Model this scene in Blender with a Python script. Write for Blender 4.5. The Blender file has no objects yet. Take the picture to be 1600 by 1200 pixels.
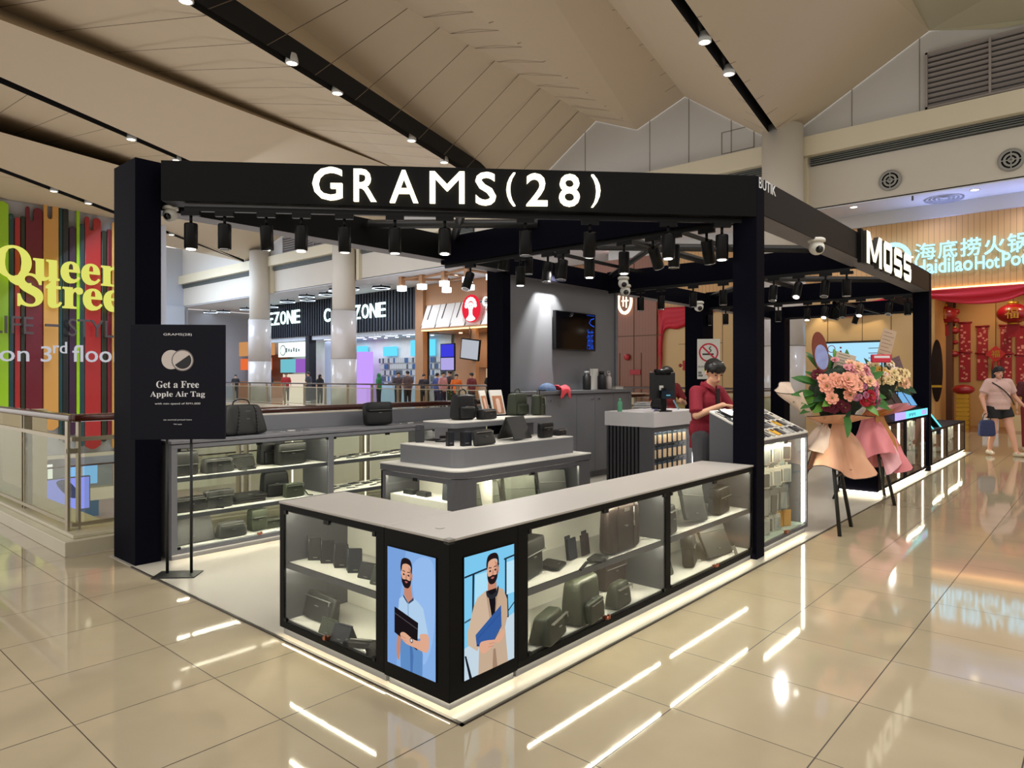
import bpy, bmesh, math, random
from mathutils import Vector, Matrix, noise
random.seed(7)
S = bpy.context.scene
COL = S.collection
PI = math.pi
# ------------------------------------------------------------------ camera
FPX, CXP, CYP, CH = 1072.0, 800.0, 588.0, 1.45
YAW = math.radians(41.3)
DV = (math.cos(YAW), math.sin(YAW)); RV = (math.sin(YAW), -math.cos(YAW))
CAM = (-2.0302, -2.1411, CH)
cd = bpy.data.cameras.new('camera'); co = bpy.data.objects.new('camera', cd); COL.objects.link(co)
co.location = CAM; co.rotation_euler = (PI/2, 0, YAW - PI/2)
cd.sensor_width = 36; cd.lens = FPX/1600*36; cd.shift_y = -(600-CYP)/1600; cd.clip_start = .05; cd.clip_end = 300
S.camera = co
# ------------------------------------------------------------------ view, world
S.view_settings.view_transform = 'Standard'; S.view_settings.look = 'None'
S.view_settings.exposure = 0.0; S.view_settings.gamma = 1.0; S.view_settings.use_curve_mapping = False
W = bpy.data.worlds.new('world'); S.world = W; W.use_nodes = True
wb = W.node_tree.nodes['Background']; wb.inputs[0].default_value = (1.0, .96, .90, 1); wb.inputs[1].default_value = 1.0
WN = W.node_tree; wt = WN.nodes.new('ShaderNodeTexCoord'); wv = WN.nodes.new('ShaderNodeVectorMath'); wv.operation = 'DOT_PRODUCT'; wv.inputs[1].default_value = (-.5, .86, 0)
wm = WN.nodes.new('ShaderNodeMapRange'); wm.inputs[1].default_value = -1; wm.inputs[2].default_value = 1; wm.inputs[3].default_value = .62; wm.inputs[4].default_value = 1.25
WN.links.new(wt.outputs['Generated'], wv.inputs[0]); WN.links.new(wv.outputs['Value'], wm.inputs[0]); WN.links.new(wm.outputs[0], wb.inputs[1])
S.cycles.max_bounces = 8; S.cycles.glossy_bounces = 4; S.cycles.transparent_max_bounces = 24
S.cycles.sample_clamp_indirect = 4.0; S.cycles.caustics_reflective = False; S.cycles.caustics_refractive = False
S.cycles.use_denoising = True
def area(name, loc, rot, sx, sy, power, color=(1, .95, .88)):
    l = bpy.data.lights.new(name, 'AREA'); l.shape = 'RECTANGLE'; l.size = sx; l.size_y = sy; l.energy = power; l.color = color
    o = bpy.data.objects.new(name, l); o.location = loc; o.rotation_euler = rot; COL.objects.link(o); return o
def spot(name, loc, target, power, ang=50, blend=.6, color=(1, .93, .82), r=.03):
    l = bpy.data.lights.new(name, 'SPOT'); l.energy = power; l.color = color; l.spot_size = math.radians(ang); l.spot_blend = blend; l.shadow_soft_size = r
    o = bpy.data.objects.new(name, l); o.location = loc; COL.objects.link(o)
    d = Vector(target) - Vector(loc); o.rotation_euler = d.to_track_quat('-Z', 'Y').to_euler(); return o
for hx, hy, hp in ((-3,-3,90),(1.6,-2.4,1150),(5,-3,1400),(9.5,-2.8,1000),(14,-2.6,520),(-2.5,1.5,120),(-3,6,200),(1.5,2,200),(14.5,2,240)):
    spot('hall_downlight', (hx, hy, 8.0), (hx, hy, 0), hp*.4, 120, .9, (1,.93,.84), .22)
area('atrium_fill_light', (7, 23, 6.6), (0, -.75, 0), 5, 12, 900, (.70, .81, 1))  # added fill, no fixture there: cools the far wall and columns
area('far_cool_fill_light', (13, 38, 6.8), (0, -.6, 0), 4, 8, 900, (.6, .76, 1))  # unseen fill added for cool light at the far end, not a skylight
area('void_fill_light', (8, 17, -4.5), (PI, 0, 0), 12, 22, 850, (.92, .95, 1))  # added fill from below, brightens the ceiling facets that face the void
area('tenant_light', (22.7, 31, 3.6), (0, 0, 0), 1.2, 12, 170, (.85, .92, 1))
area('tenant_light', (22.4, 19, 3.6), (0, 0, 0), 1.2, 7, 90, (1, .82, .6))
for hy in (12, 16, 20, 24, 28, 32, 37, 42):
    spot('walkway_downlight', (19.6, hy, 6.08), (19.6, hy, 0), 420, 150, .8, (.76,.85,1), .12)
for hy, hz in ((3.6,6.08),(1.6,6.08),(-.6,6.08)):
    spot('entrance_downlight', (18.7, hy, hz), (18.9, hy, 0), 120, 140, .8, (.7,.76,1), .1)
spot('sign_glow_light', (19.2, 1.2, 5.0), (18.7, 1.2, 6.1), 70, 160, 1.0, (.35,.45,1), .4)
spot('sign_glow_light', (19.2, -.6, 5.0), (18.7, -.6, 6.1), 60, 160, 1.0, (.35,.45,1), .4)
# ------------------------------------------------------------------ picture point -> point on a real plane of the place
def ray(px, py):
    a = (px-CXP)/FPX; b = (CYP-py)/FPX
    return (DV[0]+RV[0]*a, DV[1]+RV[1]*a, b)
def FZ(px, py, z=0.):
    v = ray(px, py); t = (z-CH)/v[2]; return Vector([CAM[i]+t*v[i] for i in range(3)])
def FX(px, py, x):
    v = ray(px, py); t = (x-CAM[0])/v[0]; return Vector([CAM[i]+t*v[i] for i in range(3)])
def FY(px, py, y):
    v = ray(px, py); t = (y-CAM[1])/v[1]; return Vector([CAM[i]+t*v[i] for i in range(3)])
# ------------------------------------------------------------------ materials
def lin(c):
    return tuple(((x/255)/12.92 if x/255 <= .04045 else ((x/255+.055)/1.055)**2.4) for x in c)
MATS = {}
def mat(name, c, rough=.5, metal=0., emit=0., var=.0, scale=20., spec=.5, coat=0., bump=0., alpha=None, trans=0.):
    if name in MATS: return MATS[name]
    m = bpy.data.materials.new(name); m.use_nodes = True; n = m.node_tree; b = n.nodes['Principled BSDF']
    L = lin(c) + (1,)
    b.inputs['Base Color'].default_value = L; b.inputs['Roughness'].default_value = rough; b.inputs['Metallic'].default_value = metal
    b.inputs['Specular IOR Level'].default_value = spec; b.inputs['Coat Weight'].default_value = coat; b.inputs['Coat Roughness'].default_value = .05
    if emit:
        b.inputs['Emission Color'].default_value = L; b.inputs['Emission Strength'].default_value = emit
        b.inputs['Base Color'].default_value = tuple(x*.3 for x in L[:3]) + (1,)
    if var or bump:
        tc = n.nodes.new('ShaderNodeTexCoord'); no = n.nodes.new('ShaderNodeTexNoise'); no.inputs['Scale'].default_value = scale; no.inputs['Detail'].default_value = 5
        n.links.new(tc.outputs['Object'], no.inputs['Vector'])
        if var:
            mx = n.nodes.new('ShaderNodeMix'); mx.data_type = 'RGBA'
            mx.inputs[6].default_value = tuple(min(1, x*(1-var)) for x in L[:3]) + (1,); mx.inputs[7].default_value = tuple(min(1, x*(1+var)) for x in L[:3]) + (1,)
            n.links.new(no.outputs['Fac'], mx.inputs[0]); n.links.new(mx.outputs[2], b.inputs['Base Color'])
        if bump:
            bp = n.nodes.new('ShaderNodeBump'); bp.inputs['Strength'].default_value = bump; bp.inputs['Distance'].default_value = .01
            n.links.new(no.outputs['Fac'], bp.inputs['Height']); n.links.new(bp.outputs[0], b.inputs['Normal'])
    if trans: b.inputs['Transmission Weight'].default_value = trans
    MATS[name] = m; return m
def glow(name, c, strength):
    if name in MATS: return MATS[name]
    m = bpy.data.materials.new(name); m.use_nodes = True; n = m.node_tree; n.nodes.clear()
    e = n.nodes.new('ShaderNodeEmission'); o = n.nodes.new('ShaderNodeOutputMaterial'); e.inputs[0].default_value = lin(c) + (1,); e.inputs[1].default_value = strength
    n.links.new(e.outputs[0], o.inputs[0]); MATS[name] = m; return m
def glass(name, tint=(252, 254, 252), refl=1.0):
    if name in MATS: return MATS[name]
    m = bpy.data.materials.new(name); m.use_nodes = True; n = m.node_tree; n.nodes.clear()
    o = n.nodes.new('ShaderNodeOutputMaterial'); mx = n.nodes.new('ShaderNodeMixShader'); t = n.nodes.new('ShaderNodeBsdfTransparent'); g = n.nodes.new('ShaderNodeBsdfGlossy')
    f = n.nodes.new('ShaderNodeLayerWeight'); f.inputs[0].default_value = .5
    pw = n.nodes.new('ShaderNodeMath'); pw.operation = 'POWER'; pw.inputs[1].default_value = 4.0; n.links.new(f.outputs['Facing'], pw.inputs[0])
    ml = n.nodes.new('ShaderNodeMath'); ml.operation = 'MULTIPLY_ADD'; ml.inputs[1].default_value = .5*refl; ml.inputs[2].default_value = .022*refl
    t.inputs[0].default_value = lin(tint) + (1,); g.inputs['Roughness'].default_value = .01
    n.links.new(pw.outputs[0], ml.inputs[0]); n.links.new(ml.outputs[0], mx.inputs[0]); n.links.new(t.outputs[0], mx.inputs[1]); n.links.new(g.outputs[0], mx.inputs[2]); n.links.new(mx.outputs[0], o.inputs[0])
    MATS[name] = m; return m
def slats(name, c1, c2, pitch, axis=1, rough=.5, emit=0.):
    """vertical ribs by colour and bump along one axis of object space"""
    if name in MATS: return MATS[name]
    m = mat(name, c1, rough); n = m.node_tree; b = n.nodes['Principled BSDF']
    tc = n.nodes.new('ShaderNodeTexCoord'); sp = n.nodes.new('ShaderNodeSeparateXYZ'); n.links.new(tc.outputs['Object'], sp.inputs[0])
    mu = n.nodes.new('ShaderNodeMath'); mu.operation = 'MULTIPLY'; mu.inputs[1].default_value = 1/pitch
    n.links.new(sp.outputs[axis], mu.inputs[0]); fr = n.nodes.new('ShaderNodeMath'); fr.operation = 'FRACT'; n.links.new(mu.outputs[0], fr.inputs[0])
    gt = n.nodes.new('ShaderNodeMath'); gt.operation = 'GREATER_THAN'; gt.inputs[1].default_value = .95; n.links.new(fr.outputs[0], gt.inputs[0])
    mx = n.nodes.new('ShaderNodeMix'); mx.data_type = 'RGBA'; mx.inputs[6].default_value = lin(c1)+(1,); mx.inputs[7].default_value = lin(c2)+(1,)
    n.links.new(gt.outputs[0], mx.inputs[0]); n.links.new(mx.outputs[2], b.inputs['Base Color']); return m
# ------------------------------------------------------------------ mesh builder
class MB:
    def __init__(s): s.v = []; s.f = []; s.m = []; s.sm = []
    def add(s, vs, fs, mi=0, smooth=False, M=None):
        k = len(s.v)
        s.v += [tuple((M @ Vector(p)) if M else p) for p in vs]
        for f in fs: s.f.append([k+i for i in f]); s.m.append(mi); s.sm.append(smooth)
        return s
    def box(s, x0, y0, z0, x1, y1, z1, mi=0, M=None):
        return s.add([(x0,y0,z0),(x1,y0,z0),(x1,y1,z0),(x0,y1,z0),(x0,y0,z1),(x1,y0,z1),(x1,y1,z1),(x0,y1,z1)],
                     [(0,3,2,1),(4,5,6,7),(0,1,5,4),(1,2,6,5),(2,3,7,6),(3,0,4,7)], mi, False, M)
    def quad(s, a, b, c, d, mi=0): return s.add([tuple(a), tuple(b), tuple(c), tuple(d)], [(0,1,2,3)], mi)
    def prism(s, pts, h0, h1, mi=0, M=None, smooth=False):
        """pts: 2D outline (x, y); extruded along z"""
        n = len(pts); vs = [(p[0],p[1],h0) for p in pts] + [(p[0],p[1],h1) for p in pts]
        k = len(s.v); s.v += [tuple((M @ Vector(p)) if M else p) for p in vs]
        s.f.append([k+i for i in range(n)][::-1]); s.f.append([k+n+i for i in range(n)]); s.m += [mi, mi]; s.sm += [False, False]
        for i in range(n):
            j = (i+1) % n; s.f.append([k+i, k+j, k+n+j, k+n+i]); s.m.append(mi); s.sm.append(smooth)
        return s
    def lathe(s, prof, seg=16, mi=0, M=None, cap=True):
        k = len(s.v); n = len(prof)
        for r, z in prof:
            for i in range(seg):
                a = 2*PI*i/seg; p = (r*math.cos(a), r*math.sin(a), z); s.v.append(tuple((M @ Vector(p)) if M else p))
        for j in range(n-1):
            for i in range(seg):
                i2 = (i+1) % seg; s.f.append([k+j*seg+i, k+j*seg+i2, k+(j+1)*seg+i2, k+(j+1)*seg+i]); s.m.append(mi); s.sm.append(True)
        if cap:
            s.f.append([k+i for i in range(seg)][::-1]); s.f.append([k+(n-1)*seg+i for i in range(seg)]); s.m += [mi, mi]; s.sm += [False, False]
        return s
    def tube(s, a, b, r, seg=10, mi=0, r2=None):
        a = Vector(a); b = Vector(b); d = b-a; q = d.to_track_quat('Z', 'Y').to_matrix().to_4x4(); q.translation = a
        return s.lathe([(r, 0), (r if r2 is None else r2, d.length)], seg, mi, q)
    def path(s, pts, r, seg=6, mi=0):
        for i in range(len(pts)-1): s.tube(pts[i], pts[i+1], r, seg, mi)
        return s
    def ball(s, c, rx, ry, rz, seg=12, rings=8, mi=0, M=None):
        T = Matrix.Translation(c) @ Matrix.Diagonal((rx, ry, rz, 1)); T = (M @ T) if M else T
        return s.lathe([(max(1e-3, math.sin(PI*j/rings)), -math.cos(PI*j/rings)) for j in range(rings+1)], seg, mi, T, cap=False)
    def build(s, name, mats, parent=None, bevel=0., seg=2, loc=None):
        me = bpy.data.meshes.new(name); me.from_pydata(s.v, [], s.f)
        if not isinstance(mats, (list, tuple)): mats = [mats]
        for m in mats: me.materials.append(m)
        me.polygons.foreach_set('material_index', s.m); me.polygons.foreach_set('use_smooth', s.sm); me.update()
        o = bpy.data.objects.new(name, me); COL.objects.link(o)
        if parent: o.parent = parent
        if loc is not None: o.location = loc
        if bevel:
            md = o.modifiers.new('bevel', 'BEVEL'); md.width = bevel; md.segments = seg; md.limit_method = 'ANGLE'
        return o
def tag(o, label=None, cat=None, group=None, kind=None):
    if label: o['label'] = label
    if cat: o['category'] = cat
    if group: o['group'] = group
    if kind: o['kind'] = kind
    return o
def thing(name, label, cat, loc=(0,0,0), rz=0., group=None):
    o = bpy.data.objects.new(name, None); o.empty_display_size = .1; COL.objects.link(o); o.location = loc; o.rotation_euler = (0,0,rz)
    return tag(o, label, cat, group)
def copy_tree(o, loc=None, rot=None, label=None, group=None, parent=None):
    c = o.copy(); COL.objects.link(c)
    if parent: c.parent = parent
    if loc is not None: c.location = loc
    if rot is not None: c.rotation_euler = rot
    if label: c['label'] = label
    if group: c['group'] = group
    for ch in o.children: copy_tree(ch, parent=c)
    return c
def struct(o): o['kind'] = 'structure'; return o
def cr(pts, n=6, closed=True):
    """smooth closed outline through the points"""
    out = []; N = len(pts)
    for i in range(N if closed else N-1):
        p0, p1, p2, p3 = (pts[(i-1) % N], pts[i], pts[(i+1) % N], pts[(i+2) % N]) if closed else (pts[max(i-1,0)], pts[i], pts[i+1], pts[min(i+2,N-1)])
        for k in range(n):
            t = k/n
            out.append(tuple(.5*((2*p1[j])+(-p0[j]+p2[j])*t+(2*p0[j]-5*p1[j]+4*p2[j]-p3[j])*t*t+(-p0[j]+3*p1[j]-3*p2[j]+p3[j])*t**3) for j in range(len(p1))))
    if not closed: out.append(tuple(pts[-1]))
    return out
def text_mesh(body, w, h, depth=.01, bevel=0., bold=0., shear=0., fit=True, space=1.0, res=3):
    """text as a mesh of width w, height h (h only keeps the letters' own proportions), in its own x-z plane facing -y"""
    cu = bpy.data.curves.new('t', 'FONT'); cu.body = body; cu.extrude = .02; cu.offset = bold; cu.shear = shear; cu.resolution_u = res; cu.space_character = space
    ob = bpy.data.objects.new('t', cu); COL.objects.link(ob); dg = bpy.context.evaluated_depsgraph_get()
    me = bpy.data.meshes.new_from_object(ob.evaluated_get(dg)); bpy.data.objects.remove(ob); bpy.data.curves.remove(cu)
    xs = [v.co.x for v in me.vertices]; ys = [v.co.y for v in me.vertices]
    if not xs: return [], []
    x0, x1, y0, y1 = min(xs), max(xs), min(ys), max(ys); sy = h/(y1-y0) if h else w/(x1-x0); sx = w/(x1-x0) if w else sy
    vs = [((v.co.x-x0)*sx, -depth*(0 if v.co.z < 0 else 1), (v.co.y-y0)*sy) for v in me.vertices]
    fs = [list(p.vertices) for p in me.polygons]; bpy.data.meshes.remove(me)
    return vs, fs
def text_obj(name, body, m, M, w, h, depth=.01, parent=None, **k):
    vs, fs = text_mesh(body, w, h, depth, **k); b = MB(); b.add(vs, fs, 0, False, M); return b.build(name, m, parent)
def facing(loc, nx, ny):
    """matrix whose local -y looks along (nx, ny), origin at loc"""
    a = math.atan2(ny, nx) + PI/2
    return Matrix.Translation(loc) @ Matrix.Rotation(a, 4, 'Z')
ORD = ['first','second','third','fourth','fifth','sixth','seventh','eighth','ninth','tenth','eleventh','twelfth','thirteenth','fourteenth','fifteenth','sixteenth','seventeenth','eighteenth','nineteenth','twentieth','twenty-first','twenty-second','twenty-third','twenty-fourth','twenty-fifth','twenty-sixth','twenty-seventh','twenty-eighth','twenty-ninth','thirtieth']
# ================================================================== SETTING
BLK = mat('black_laminate', (8,8,8), .5, spec=.12)
GREY = mat('grey_laminate', (114,115,120), .5, var=.04, scale=6)
DGREY = mat('dark_grey_laminate', (78,78,83), .5, var=.04)
TOPW = mat('light_worktop', (168,163,157), .38, var=.02, scale=8)
WHITE = mat('white_lacquer', (225,222,214), .5)
CREAM = mat('cream_interior', (243,239,226), .6)
LED = glow('led_strip', (255,240,205), 24.0)
LEDW = glow('white_led_strip', (255,250,235), 9.0)
GL = glass('clear_glass')
CHROME = mat('chrome', (200,200,205), .15, 1.0)
BRONZE = mat('rose_brass', (190,120,95), .3, 1.0)
PLASTER = mat('ivory_wall', (206,198,184), .7, var=.04, scale=1.2)
PLASTERB = mat('pale_wall_panel', (198,196,192), .7, var=.03, scale=.8)
# floor: polished tiles 0.592 x 0.598 m
def tile_mat():
    m = mat('polished_tile', (172,158,132), .07, spec=.5, coat=.35); n = m.node_tree; b = n.nodes['Principled BSDF']
    tc = n.nodes.new('ShaderNodeTexCoord'); sp = n.nodes.new('ShaderNodeSeparateXYZ'); n.links.new(tc.outputs['Object'], sp.inputs[0])
    def line(out, off, pitch, w):
        a = n.nodes.new('ShaderNodeMath'); a.operation = 'SUBTRACT'; a.inputs[1].default_value = off; n.links.new(sp.outputs[out], a.inputs[0])
        d = n.nodes.new('ShaderNodeMath'); d.operation = 'DIVIDE'; d.inputs[1].default_value = pitch; n.links.new(a.outputs[0], d.inputs[0])
        f = n.nodes.new('ShaderNodeMath'); f.operation = 'FRACT'; n.links.new(d.outputs[0], f.inputs[0])
        fl = n.nodes.new('ShaderNodeMath'); fl.operation = 'FLOOR'; n.links.new(d.outputs[0], fl.inputs[0])
        l = n.nodes.new('ShaderNodeMath'); l.operation = 'LESS_THAN'; l.inputs[1].default_value = w/pitch; n.links.new(f.outputs[0], l.inputs[0]); return l, fl
    lx, fx = line(0, .093, .592, .0045); ly, fy = line(1, -.092, .598, .0055)
    mxx = n.nodes.new('ShaderNodeMath'); mxx.operation = 'MAXIMUM'; n.links.new(lx.outputs[0], mxx.inputs[0]); n.links.new(ly.outputs[0], mxx.inputs[1])
    cb = n.nodes.new('ShaderNodeCombineXYZ'); n.links.new(fx.outputs[0], cb.inputs[0]); n.links.new(fy.outputs[0], cb.inputs[1])
    wn = n.nodes.new('ShaderNodeTexWhiteNoise'); n.links.new(cb.outputs[0], wn.inputs['Vector'])
    no = n.nodes.new('ShaderNodeTexNoise'); no.inputs['Scale'].default_value = 3.0; no.inputs['Detail'].default_value = 6; n.links.new(tc.outputs['Object'], no.inputs['Vector'])
    ad = n.nodes.new('ShaderNodeMath'); ad.operation = 'MULTIPLY_ADD'; ad.inputs[1].default_value = .35; n.links.new(wn.outputs['Value'], ad.inputs[0]); n.links.new(no.outputs['Fac'], ad.inputs[2])
    m1 = n.nodes.new('ShaderNodeMix'); m1.data_type = 'RGBA'; m1.inputs[6].default_value = lin((160,147,122))+(1,); m1.inputs[7].default_value = lin((178,164,138))+(1,); n.links.new(ad.outputs[0], m1.inputs[0])
    m2 = n.nodes.new('ShaderNodeMix'); m2.data_type = 'RGBA'; m2.inputs[7].default_value = lin((58,50,40))+(1,); n.links.new(m1.outputs[2], m2.inputs[6]); n.links.new(mxx.outputs[0], m2.inputs[0])
    n.links.new(m2.outputs[2], b.inputs['Base Color'])
    r = n.nodes.new('ShaderNodeMath'); r.operation = 'MULTIPLY_ADD'; r.inputs[1].default_value = .5; r.inputs[2].default_value = .055; n.links.new(mxx.outputs[0], r.inputs[0]); n.links.new(r.outputs[0], b.inputs['Roughness'])
    return m
TILE = tile_mat()
b = MB(); b.box(-9,-9,-.3, 16.5,4.16,0); b.box(-9,4.16,-.3,-.25,40,0); b.box(16.5,-9,-.3,19.3,50,0); b.box(19.3,3.2,-.3,27,50,0)
struct(b.build('floor', TILE))
b = MB(); b.box(19.3,-9,-.3,27,3.2,.003); struct(b.build('floor', mat('red_brown_wood_floor', (120,72,52), .16, var=.25, scale=3)))
b = MB(); b.box(-.2,4.2,-5.8,16.5,50,-5.5); struct(b.build('floor', mat('lower_hall_floor', (190,160,135), .2, var=.08, scale=1)))
KF = mat('kiosk_floor_vinyl', (168,163,152), .3, var=.05, scale=3)
b = MB(); b.box(-.02,-.1,.0,13.6,3.95,.006); struct(b.build('floor', KF))
b = MB(); b.box(-.035,-.112,0,13.6,-.1,.009); b.box(-.035,-.112,0,-.02,3.46,.009); struct(b.build('trim_1', mat('dark_floor_trim', (60,55,48), .35, .3)))
b = MB(); b.box(16.5,4.2,-6,16.8,50,-.3); b.box(-.5,4.0,-6,16.8,4.16,-.3); b.box(-.5,4.16,-6,-.25,30,-.3); struct(b.build('wall_void', mat('void_edge', (196,184,160), .7)))
# ---- ceiling: folded panels. every edge is a level line from the wall side towards the camera side
CP = mat('ceiling_panel', (196,180,154), .62, var=.02, scale=2)
CJ = mat('ceiling_joint', (92,78,62), .8)
SLOT = mat('slot_black', (12,12,12), .9)
def line2(pa, pb, z, x1=18.0, back=9.0):
    a = FZ(*pa, z); c = FZ(*pb, z); d = (c-a).normalized()
    far = a + d*((x1-a.x)/d.x); near = a - d*back
    return near, far
def lineW(pw, pn, z, back=9.0):
    a = FX(*pw, 18.0); a.z = z; c = FZ(*pn, z); d = (c-a).normalized(); return c + d*back, a
Eline = line2((1048,0),(1205,213), 8.25); PK = lineW((1070,151),(950,0),10.35); V = lineW((995,203),(714,0),9.71); V2 = lineW((931,189),(616,0),10.41)
EL2 = line2((1070,0),(1218,208), 8.25)
A1 = line2((283,0),(718,265),8.2); A2 = line2((303,0),(728,263),8.2)
AB = line2((0,8),(620,262),9.6); AB2 = line2((0,24),(615,264),9.45)
B1 = line2((0,130),(285,252),8.2); B2 = line2((0,120),(292,249),8.2)
BC = line2((0,205),(176,255),9.8)
C1 = line2((0,268),(377,408),8.2); C2 = line2((0,262),(377,404),8.2)
ER = (FZ(1425,0,10.2)+(FZ(1425,0,10.2)-FX(1452,48,18)).normalized()*6, FX(1452,48,18.0)); ER[0].z = 10.2
def facet(name, l1, l2, pitch=1.15, n0=0, skew=0.):
    b = MB(); P = [l1[0], l1[1], l2[1], l2[0]]; b.quad(*P, 0)
    nrm = (P[1]-P[0]).cross(P[3]-P[0]).normalized()
    if nrm.z > 0: nrm = -nrm
    off = nrm*.006; L = (l1[1]-l1[0]).length; k = int(L/pitch)
    for i in range(1, k+1):
        t = 1-i/(L/pitch); tw = .011/L; ts = min(1, max(0, t+skew))
        b.quad(l1[0].lerp(l1[1], t-tw)+off, l1[0].lerp(l1[1], t+tw)+off, l2[0].lerp(l2[1], ts+tw)+off, l2[0].lerp(l2[1], ts-tw)+off, 1)
    return struct(b.build('ceiling', [CP, CJ]))
def slotf(l1, l2, depth=.5):
    b = MB(); up = Vector((0,0,depth))
    b.quad(l1[0], l1[1], l1[1]+up, l1[0]+up); b.quad(l2[0], l2[1], l2[1]+up, l2[0]+up); b.quad(l1[0]+up, l1[1]+up, l2[1]+up, l2[0]+up)
    return struct(b.build('ceiling', SLOT))
facet('c', EL2, ER); slotf(Eline, EL2); facet('c', Eline, PK); facet('c', PK, V, 1.0); facet('c', V, V2, 1.0, skew=.02); facet('c', V2, A2)
slotf(A1, A2); facet('c', A1, AB2); facet('c', AB2, AB, 99); facet('c', AB, B2); slotf(B1, B2); facet('c', B1, BC); facet('c', BC, C2); slotf(C1, C2)
D0 = (Vector((C1[0].x-3, 30, 8.6)), Vector((10.5, 30, 8.35)))
facet('c', C1, D0)
# right-hand flat facet and the rest up to the wall
b = MB(); b.quad(ER[1], FX(1560,45,18), FX(1700,20,18), Vector((15,-3,10.2))); b.quad(ER[1], Vector((15,-3,10.2)), Vector((9,-6,10.2)), ER[0]); struct(b.build('ceiling', mat('pale_ceiling_panel', (178,172,146), .6)))
# ---- wall at X = 18 above the shops: pale panels, band, fascia
b = MB(); b.box(18.02,-6,8.12,18.4,46,11.6); struct(b.build('wall_east', PLASTERB))
b = MB()
for y in (1.6,3.2,6.6,8.0,9.4,12,14): b.box(18.005,y,8.14,18.02,y+.015,11)
b.box(18.005,5.9,8.25,18.02,6.9,8.27); b.box(18.005,5.9,8.9,18.02,6.9,8.92); b.box(18.005,5.9,8.25,18.02,5.92,8.92); b.box(18.005,6.9,8.25,18.02,6.92,8.92)
struct(b.build('trim_2', mat('panel_joint', (130,122,108), .8)))
BAND = mat('cream_band', (214,204,178), .6, var=.03, scale=1)
b = MB(); b.box(17.75,-6,7.6,18.4,4.4,8.14); b.box(17.75,5.4,7.6,18.4,25.6,8.14); b.box(17.75,26.4,7.6,18.4,33.6,8.14); b.box(17.75,34.4,7.6,18.4,46,8.14); struct(b.build('trim_3', BAND, bevel=.01))
b = MB(); b.box(18.1,-6,6.15,18.35,46,7.62); struct(b.build('wall_fascia', PLASTER))
b = MB()
for y0, y1 in ((-6,4.3),(5.6,16),(17.6,25.4),(26.8,33.4),(34.6,46)):
    b.box(18.05,y0,7.36,18.12,y1,7.6, 1)
    for k in range(4): b.box(17.98,y0,7.385+k*.055,18.08,y1,7.405+k*.055)
struct(b.build('trim_4', [mat('slot_diffuser', (112,116,110), .5), mat('slot_dark', (60,60,58), .7)]))
b = MB(); b.box(18.1,-6,6.12,24.0,46,6.18); struct(b.build('ceiling', mat('white_soffit', (214,216,222), .7)))
b = MB(); b.box(17.9,4.35,6.1,18.12,4.6,8.14); b.box(17.9,25.2,6.1,18.12,25.4,7.6); b.box(17.9,33.3,6.1,18.12,33.5,7.6); struct(b.build('trim_5', BAND))
# louvre on the wall
def louvre(name, label, y0, y1, z0, z1, div):
    t = thing(name, label, 'louvre', (17.95, y1, z0)); L = y1-y0; H = z1-z0
    b = MB(); b.box(.02,-L,0,.06,0,H,1)
    f = MB(); 
    for a0,a1,c0,c1 in ((-L,0,0,.05),(-L,0,H-.05,H),(-L,-L+.05,0,H),(-.05,0,0,H)): f.box(-.06,a0,c0,.02,a1,c1)
    for d in div: f.box(-.05,-d-.025,0,.02,-d+.025,H)
    f.build('frame', mat('louvre_metal', (150,142,138), .5), t); b.build('backing', [WHITE, mat('louvre_dark', (62,58,58), .8)], t)
    g = MB(); n = int(H/.12)
    for i in range(n):
        z = (i+.5)*H/n; M = Matrix.Translation((-.01,0,z)) @ Matrix.Rotation(.6,4,'Y'); g.box(-.05,-L+.05,-.008,.05,-.05,.008,0,M)
    g.build('blades', MATS['louvre_metal'], t); return t
louvre('wall_louvre', 'large grey louvred vent high on the wall right of the round column', -3.5, 1.46, 8.2, 9.62, (1.35,2.7,4.0))
louvre('wall_louvre', 'small louvred vent on the far wall between two white columns', 25.6, 32.1, 8.16, 9.05, (1.5,3.0,4.5))
# other walls that close the hall
b = MB(); b.box(-3,30.2,-1.75,11,30.4,8.3); struct(b.build('wall_north', mat('grey_mural_backing', (176,174,176), .8)))
b = MB(); b.box(9.5,45,-6,18.4,45.3,10); b.box(9.3,44.2,-6,14.3,45,10); b.box(16.4,44.6,-6,18.0,45.02,6.1); b.box(18.0,46.2,-.3,24.0,46.4,6.11); struct(b.build('wall_north', mat('grey_stone_panel', (170,172,178), .6, var=.05, scale=.5)))
b = MB(); b.box(24.0,-9,0,24.3,50,6.11); struct(b.build('wall_shops', mat('shop_back_wall', (190,180,165), .7)))
b = MB(); b.box(-6,44,-6,10,44.3,-1.0); struct(b.build('wall_lower', mat('lower_cream_wall', (214,196,170), .7, var=.1, scale=.6)))
b = MB(); b.box(-6,30.0,-1.9,11,44,-1.75); struct(b.build('ceiling', mat('lower_soffit', (200,190,172), .7)))
# round columns
def column(y, label, r=.55, x=17.55, lo=0.):
    t = thing('round_column', label, 'column', (x,y,lo), group='white round columns along the shops')
    b = MB(); b.lathe([(r,4.6),(r,8.45)], 28); b.build('shaft', PLASTER, t)
    c = MB(); c.lathe([(r+.06,0),(r+.06,2.29)], 28); c.lathe([(r+.06,2.3),(r+.06,4.6)], 28); c.build('stone_cladding', mat('polished_stone', (206,200,196), .15, var=.05, scale=2), t)
    d = MB(); d.lathe([(r+.062,2.285),(r+.062,2.305)], 28); d.build('joint_ring', mat('panel_joint',(0,0,0)), t)
column(4.9, 'round white column behind the black kiosk roof corner, where a black ceiling slot ends')
column(25.9, 'round white column in front of the dark ribbed shop, splitting its sign')
column(33.9, 'round white column furthest to the left, beside the dark ribbed shop')
column(15.4, 'round white column hidden mostly behind the grey television wall')
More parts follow.
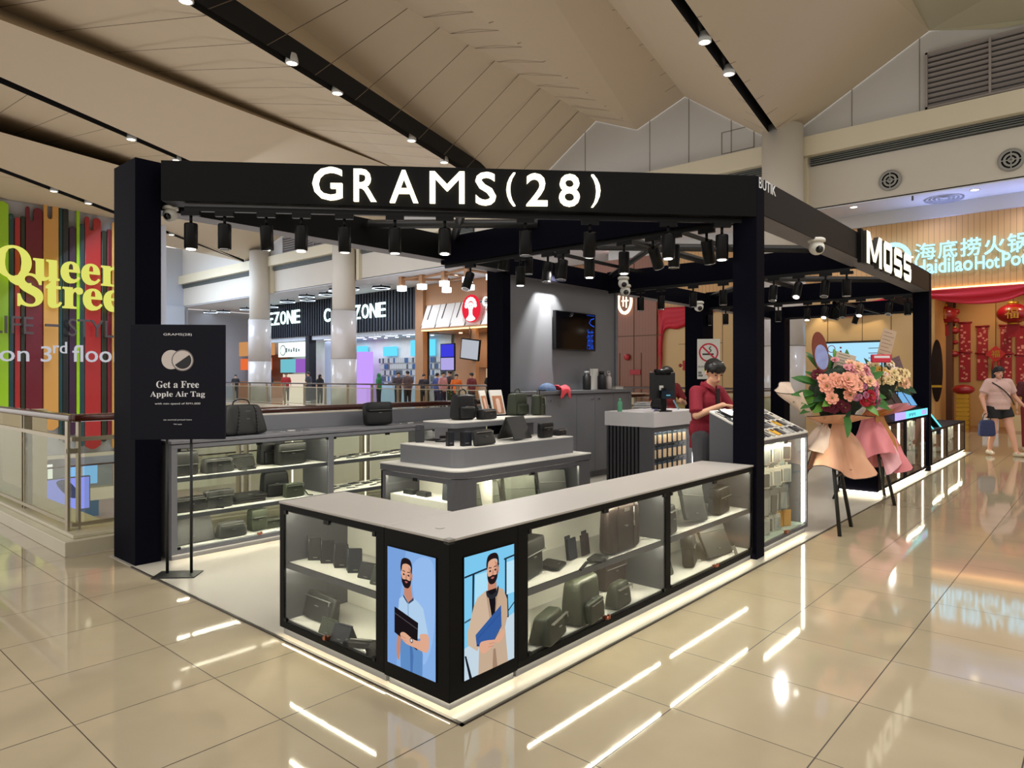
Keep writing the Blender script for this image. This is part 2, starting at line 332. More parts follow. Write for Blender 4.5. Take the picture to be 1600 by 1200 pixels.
# recessed downlights in the slots
DLT = glow('downlight_glow', (255,246,225), 7.0)
def downlight(px, py, z, label):
    p = FZ(px, py, z-.02); t = thing('ceiling_downlight', label, 'downlight', p, group='downlights in the black ceiling slots')
    b = MB(); b.lathe([(.1,.2),(.13,.1),(.14,.0),(.115,-.01)], 18, cap=False); b.build('housing', mat('lamp_white_metal', (190,190,186), .4), t)
    c = MB(); c.lathe([(.11,.0),(.06,.012)], 18); c.build('lens', DLT, t)
    return p
for px,py,lb in ((1101,66,'upper round downlight in the black slot beside the big brown facet'),(1139,116,'lower round downlight in the black slot beside the big brown facet'),
    (290,2,'downlight at the top edge of the long slot above the lit shop name'),(456,99,'downlight in the long slot, second from the top edge'),(527,146,'downlight in the long slot, third from the top edge'),
    (643,220,'unlit downlight in the long slot'),(694,254,'downlight in the long slot just above the illuminated sign'),
    (205,218,'downlight in the left middle slot'),(276,251,'downlight peeking over the black kiosk post'),(84,299,'left downlight in the slot above the mural'),(138,318,'right downlight in the slot above the mural'),(268,367,'downlight seen under the kiosk beam beside the small camera')):
    p = downlight(px, py, 8.2, lb)
for i,(x,y) in enumerate(((9.5,4.2),(5.5,11.0),(11,13),(3.5,17.6),(13.5,4.8))): spot('slot_lamp', (x,y,8.1), (x,y,0), 260, 80, .7)
# ================================================================== KIOSK FRAME
NAVY = mat('navy_blue_lit_black', (13,13,22), .5, spec=.015)  # black laminate with the blue light on it painted in; also navy panels
UND = mat('painted_lit_underside', (112,108,112), .5)  # lit look of the beam undersides put into a lighter grey
TRK = mat('track_black', (6,6,7), .4, spec=.25)
kf = thing('kiosk_frame', 'black portal frame of the kiosk with posts and diagonal sign beam', 'kiosk frame', (0,0,0))
def kpart(name, m, f, bev=.004, label=None):
    b = MB(); f(b); o = b.build(name, m, kf, bev)
    if label: o['label'] = label
    return o
kpart('post', NAVY, lambda b: b.box(0,3.46,0,.19,3.9,3.12)); kpart('post', NAVY, lambda b: b.box(3.294,-.024,0,3.458,.17,3.03))
kpart('post', NAVY, lambda b: b.box(10.0,-.02,0,10.155,.2,3.03)); kpart('post', NAVY, lambda b: b.box(4.36,3.62,0,4.5,3.9,2.97))
kpart('post', NAVY, lambda b: b.box(9.75,3.55,0,10.2,3.9,2.9)); kpart('post', NAVY, lambda b: b.box(13.2,3.3,0,13.55,3.6,2.9))
# sign beam
SA = Vector((.03,3.458,0)); SB = Vector((3.294,-.024,0)); sd = (SB-SA).normalized(); sn = Vector((sd.y,-sd.x,0)); 
if sn.dot(Vector((-1,-1,0))) < 0: sn = -sn
def sbeam(b):
    A = SA+sd*.16; Bq = SB; bk = -sn*.2
    P = []
    for p, zb, zt in ((A,2.795,3.105),(Bq,2.705,3.032)):
        for q in (p, p+bk): P += [(q.x,q.y,zb),(q.x,q.y,zt)]
    b.add(P, [(0,4,5,1),(2,3,7,6),(1,5,7,3),(0,2,6,4),(0,1,3,2),(4,6,7,5)])
kpart('sign_beam', BLK, sbeam)
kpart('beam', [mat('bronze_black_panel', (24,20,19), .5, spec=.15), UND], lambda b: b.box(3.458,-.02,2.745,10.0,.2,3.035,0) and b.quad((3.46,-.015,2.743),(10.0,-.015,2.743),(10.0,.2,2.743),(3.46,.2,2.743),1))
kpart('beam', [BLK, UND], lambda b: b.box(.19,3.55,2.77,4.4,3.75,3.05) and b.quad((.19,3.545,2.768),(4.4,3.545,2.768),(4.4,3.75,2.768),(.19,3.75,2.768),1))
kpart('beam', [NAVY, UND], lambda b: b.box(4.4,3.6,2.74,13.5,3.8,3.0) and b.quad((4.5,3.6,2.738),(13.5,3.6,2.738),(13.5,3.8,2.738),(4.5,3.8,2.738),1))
for x in (3.3, 6.7, 10.02): kpart('cross_beam', NAVY, lambda b: b.box(x,.17,2.72 if x<4 else 2.735,x+.13,3.62,3.02))
kpart('cross_beam', NAVY, lambda b: b.box(13.3,.6,2.74,13.45,3.4,2.98)); kpart('beam', NAVY, lambda b: b.box(10.1,.6,2.74,13.4,.75,2.98))
def brace(a, c, w=.045):
    b = MB(); b.tube(a, c, w, 4); b.build('brace', mat('brace_grey', (44,44,46), .4), kf)
for x0 in (3.43, 6.83):
    x1 = x0+3.2; brace((x0,.3,2.95),(x1,3.5,2.95)); brace((x0,3.5,2.95),(x1,.3,2.95)); brace((x0,1.9,2.96),(x1,1.9,2.96))
brace((.35,3.5,3.0),(1.9,1.75,3.0)); brace((1.3,3.5,2.98),(2.6,1.0,2.98)); brace((2.2,3.5,2.98),(3.3,2.2,2.98)); brace((1.9,1.75,3.0),(3.3,3.4,3.0))
TRS = [((SA+sd*.3-sn*.1), (SB-sn*.1), 2.755, 2.69), (Vector((3.36,.1,0)), Vector((3.36,3.6,0)), 2.70, 2.70), (Vector((6.65,.2,0)), Vector((6.65,3.55,0)), 2.705, 2.705),
       (Vector((9.95,.2,0)), Vector((9.95,3.55,0)), 2.705, 2.705), (Vector((13.25,.7,0)), Vector((13.25,3.4,0)), 2.71, 2.71), (Vector((3.5,2.9,0)), Vector((6.6,2.9,0)), 2.93, 2.93), (Vector((3.5,1.2,0)), Vector((6.6,1.2,0)), 2.93, 2.93), (Vector((6.9,1.9,0)), Vector((9.9,1.9,0)), 2.93,2.93), (Vector((10.2,1.4,0)), Vector((13.2,1.4,0)), 2.72,2.72)]
for a, c, za, zc in TRS:
    b = MB(); A = Vector((a.x,a.y,za)); Cc = Vector((c.x,c.y,zc)); d = (Cc-A); L = d.length; M = d.to_track_quat('X','Z').to_matrix().to_4x4(); M.translation = A
    b.box(0,-.018,-.018,L,.018,.018,0,M); b.build('light_track', TRK, kf)
# rear wall with television, and cabinets below
t = thing('display_wall', 'tall grey rear wall of the kiosk that carries the television', 'wall panel', (4.5,3.72,0))
b = MB(); b.box(0,0,0,2.62,.16,2.93); b.build('panel', GREY, t, .004)
b = MB(); b.box(.0,-.03,0,.12,0,2.93); b.box(.12,-.03,2.87,2.62,0,2.93); b.box(2.56,-.03,0,2.62,0,2.87); b.build('frame', GREY, t, .003)
t = thing('television', 'black wall television with painted reflection of blue characters along its right side', 'television', (5.46,3.69,1.82))
b = MB(); b.box(0,-.05,0,.97,-.0,.545); b.build('casing', mat('tv_black', (12,12,14), .3), t, .005)
b = MB(); b.box(.012,-.052,.014,.958,-.05,.533); b.build('screen', mat('tv_glass', (3,3,5), .1, spec=.25), t)
BLG = glow('painted_blue_reflection', (40,80,200), .9); BLG2 = glow('painted_bright_reflection', (120,165,255), 1.2)
M = facing((6.16,3.636,1.82), 0, -1)
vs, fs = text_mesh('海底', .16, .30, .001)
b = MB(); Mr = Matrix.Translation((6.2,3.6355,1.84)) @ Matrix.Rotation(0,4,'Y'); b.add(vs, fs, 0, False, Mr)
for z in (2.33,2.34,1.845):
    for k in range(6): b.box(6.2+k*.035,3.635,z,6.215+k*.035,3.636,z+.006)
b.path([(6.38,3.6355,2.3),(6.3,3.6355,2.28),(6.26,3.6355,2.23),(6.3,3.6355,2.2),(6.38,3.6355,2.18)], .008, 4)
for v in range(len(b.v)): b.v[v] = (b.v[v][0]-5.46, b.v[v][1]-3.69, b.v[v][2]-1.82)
b.build('screen_image_or_reflection', BLG, t)  # reflection of the blue sign, painted on the screen as glowing shapes
def cab_door(b, x0, x1, z0, z1, y): b.box(x0+.003, y-.018, z0, x1-.003, y, z1)
xs = [4.52, 5.0, 5.69, 6.14, 6.62, 7.13]
lab = ['low grey storage cabinet beside the black rear post', 'grey storage cabinet under the helmet on the worktop', 'grey storage cabinet under the left of the television', 'grey storage cabinet under the drink bottles', 'grey storage cabinet at the right end of the rear row']
for i in range(5):
    t = thing('storage_cabinet', lab[i], 'cabinet', (xs[i],3.45,0), group='grey cabinets along the rear wall'); w = xs[i+1]-xs[i]
    b = MB(); b.box(.001,.02,.08,w-.001,.232,1.21); b.box(.001,.05,0,w-.001,.232,.08); b.build('body', GREY, t)
    b = MB(); cab_door(b, 0, w, .1, 1.2, .018); d = b.build('door', GREY, t, .003)
    b = MB(); b.tube((w-.08 if i%2==0 else .08,0,1.13),(w-.08 if i%2==0 else .08,-.02,1.13),.014,12,0); b.build('lock', CHROME, d)
o = MB().box(4.5,3.42,1.212,7.14,3.685,1.255).build('worktop', GREY, None, .003); tag(o, 'grey worktop over the rear cabinets carrying helmet and bottles', 'worktop')
# ================================================================== SIGN LETTERS
def run_letters(root, body, M, z0, h, widths, m, depth, bold=0., label=None, halo=None):
    """widths: list of (char, x0, x1)"""
    for ch, x0, x1, hh, dz in widths:
        vs, fs = text_mesh(ch, x1-x0, hh, depth, bold=bold); b = MB(); b.add(vs, fs, 0, False, M @ Matrix.Translation((x0,-.02,z0+dz))); b.build('letter', m, root)
WARM = glow('warm_letter', (255,240,205), 3.2)
t = thing('shop_sign', 'illuminated warm white letters GRAMS(28) on the diagonal black beam', 'sign', (0,0,0))
Msign = Matrix.Translation(SA) @ Matrix.Rotation(math.atan2(sd.y, sd.x), 4, 'Z')
def along(px):  # distance along the beam face for a picture column
    v = ray(px, 600); ax, ay = SA.x-CAM[0], SA.y-CAM[1]; det = -v[0]*sd.y + v[1]*sd.x
    return (v[0]*ay - v[1]*ax)/det*-1 if False else ((ax*v[1]-ay*v[0])/(-(sd.x*v[1]-sd.y*v[0])))
def zat(px, py):
    s = along(px); p = SA+sd*s; tt = (p.x-CAM[0])*DV[0]+(p.y-CAM[1])*DV[1]; return CH+(CYP-py)/FPX*tt
for ch,a,c,yt,yb in (('G',490,536,263,314),('R',554,589,266,316),('A',610,654,268,318),('M',672,726,270,319),('S',743,775,271,322),('(',791,805,272,323),('2',822,855,273,323),('8',873,905,274,324),(')',923,937,275,325)):
    x0, x1 = along(a), along(c); zb, zt = zat((a+c)/2, yb), zat((a+c)/2, yt)
    vs, fs = text_mesh(ch, x1-x0, zt-zb, .03, bold=(0. if ch=='M' else .01 if ch not in '()' else .004)); b = MB(); b.add(vs, fs, 0, False, Msign @ Matrix.Translation((x0,-.012,zb))); o = b.build('letter', WARM, t)
t = thing('shop_sign', 'thin white letters BUTIK at the corner of the beam', 'sign', (0,0,0))
vs, fs = text_mesh('BUTIK', .36, .085, .004); b = MB(); b.add(vs, fs, 0, False, Matrix.Translation((3.345,-.0205,2.945))); b.build('letter', mat('white_vinyl', (220,220,220), .5), t)
t = thing('shop_sign', 'box sign with glowing cream letters MOSS on the long beam', 'sign', (0,0,0))
b = MB(); b.box(6.12,-.06,2.7,6.2,-.0205,3.07); b.build('bracket', BLK, t)
MSD = mat('moss_return', (40,36,32), .5)
def blocky(ch, w, h, k):
    """upright square-cut letter strokes as outlines in x-z"""
    if ch == 'M': return [[(0,0),(k,0),(k,h),(0,h)],[(w-k,0),(w,0),(w,h),(w-k,h)],[(0,h),(k*1.1,h),(w/2+k*.45,h*.12),(w/2-k*.45,h*.12)],[(w-k*1.1,h),(w,h),(w/2+k*.45,h*.12),(w/2-k*.45,h*.12)]]
    c = k*.45
    if ch == 'O': return [[(0,c),(c,0),(k,0),(k,h),(c,h),(0,h-c)],[(w-k,0),(w-c,0),(w,c),(w,h-c),(w-c,h),(w-k,h)],[(k,0),(w-k,0),(w-k,k*.8),(k,k*.8)],[(k,h-k*.8),(w-k,h-k*.8),(w-k,h),(k,h)]]
    q = k*.8; return [[(c,0),(w-c,0),(w,c),(w,q),(0,q),(0,c)],[(w-k,q),(w,q),(w,h/2),(w-k,h/2)],[(0,h/2-q/2),(w,h/2-q/2),(w-c,h/2+q/2),(0,h/2+q/2)],[(0,h/2),(k,h/2),(k,h-q),(0,h-q)],[(0,h-q),(w,h-q),(w,h-c),(w-c,h),(c,h),(0,h-c)]]
for ch,a,c in (('M',6.24,6.90),('O',6.98,7.40),('S',7.49,7.92),('S',8.01,8.45)):
    b = MB()
    for P in blocky(ch, c-a, .36, .115 if ch != 'M' else .13):
        n = len(P); b.add([(a+x,-.085,2.705+z) for x,z in P], [list(range(n))], 0); b.add([(a+x,-.03,2.705+z) for x,z in P]+[(a+x,-.0845,2.705+z) for x,z in P], [[i,(i+1)%n,(i+1)%n+n,i+n] for i in range(n)], 1)
    b.build('letter', [glow('moss_letter', (255,245,215), 1.5), MSD], t)
b = MB(); b.tube((8.5,-.05,3.06),(8.5,-.1,3.06),.012,8); b.build('dot', MATS['moss_letter'], t)
# ================================================================== TRACK SPOTLIGHTS
SPB = mat('spot_black', (5,5,6), .4, spec=.2); SPL = glow('spot_lens', (255,250,235), 8.0); SPLo = mat('spot_lens_dark', (120,120,120), .2, .6)
def make_spot(label, loc, rz, tilt, lit, s=1.0, drop=.06, grp='black cylinder spotlights on the kiosk tracks'):
    t = thing('track_spotlight', label, 'spotlight', loc, rz, grp); t.scale = (s,s,s)
    b = MB(); b.box(-.07,-.018,-.035,.07,.018,0); b.build('adapter', SPB, t)
    b = MB(); b.tube((0,0,-.03),(0,0,-.035-drop),.012,8); b.build('stem', SPB, t)
    M = Matrix.Translation((0,0,-.035-drop)) @ Matrix.Rotation(tilt,4,'X')
    b = MB(); b.lathe([(.047,0),(.05,-.01),(.05,-.19),(.044,-.195)][::-1], 16, 0, M); h = b.build('housing', SPB, t)
    b = MB(); b.lathe([(.047,-.2),(.047,-.194)], 16, 1, M); b.lathe([(.034,-.203),(.034,-.196)], 16, 0, M); b.build('lens', [SPL if lit else SPLo, CHROME], h)
    return t
def on_track(k, px):
    a, c, za, zc = TRS[k]; v = ray(px, 600); d = c-a; ax, ay = a.x-CAM[0], a.y-CAM[1]
    s = (ax*v[1]-ay*v[0])/(-(d.x*v[1]-d.y*v[0])); s = min(.99, max(.01, s)); return Vector((a.x+d.x*s, a.y+d.y*s, za+(zc-za)*s-.018)), math.atan2(d.y, d.x)
n = 0
for k, where, L in ((0,'on the track under the illuminated sign beam',((291,0,1),(351,0,0),(416,.15,0),(471,-.05,1),(538,.1,1),(617,.05,1),(695,-.05,1),(821,0,0),(922,.3,1),(1044,0,1),(1128,0,1))),
                 (1,'on the track under the first cross beam',((735,.4,0),(813,0,1),(856,.1,0),(880,.15,0),(921,0,1),(975,0,1),(1020,-.6,0),(1053,0,0),(1104,-.35,0))),
                 (2,'on the track under the second cross beam',((1001,0,0),(1033,0,0),(1083,0,0),(1130,0,0),(1209,.2,0),(1248,.5,1),(1290,.3,0),(1337,0,0))),
                 (3,'on the track under the far cross beam',((1069,0,0),(1134,0,0),(1216,0,0),(1262,.2,1),(1290,.5,1),(1318,.3,0),(1345,.5,1),(1390,.45,0),(1418,0,0))),
                 (5,'on the upper track above the rear wall',((790,.3,0),(826,0,0),(873,0,0))),
                 (8,'on the far end track',((1225,.3,1),(1238,.3,0),(1249,-.4,0),(1267,.2,0),(1312,.4,0),(1340,.3,0)))):
    for i,(px,tl,lit) in enumerate(L):
        p, rz = on_track(k, px); make_spot('black spotlight '+where+', '+ORD[i]+' from the left'+(', lit' if lit else ''), p, rz, tl, lit, 1.0)
for (x,y,tx,ty,pw) in ((.75,2.75,.9,3.5,70),(1.6,1.8,.6,1.0,60),(2.4,.95,2.0,.25,60),(2.9,.45,2.8,.2,40),(3.36,2.6,2.4,2.2,70),(3.36,1.6,2.6,1.8,60),(3.36,.8,3.8,.4,50),(3.36,2.0,1.2,3.5,60),(6.65,2.6,6.0,2.4,70),(6.65,1.0,5.0,.8,60),(9.95,1.0,8.8,.3,80),(9.95,2.6,11,1.5,80),(6.65,3.1,7.5,2.0,60),(13.2,1.2,12,.4,70)):
    spot('track_lamp', (x,y,2.45), (tx,ty,.9), pw, 95, .7, (1,.95,.88), .05)
wlx = FY(862,433,3.6).x
spot('wall_lamp', (wlx,3.46,2.93), (wlx+.02,3.70,2.1), 150, 74, .55, (1,.99,.94), .015); spot('wall_lamp', (wlx,3.50,2.93), (wlx+.02,3.70,2.0), 150, 34, .7, (1,.99,.94), .015)
# cameras
def cctv(px, py, z, label, s=1.):
    p = FZ(px, py, z); t = thing('security_camera', label, 'security camera', p); t.scale = (s,s,s)
    b = MB(); b.lathe([(.045,.08),(.06,.07),(.06,.05)][::-1], 16); b.build('base', WHITE, t)
    b = MB(); b.ball((0,0,.01), .055,.055,.055, 16, 10); h = b.build('dome', WHITE, t)
    b = MB(); b.ball((-.033,-.03,-.01), .028,.028,.028, 12, 8); b.build('lens', mat('cam_black', (15,15,18), .1), h)
cctv(266, 338, 2.73, 'small white dome camera in the corner beside the left black post'); cctv(1276, 389, 2.66, 'white dome camera under the long right-hand beam', 1.3)
cctv(974, 444, 2.72, 'white camera on the beam corner above the television wall, upper one', 1.3); cctv(977, 456, 2.62, 'white camera just below the other one right of the television wall', 1.3); cctv(1092, 481, 2.62, 'white camera under the rear beam above the red curtain', 1.4)
# ================================================================== GLASS COUNTERS
def glass_cabinet(name, label, loc, rz, L, D, H, bays, shelves, top=False, base=.05, backm=None, z1=None, end_l=True, end_r=True, frame=BLK, strips=(), kick=GREY, side_in=None):
    """front faces local -y, length along local x; bays = (x0, x1) openings; shelves = heights"""
    t = thing(name, label, 'display cabinet', loc, rz); z1 = z1 or H-.035; FT = .02; dz = .08; sm = side_in or DGREY
    b = MB(); xs = [0]+[v for a in bays for v in a]+[L]
    b.box(0,0,base-.006,L,.006,base,0); b.box(0,0,base,L,D,dz-.0, 0); b.box(0,0,z1,L,D,H-.004, 0)                    # deck frame, head
    for i in range(0, len(xs), 2):
        if xs[i+1]-xs[i] > .001: b.box(xs[i],0,dz,xs[i+1],D-.006,z1, 0)
    b.build('frame', [frame, sm], t, .0015)
    for a, c in bays:
        f = MB(); f.box(a+.001,.03,dz,c-.001,D-.012,dz+.006); f.build('deck', WHITE, t)
        for w in (0, 1):
            f = MB(); xw = a+.0015 if w == 0 else c-.0045; f.box(xw,.012,dz+.006,xw+.003,D-.012,z1-.002); f.build('side_lining', sm, t)
        f = MB(); f.box(a,D-.012,dz,c,D-.004,z1); f.build('back_panel', backm or CREAM, t)
        for z in shelves:
            f = MB(); f.box(a+.002,.02,z-.024,c-.002,D-.013,z,0); f.box(a+.002,.016,z-.032,c-.002,.0195,z+.0005,1); f.box(a+.004,.03,z-.003,c-.004,D-.014,z+.001,2); sh = f.build('shelf', [frame, DGREY, WHITE], t)
            f = MB(); f.box(a+.01,.032,z-.028,c-.01,.038,z-.0248); f.build('light_strip', LEDC, sh)
        f = MB(); f.box(a+.01,.03,z1-.004,c-.01,.036,z1-.001); f.build('light_strip', LEDC, t); f = MB(); f.box(a+.002,.016,z1-.010,c-.002,.0195,z1); f.build('lip', frame, t)
        m = (a+c)/2
        for q, (u, v) in enumerate(((a+.003,m-.0015),(m+.0015,c-.003))):
            f = MB(); f.box(u,.004,dz+.003,v,.009,z1-.003); g = f.build('glass_door', GL, t)
            k = MB(); hx = u if q == 0 else v-.022; hx2 = v-.022 if q == 0 else u
            for x0 in (hx, hx2):
                k.box(x0,-.003,z1-.022,x0+.022,.013,z1)
            k.box(hx,-.003,dz+.002,hx+.022,.013,dz+.02); k.build('clamp', TRK, g)
        k = MB(); k.box(m-.014,-.008,dz+.005,m+.014,.016,dz+.02); k.tube((m,-.002,dz+.014),(m,-.018,dz+.014),.009,10); k.box(m+.004,-.02,dz+.008,m+.016,-.006,dz+.03); k.build('lock', BRONZE, t)
    for x in strips:
        f = MB(); f.box(x,.014,dz+.01,x+.022,.028,z1-.01); f.build('light_strip', LEDW, t)
    k = MB(); k.box(.01,.02,0,L-.01,D-.02,base); k.build('plinth', kick, t)
    k = MB(); k.box(.01,.010,base-.004,L-.01,.019,base-.0005); k.build('floor_glow_strip', LED, t); return t
LEDC = glow('cabinet_led', (255,248,222), 115.0)
glass_cabinet('display_counter', 'long black glass-fronted bag counter on the right of the corner screens', (.45,0,.006), 0, 2.84, .43, .735, ((.075,1.435),(1.50,2.81)), (.40,), kick=GREY)
glass_cabinet('display_counter', 'short black glass-fronted wallet counter on the left of the corner screens', (0,1.376,.006), -PI/2, .93, .43, .735, ((.045,.868),), (.405,))
t = thing('corner_unit', 'black corner block carrying the two portrait advertising screens', 'corner unit', (0,0,.006))
b = MB(); b.add([(0,0,.04),(.448,0,.04),(.448,.42,.04),(.42,.444,.04),(0,.444,.04),(0,0,.731),(.448,0,.731),(.448,.42,.731),(.42,.444,.731),(0,.444,.731)],[(0,4,3,2,1),(5,6,7,8,9),(0,1,6,5),(1,2,7,6),(2,3,8,7),(3,4,9,8),(4,0,5,9)]); b.build('body', BLK, t, .002)
b = MB(); b.box(.02,.02,0,.44,.43,.04); b.build('plinth', GREY, t); b = MB(); b.box(.012,.010,.036,.44,.019,.0395); b.box(.010,.012,.036,.019,.44,.0395); b.build('floor_glow_strip', LED, t)
b = MB(); b.box(-.004,-.004,.722,.03,.03,.745); b.build('corner_guard', glass('clear_plastic', (225,225,225), 2.), t)
o = MB().box(-.003,-.003,.7385,3.292,.436,.75).build('worktop', TOPW, None, .002); tag(o, 'long pale grey worktop over the right-hand bag counter and corner', 'worktop')
o = MB().box(-.003,.438,.7385,.436,1.38,.75).build('worktop', TOPW, None, .002); tag(o, 'short pale grey worktop over the left wallet counter', 'worktop')
b = MB(); b.lathe([(.022,.751),(.02,.753)], 24, 0, Matrix.Translation((.13,.2,0))); tag(b.build('cable_cap', TOPW), 'round cable cap set in the corner worktop', 'cable cap')
# rear see-through cabinet
glass_cabinet('display_cabinet', 'grey glass cabinet of bags along the rear railing, right of the left post', (.235,3.38,.006), 0, 3.3, .44, .91, ((.045,1.42),(1.48,2.75)), (.345,.64), backm=glass('back_glass', (250,252,252), .8), frame=GREY)
for x in (.9,2.1): tag(MB().box({.9:1.50,2.1:2.35}[x],3.75,.12,{.9:1.512,2.1:2.362}[x],3.76,.9).build('light_pole', glow('pole_glow', (250,240,210), 1.6)), 'slim upright light strip inside the %s bay of the rear glass cabinet' % ('left' if x<1 else 'right'), 'light strip')
o = MB().box(.232,3.375,.918,4.355,3.885,.94).build('worktop', GREY, None, .002); tag(o, 'grey worktop over the rear glass cabinet carrying two leather bags', 'worktop')
o = MB().box(.335,3.84,.9405,4.36,3.88,1.085).build('back_screen_panel', GREY, None, .003); tag(o, 'long grey backing panel behind the rear glass cabinet', 'panel')
# ---- island
ISL = thing('island_display', 'grey stepped island display with rounded corner in the middle of the kiosk', 'display island', (1.466,1.458,.006))
def rounded(x0, y0, x1, y1, r, n=8):
    p = [(x0+r-r*math.cos(PI/2*i/n), y0+r-r*math.sin(PI/2*i/n)) for i in range(n+1)]; return p + [(x1,y0),(x1,y1),(x0,y1)]
b = MB(); b.prism(rounded(0,0,1.70,.905,.11), .686, .735, 0); b.build('slab', DGREY, ISL, .002)
b = MB(); b.prism(rounded(0.001,0.001,1.699,.904,.11), .7355, .746, 0); b.build('slab_top', WHITE, ISL)
b = MB(); b.prism(rounded(.006,.006,.205,.115,.105)[:-3]+[(.205,.006),(.205,.03),(.14,.03),(.03,.11),(.006,.115)], .05, .68, 0, smooth=False)
b.box(.006,.84,.05,.03,.9,.68); b.box(1.52,.006,.05,1.69,.03,.68); b.box(1.67,.03,.05,1.69,.9,.68); b.box(.006,.88,.05,1.69,.9,.68); b.box(.205,.006,.05,1.52,.03,.085); b.box(.006,.115,.05,.03,.84,.085)
b.box(.205,.006,.655,1.52,.03,.68); b.box(.205,.006,.644,1.52,.0095,.655); b.box(.006,.115,.655,.03,.84,.68); b.box(.006,.115,.644,.0095,.84,.655); b.build('body', DGREY, ISL, .001)
b = MB(); b.box(.03,.03,.07,1.67,.88,.086); b.build('deck', WHITE, ISL); b = MB(); b.box(.5,.45,.086,1.67,.46,.68); b.box(.4,.03,.086,.41,.88,.68); b.build('inner_panel', CREAM, ISL)
for q,(x0,x1) in enumerate(((.207,.862),(.866,1.518))):
    b = MB(); b.box(x0,.012,.088,x1,.017,.652); g = b.build('glass_door', GL, ISL); b = MB(); b.box(x0 if q else x1-.025,.006,.63,(x0 if q else x1-.025)+.025,.02,.655); b.build('clamp', TRK, g)
for q,(y0,y1) in enumerate(((.118,.478),(.482,.838))):
    b = MB(); b.box(.012,y0,.088,.017,y1,.652); g = b.build('glass_door', GL, ISL); b = MB(); b.box(.006,y0 if q else y1-.025,.63,.02,(y0 if q else y1-.025)+.025,.655); b.build('clamp', TRK, g)
b = MB(); b.box(.21,.034,.6515,1.51,.046,.6545); b.box(.034,.12,.6515,.046,.83,.6545); b.build('light_strip', LEDC, ISL)
b = MB(); b.prism(rounded(.115,.12,1.585,.79,.09), .746, .889, 0); b.build('riser', GREY, ISL, .002); b = MB(); b.prism(rounded(.116,.121,1.584,.789,.09), .8895, .897, 0); b.build('riser_top', WHITE, ISL)
MB().box(.58,.52,.897,.85,.72,1.015).build('stem', DGREY, ISL); MB().box(1.3,.52,.897,1.5,.72,1.015).build('stem', DGREY, ISL); b = MB(); b.prism(rounded(.405,.46,1.70,.84,.06), 1.015, 1.055, 0); b.build('top_shelf', GREY, ISL, .002)
b = MB(); b.prism(rounded(.406,.461,1.699,.839,.06), 1.0555, 1.064, 0); b.build('shelf_top', WHITE, ISL); b = MB(); b.box(.03,.03,0,1.67,.88,.05); b.build('plinth', DGREY, ISL)
# ---- phone case cabinet right of the front post
def wedge(b, x0, x1, ys, zb, mi=0):
    """prism along x with (y, z) outline ys"""
    n = len(ys); vs = [(x0,y,z) for y,z in ys]+[(x1,y,z) for y,z in ys]
    b.add(vs, [list(range(n)), list(range(2*n-1,n-1,-1))]+[[i+n,(i+1)%n+n,(i+1)%n,i] for i in range(n)], mi)
t = thing('case_cabinet', 'tall glass cabinet hung with phone cases behind the front right post', 'display cabinet', (3.462,0,.006))
b = MB(); wedge(b,.0,.03,[(0,.05),(.45,.05),(.45,1.135),(0,.92)],0); wedge(b,1.075,1.103,[(0,.05),(.45,.05),(.45,1.135),(0,.92)],0); b.box(.03,0,.05,1.075,.45,.08); b.box(.03,0,.885,1.075,.02,.92); b.box(.03,.43,.08,1.075,.45,1.12); b.build('frame', DGREY, t, .001)
b = MB(); wedge(b,-.0,1.103,[(-.002,.921),(.45,1.136),(.45,1.15),(-.002,.935)],0); b.build('sloped_top', WHITE, t)
b = MB(); b.box(.03,.2,.08,1.075,.21,.9); b.box(.03,.02,.08,1.075,.2,.085); b.build('back_panel', mat('pale_green_lining', (150,165,152), .6), t)
for u,v in ((.032,.55),(.553,1.073)): b = MB(); b.box(u,.004,.083,v,.009,.882); b.build('glass_door', GL, t)
b = MB(); b.box(.53,-.004,.86,.575,.012,.885); b.build('clamp', TRK, t); b = MB(); b.box(.53,-.012,.084,.58,.012,.108); b.build('lock', BRONZE, t)
b = MB(); b.box(1.02,.015,.1,1.065,.03,.87); b.build('light_strip', LEDW, t); b = MB(); b.box(.04,.04,.881,1.0,.052,.8845); b.build('light_strip', LEDC, t)
b = MB(); b.box(.01,.02,0,1.09,.43,.05); b.build('plinth', GREY, t); b = MB(); b.box(.01,.010,.046,1.09,.019,.0495); b.build('floor_glow_strip', LED, t)
# ---- far cabinets
FLED = glow('far_led', (255,250,235), 3.5)
def far_cab(label, x0, x1, H, bays, strips, end=False, sloped=False):
    t = thing('case_cabinet', label, 'display cabinet', (x0,0,.006)); L = x1-x0
    b = MB(); b.box(0,0,.05,L,.45,.08); b.box(0,0,H-.03,L,.45,H); xs = [0]+list(bays)+[L]
    for i in range(0,len(xs),2): b.box(xs[i],0,.08,xs[i+1],.45,H-.03)
    b.build('frame', BLK if not end else NAVY, t)
    for i in range(0,len(bays),2):
        f = MB(); f.box(bays[i],.2,.08,bays[i+1],.21,H-.03); f.build('back_panel', MATS['pale_green_lining'], t)
        m = (bays[i]+bays[i+1])/2
        for u,v in ((bays[i],m-.002),(m+.002,bays[i+1])): f = MB(); f.box(u,.004,.082,v,.009,H-.032); f.build('glass_door', GL, t)
        f = MB(); f.box(bays[i],.04,H-.0335,bays[i+1],.05,H-.0305); f.build('light_strip', LEDC, t)
    for s in strips: f = MB(); f.box(s,.014,.09,s+.07,.03,H-.04); f.build('light_strip', FLED, t)
    k = MB(); k.box(.01,.03,0,L-.01,.43,.05); k.build('plinth', WHITE, t); k = MB(); k.box(.01,.008,.044,L-.01,.024,.0495); k.build('floor_glow_strip', LED, t); return t
X = lambda px: FY(px, 650, 0).x
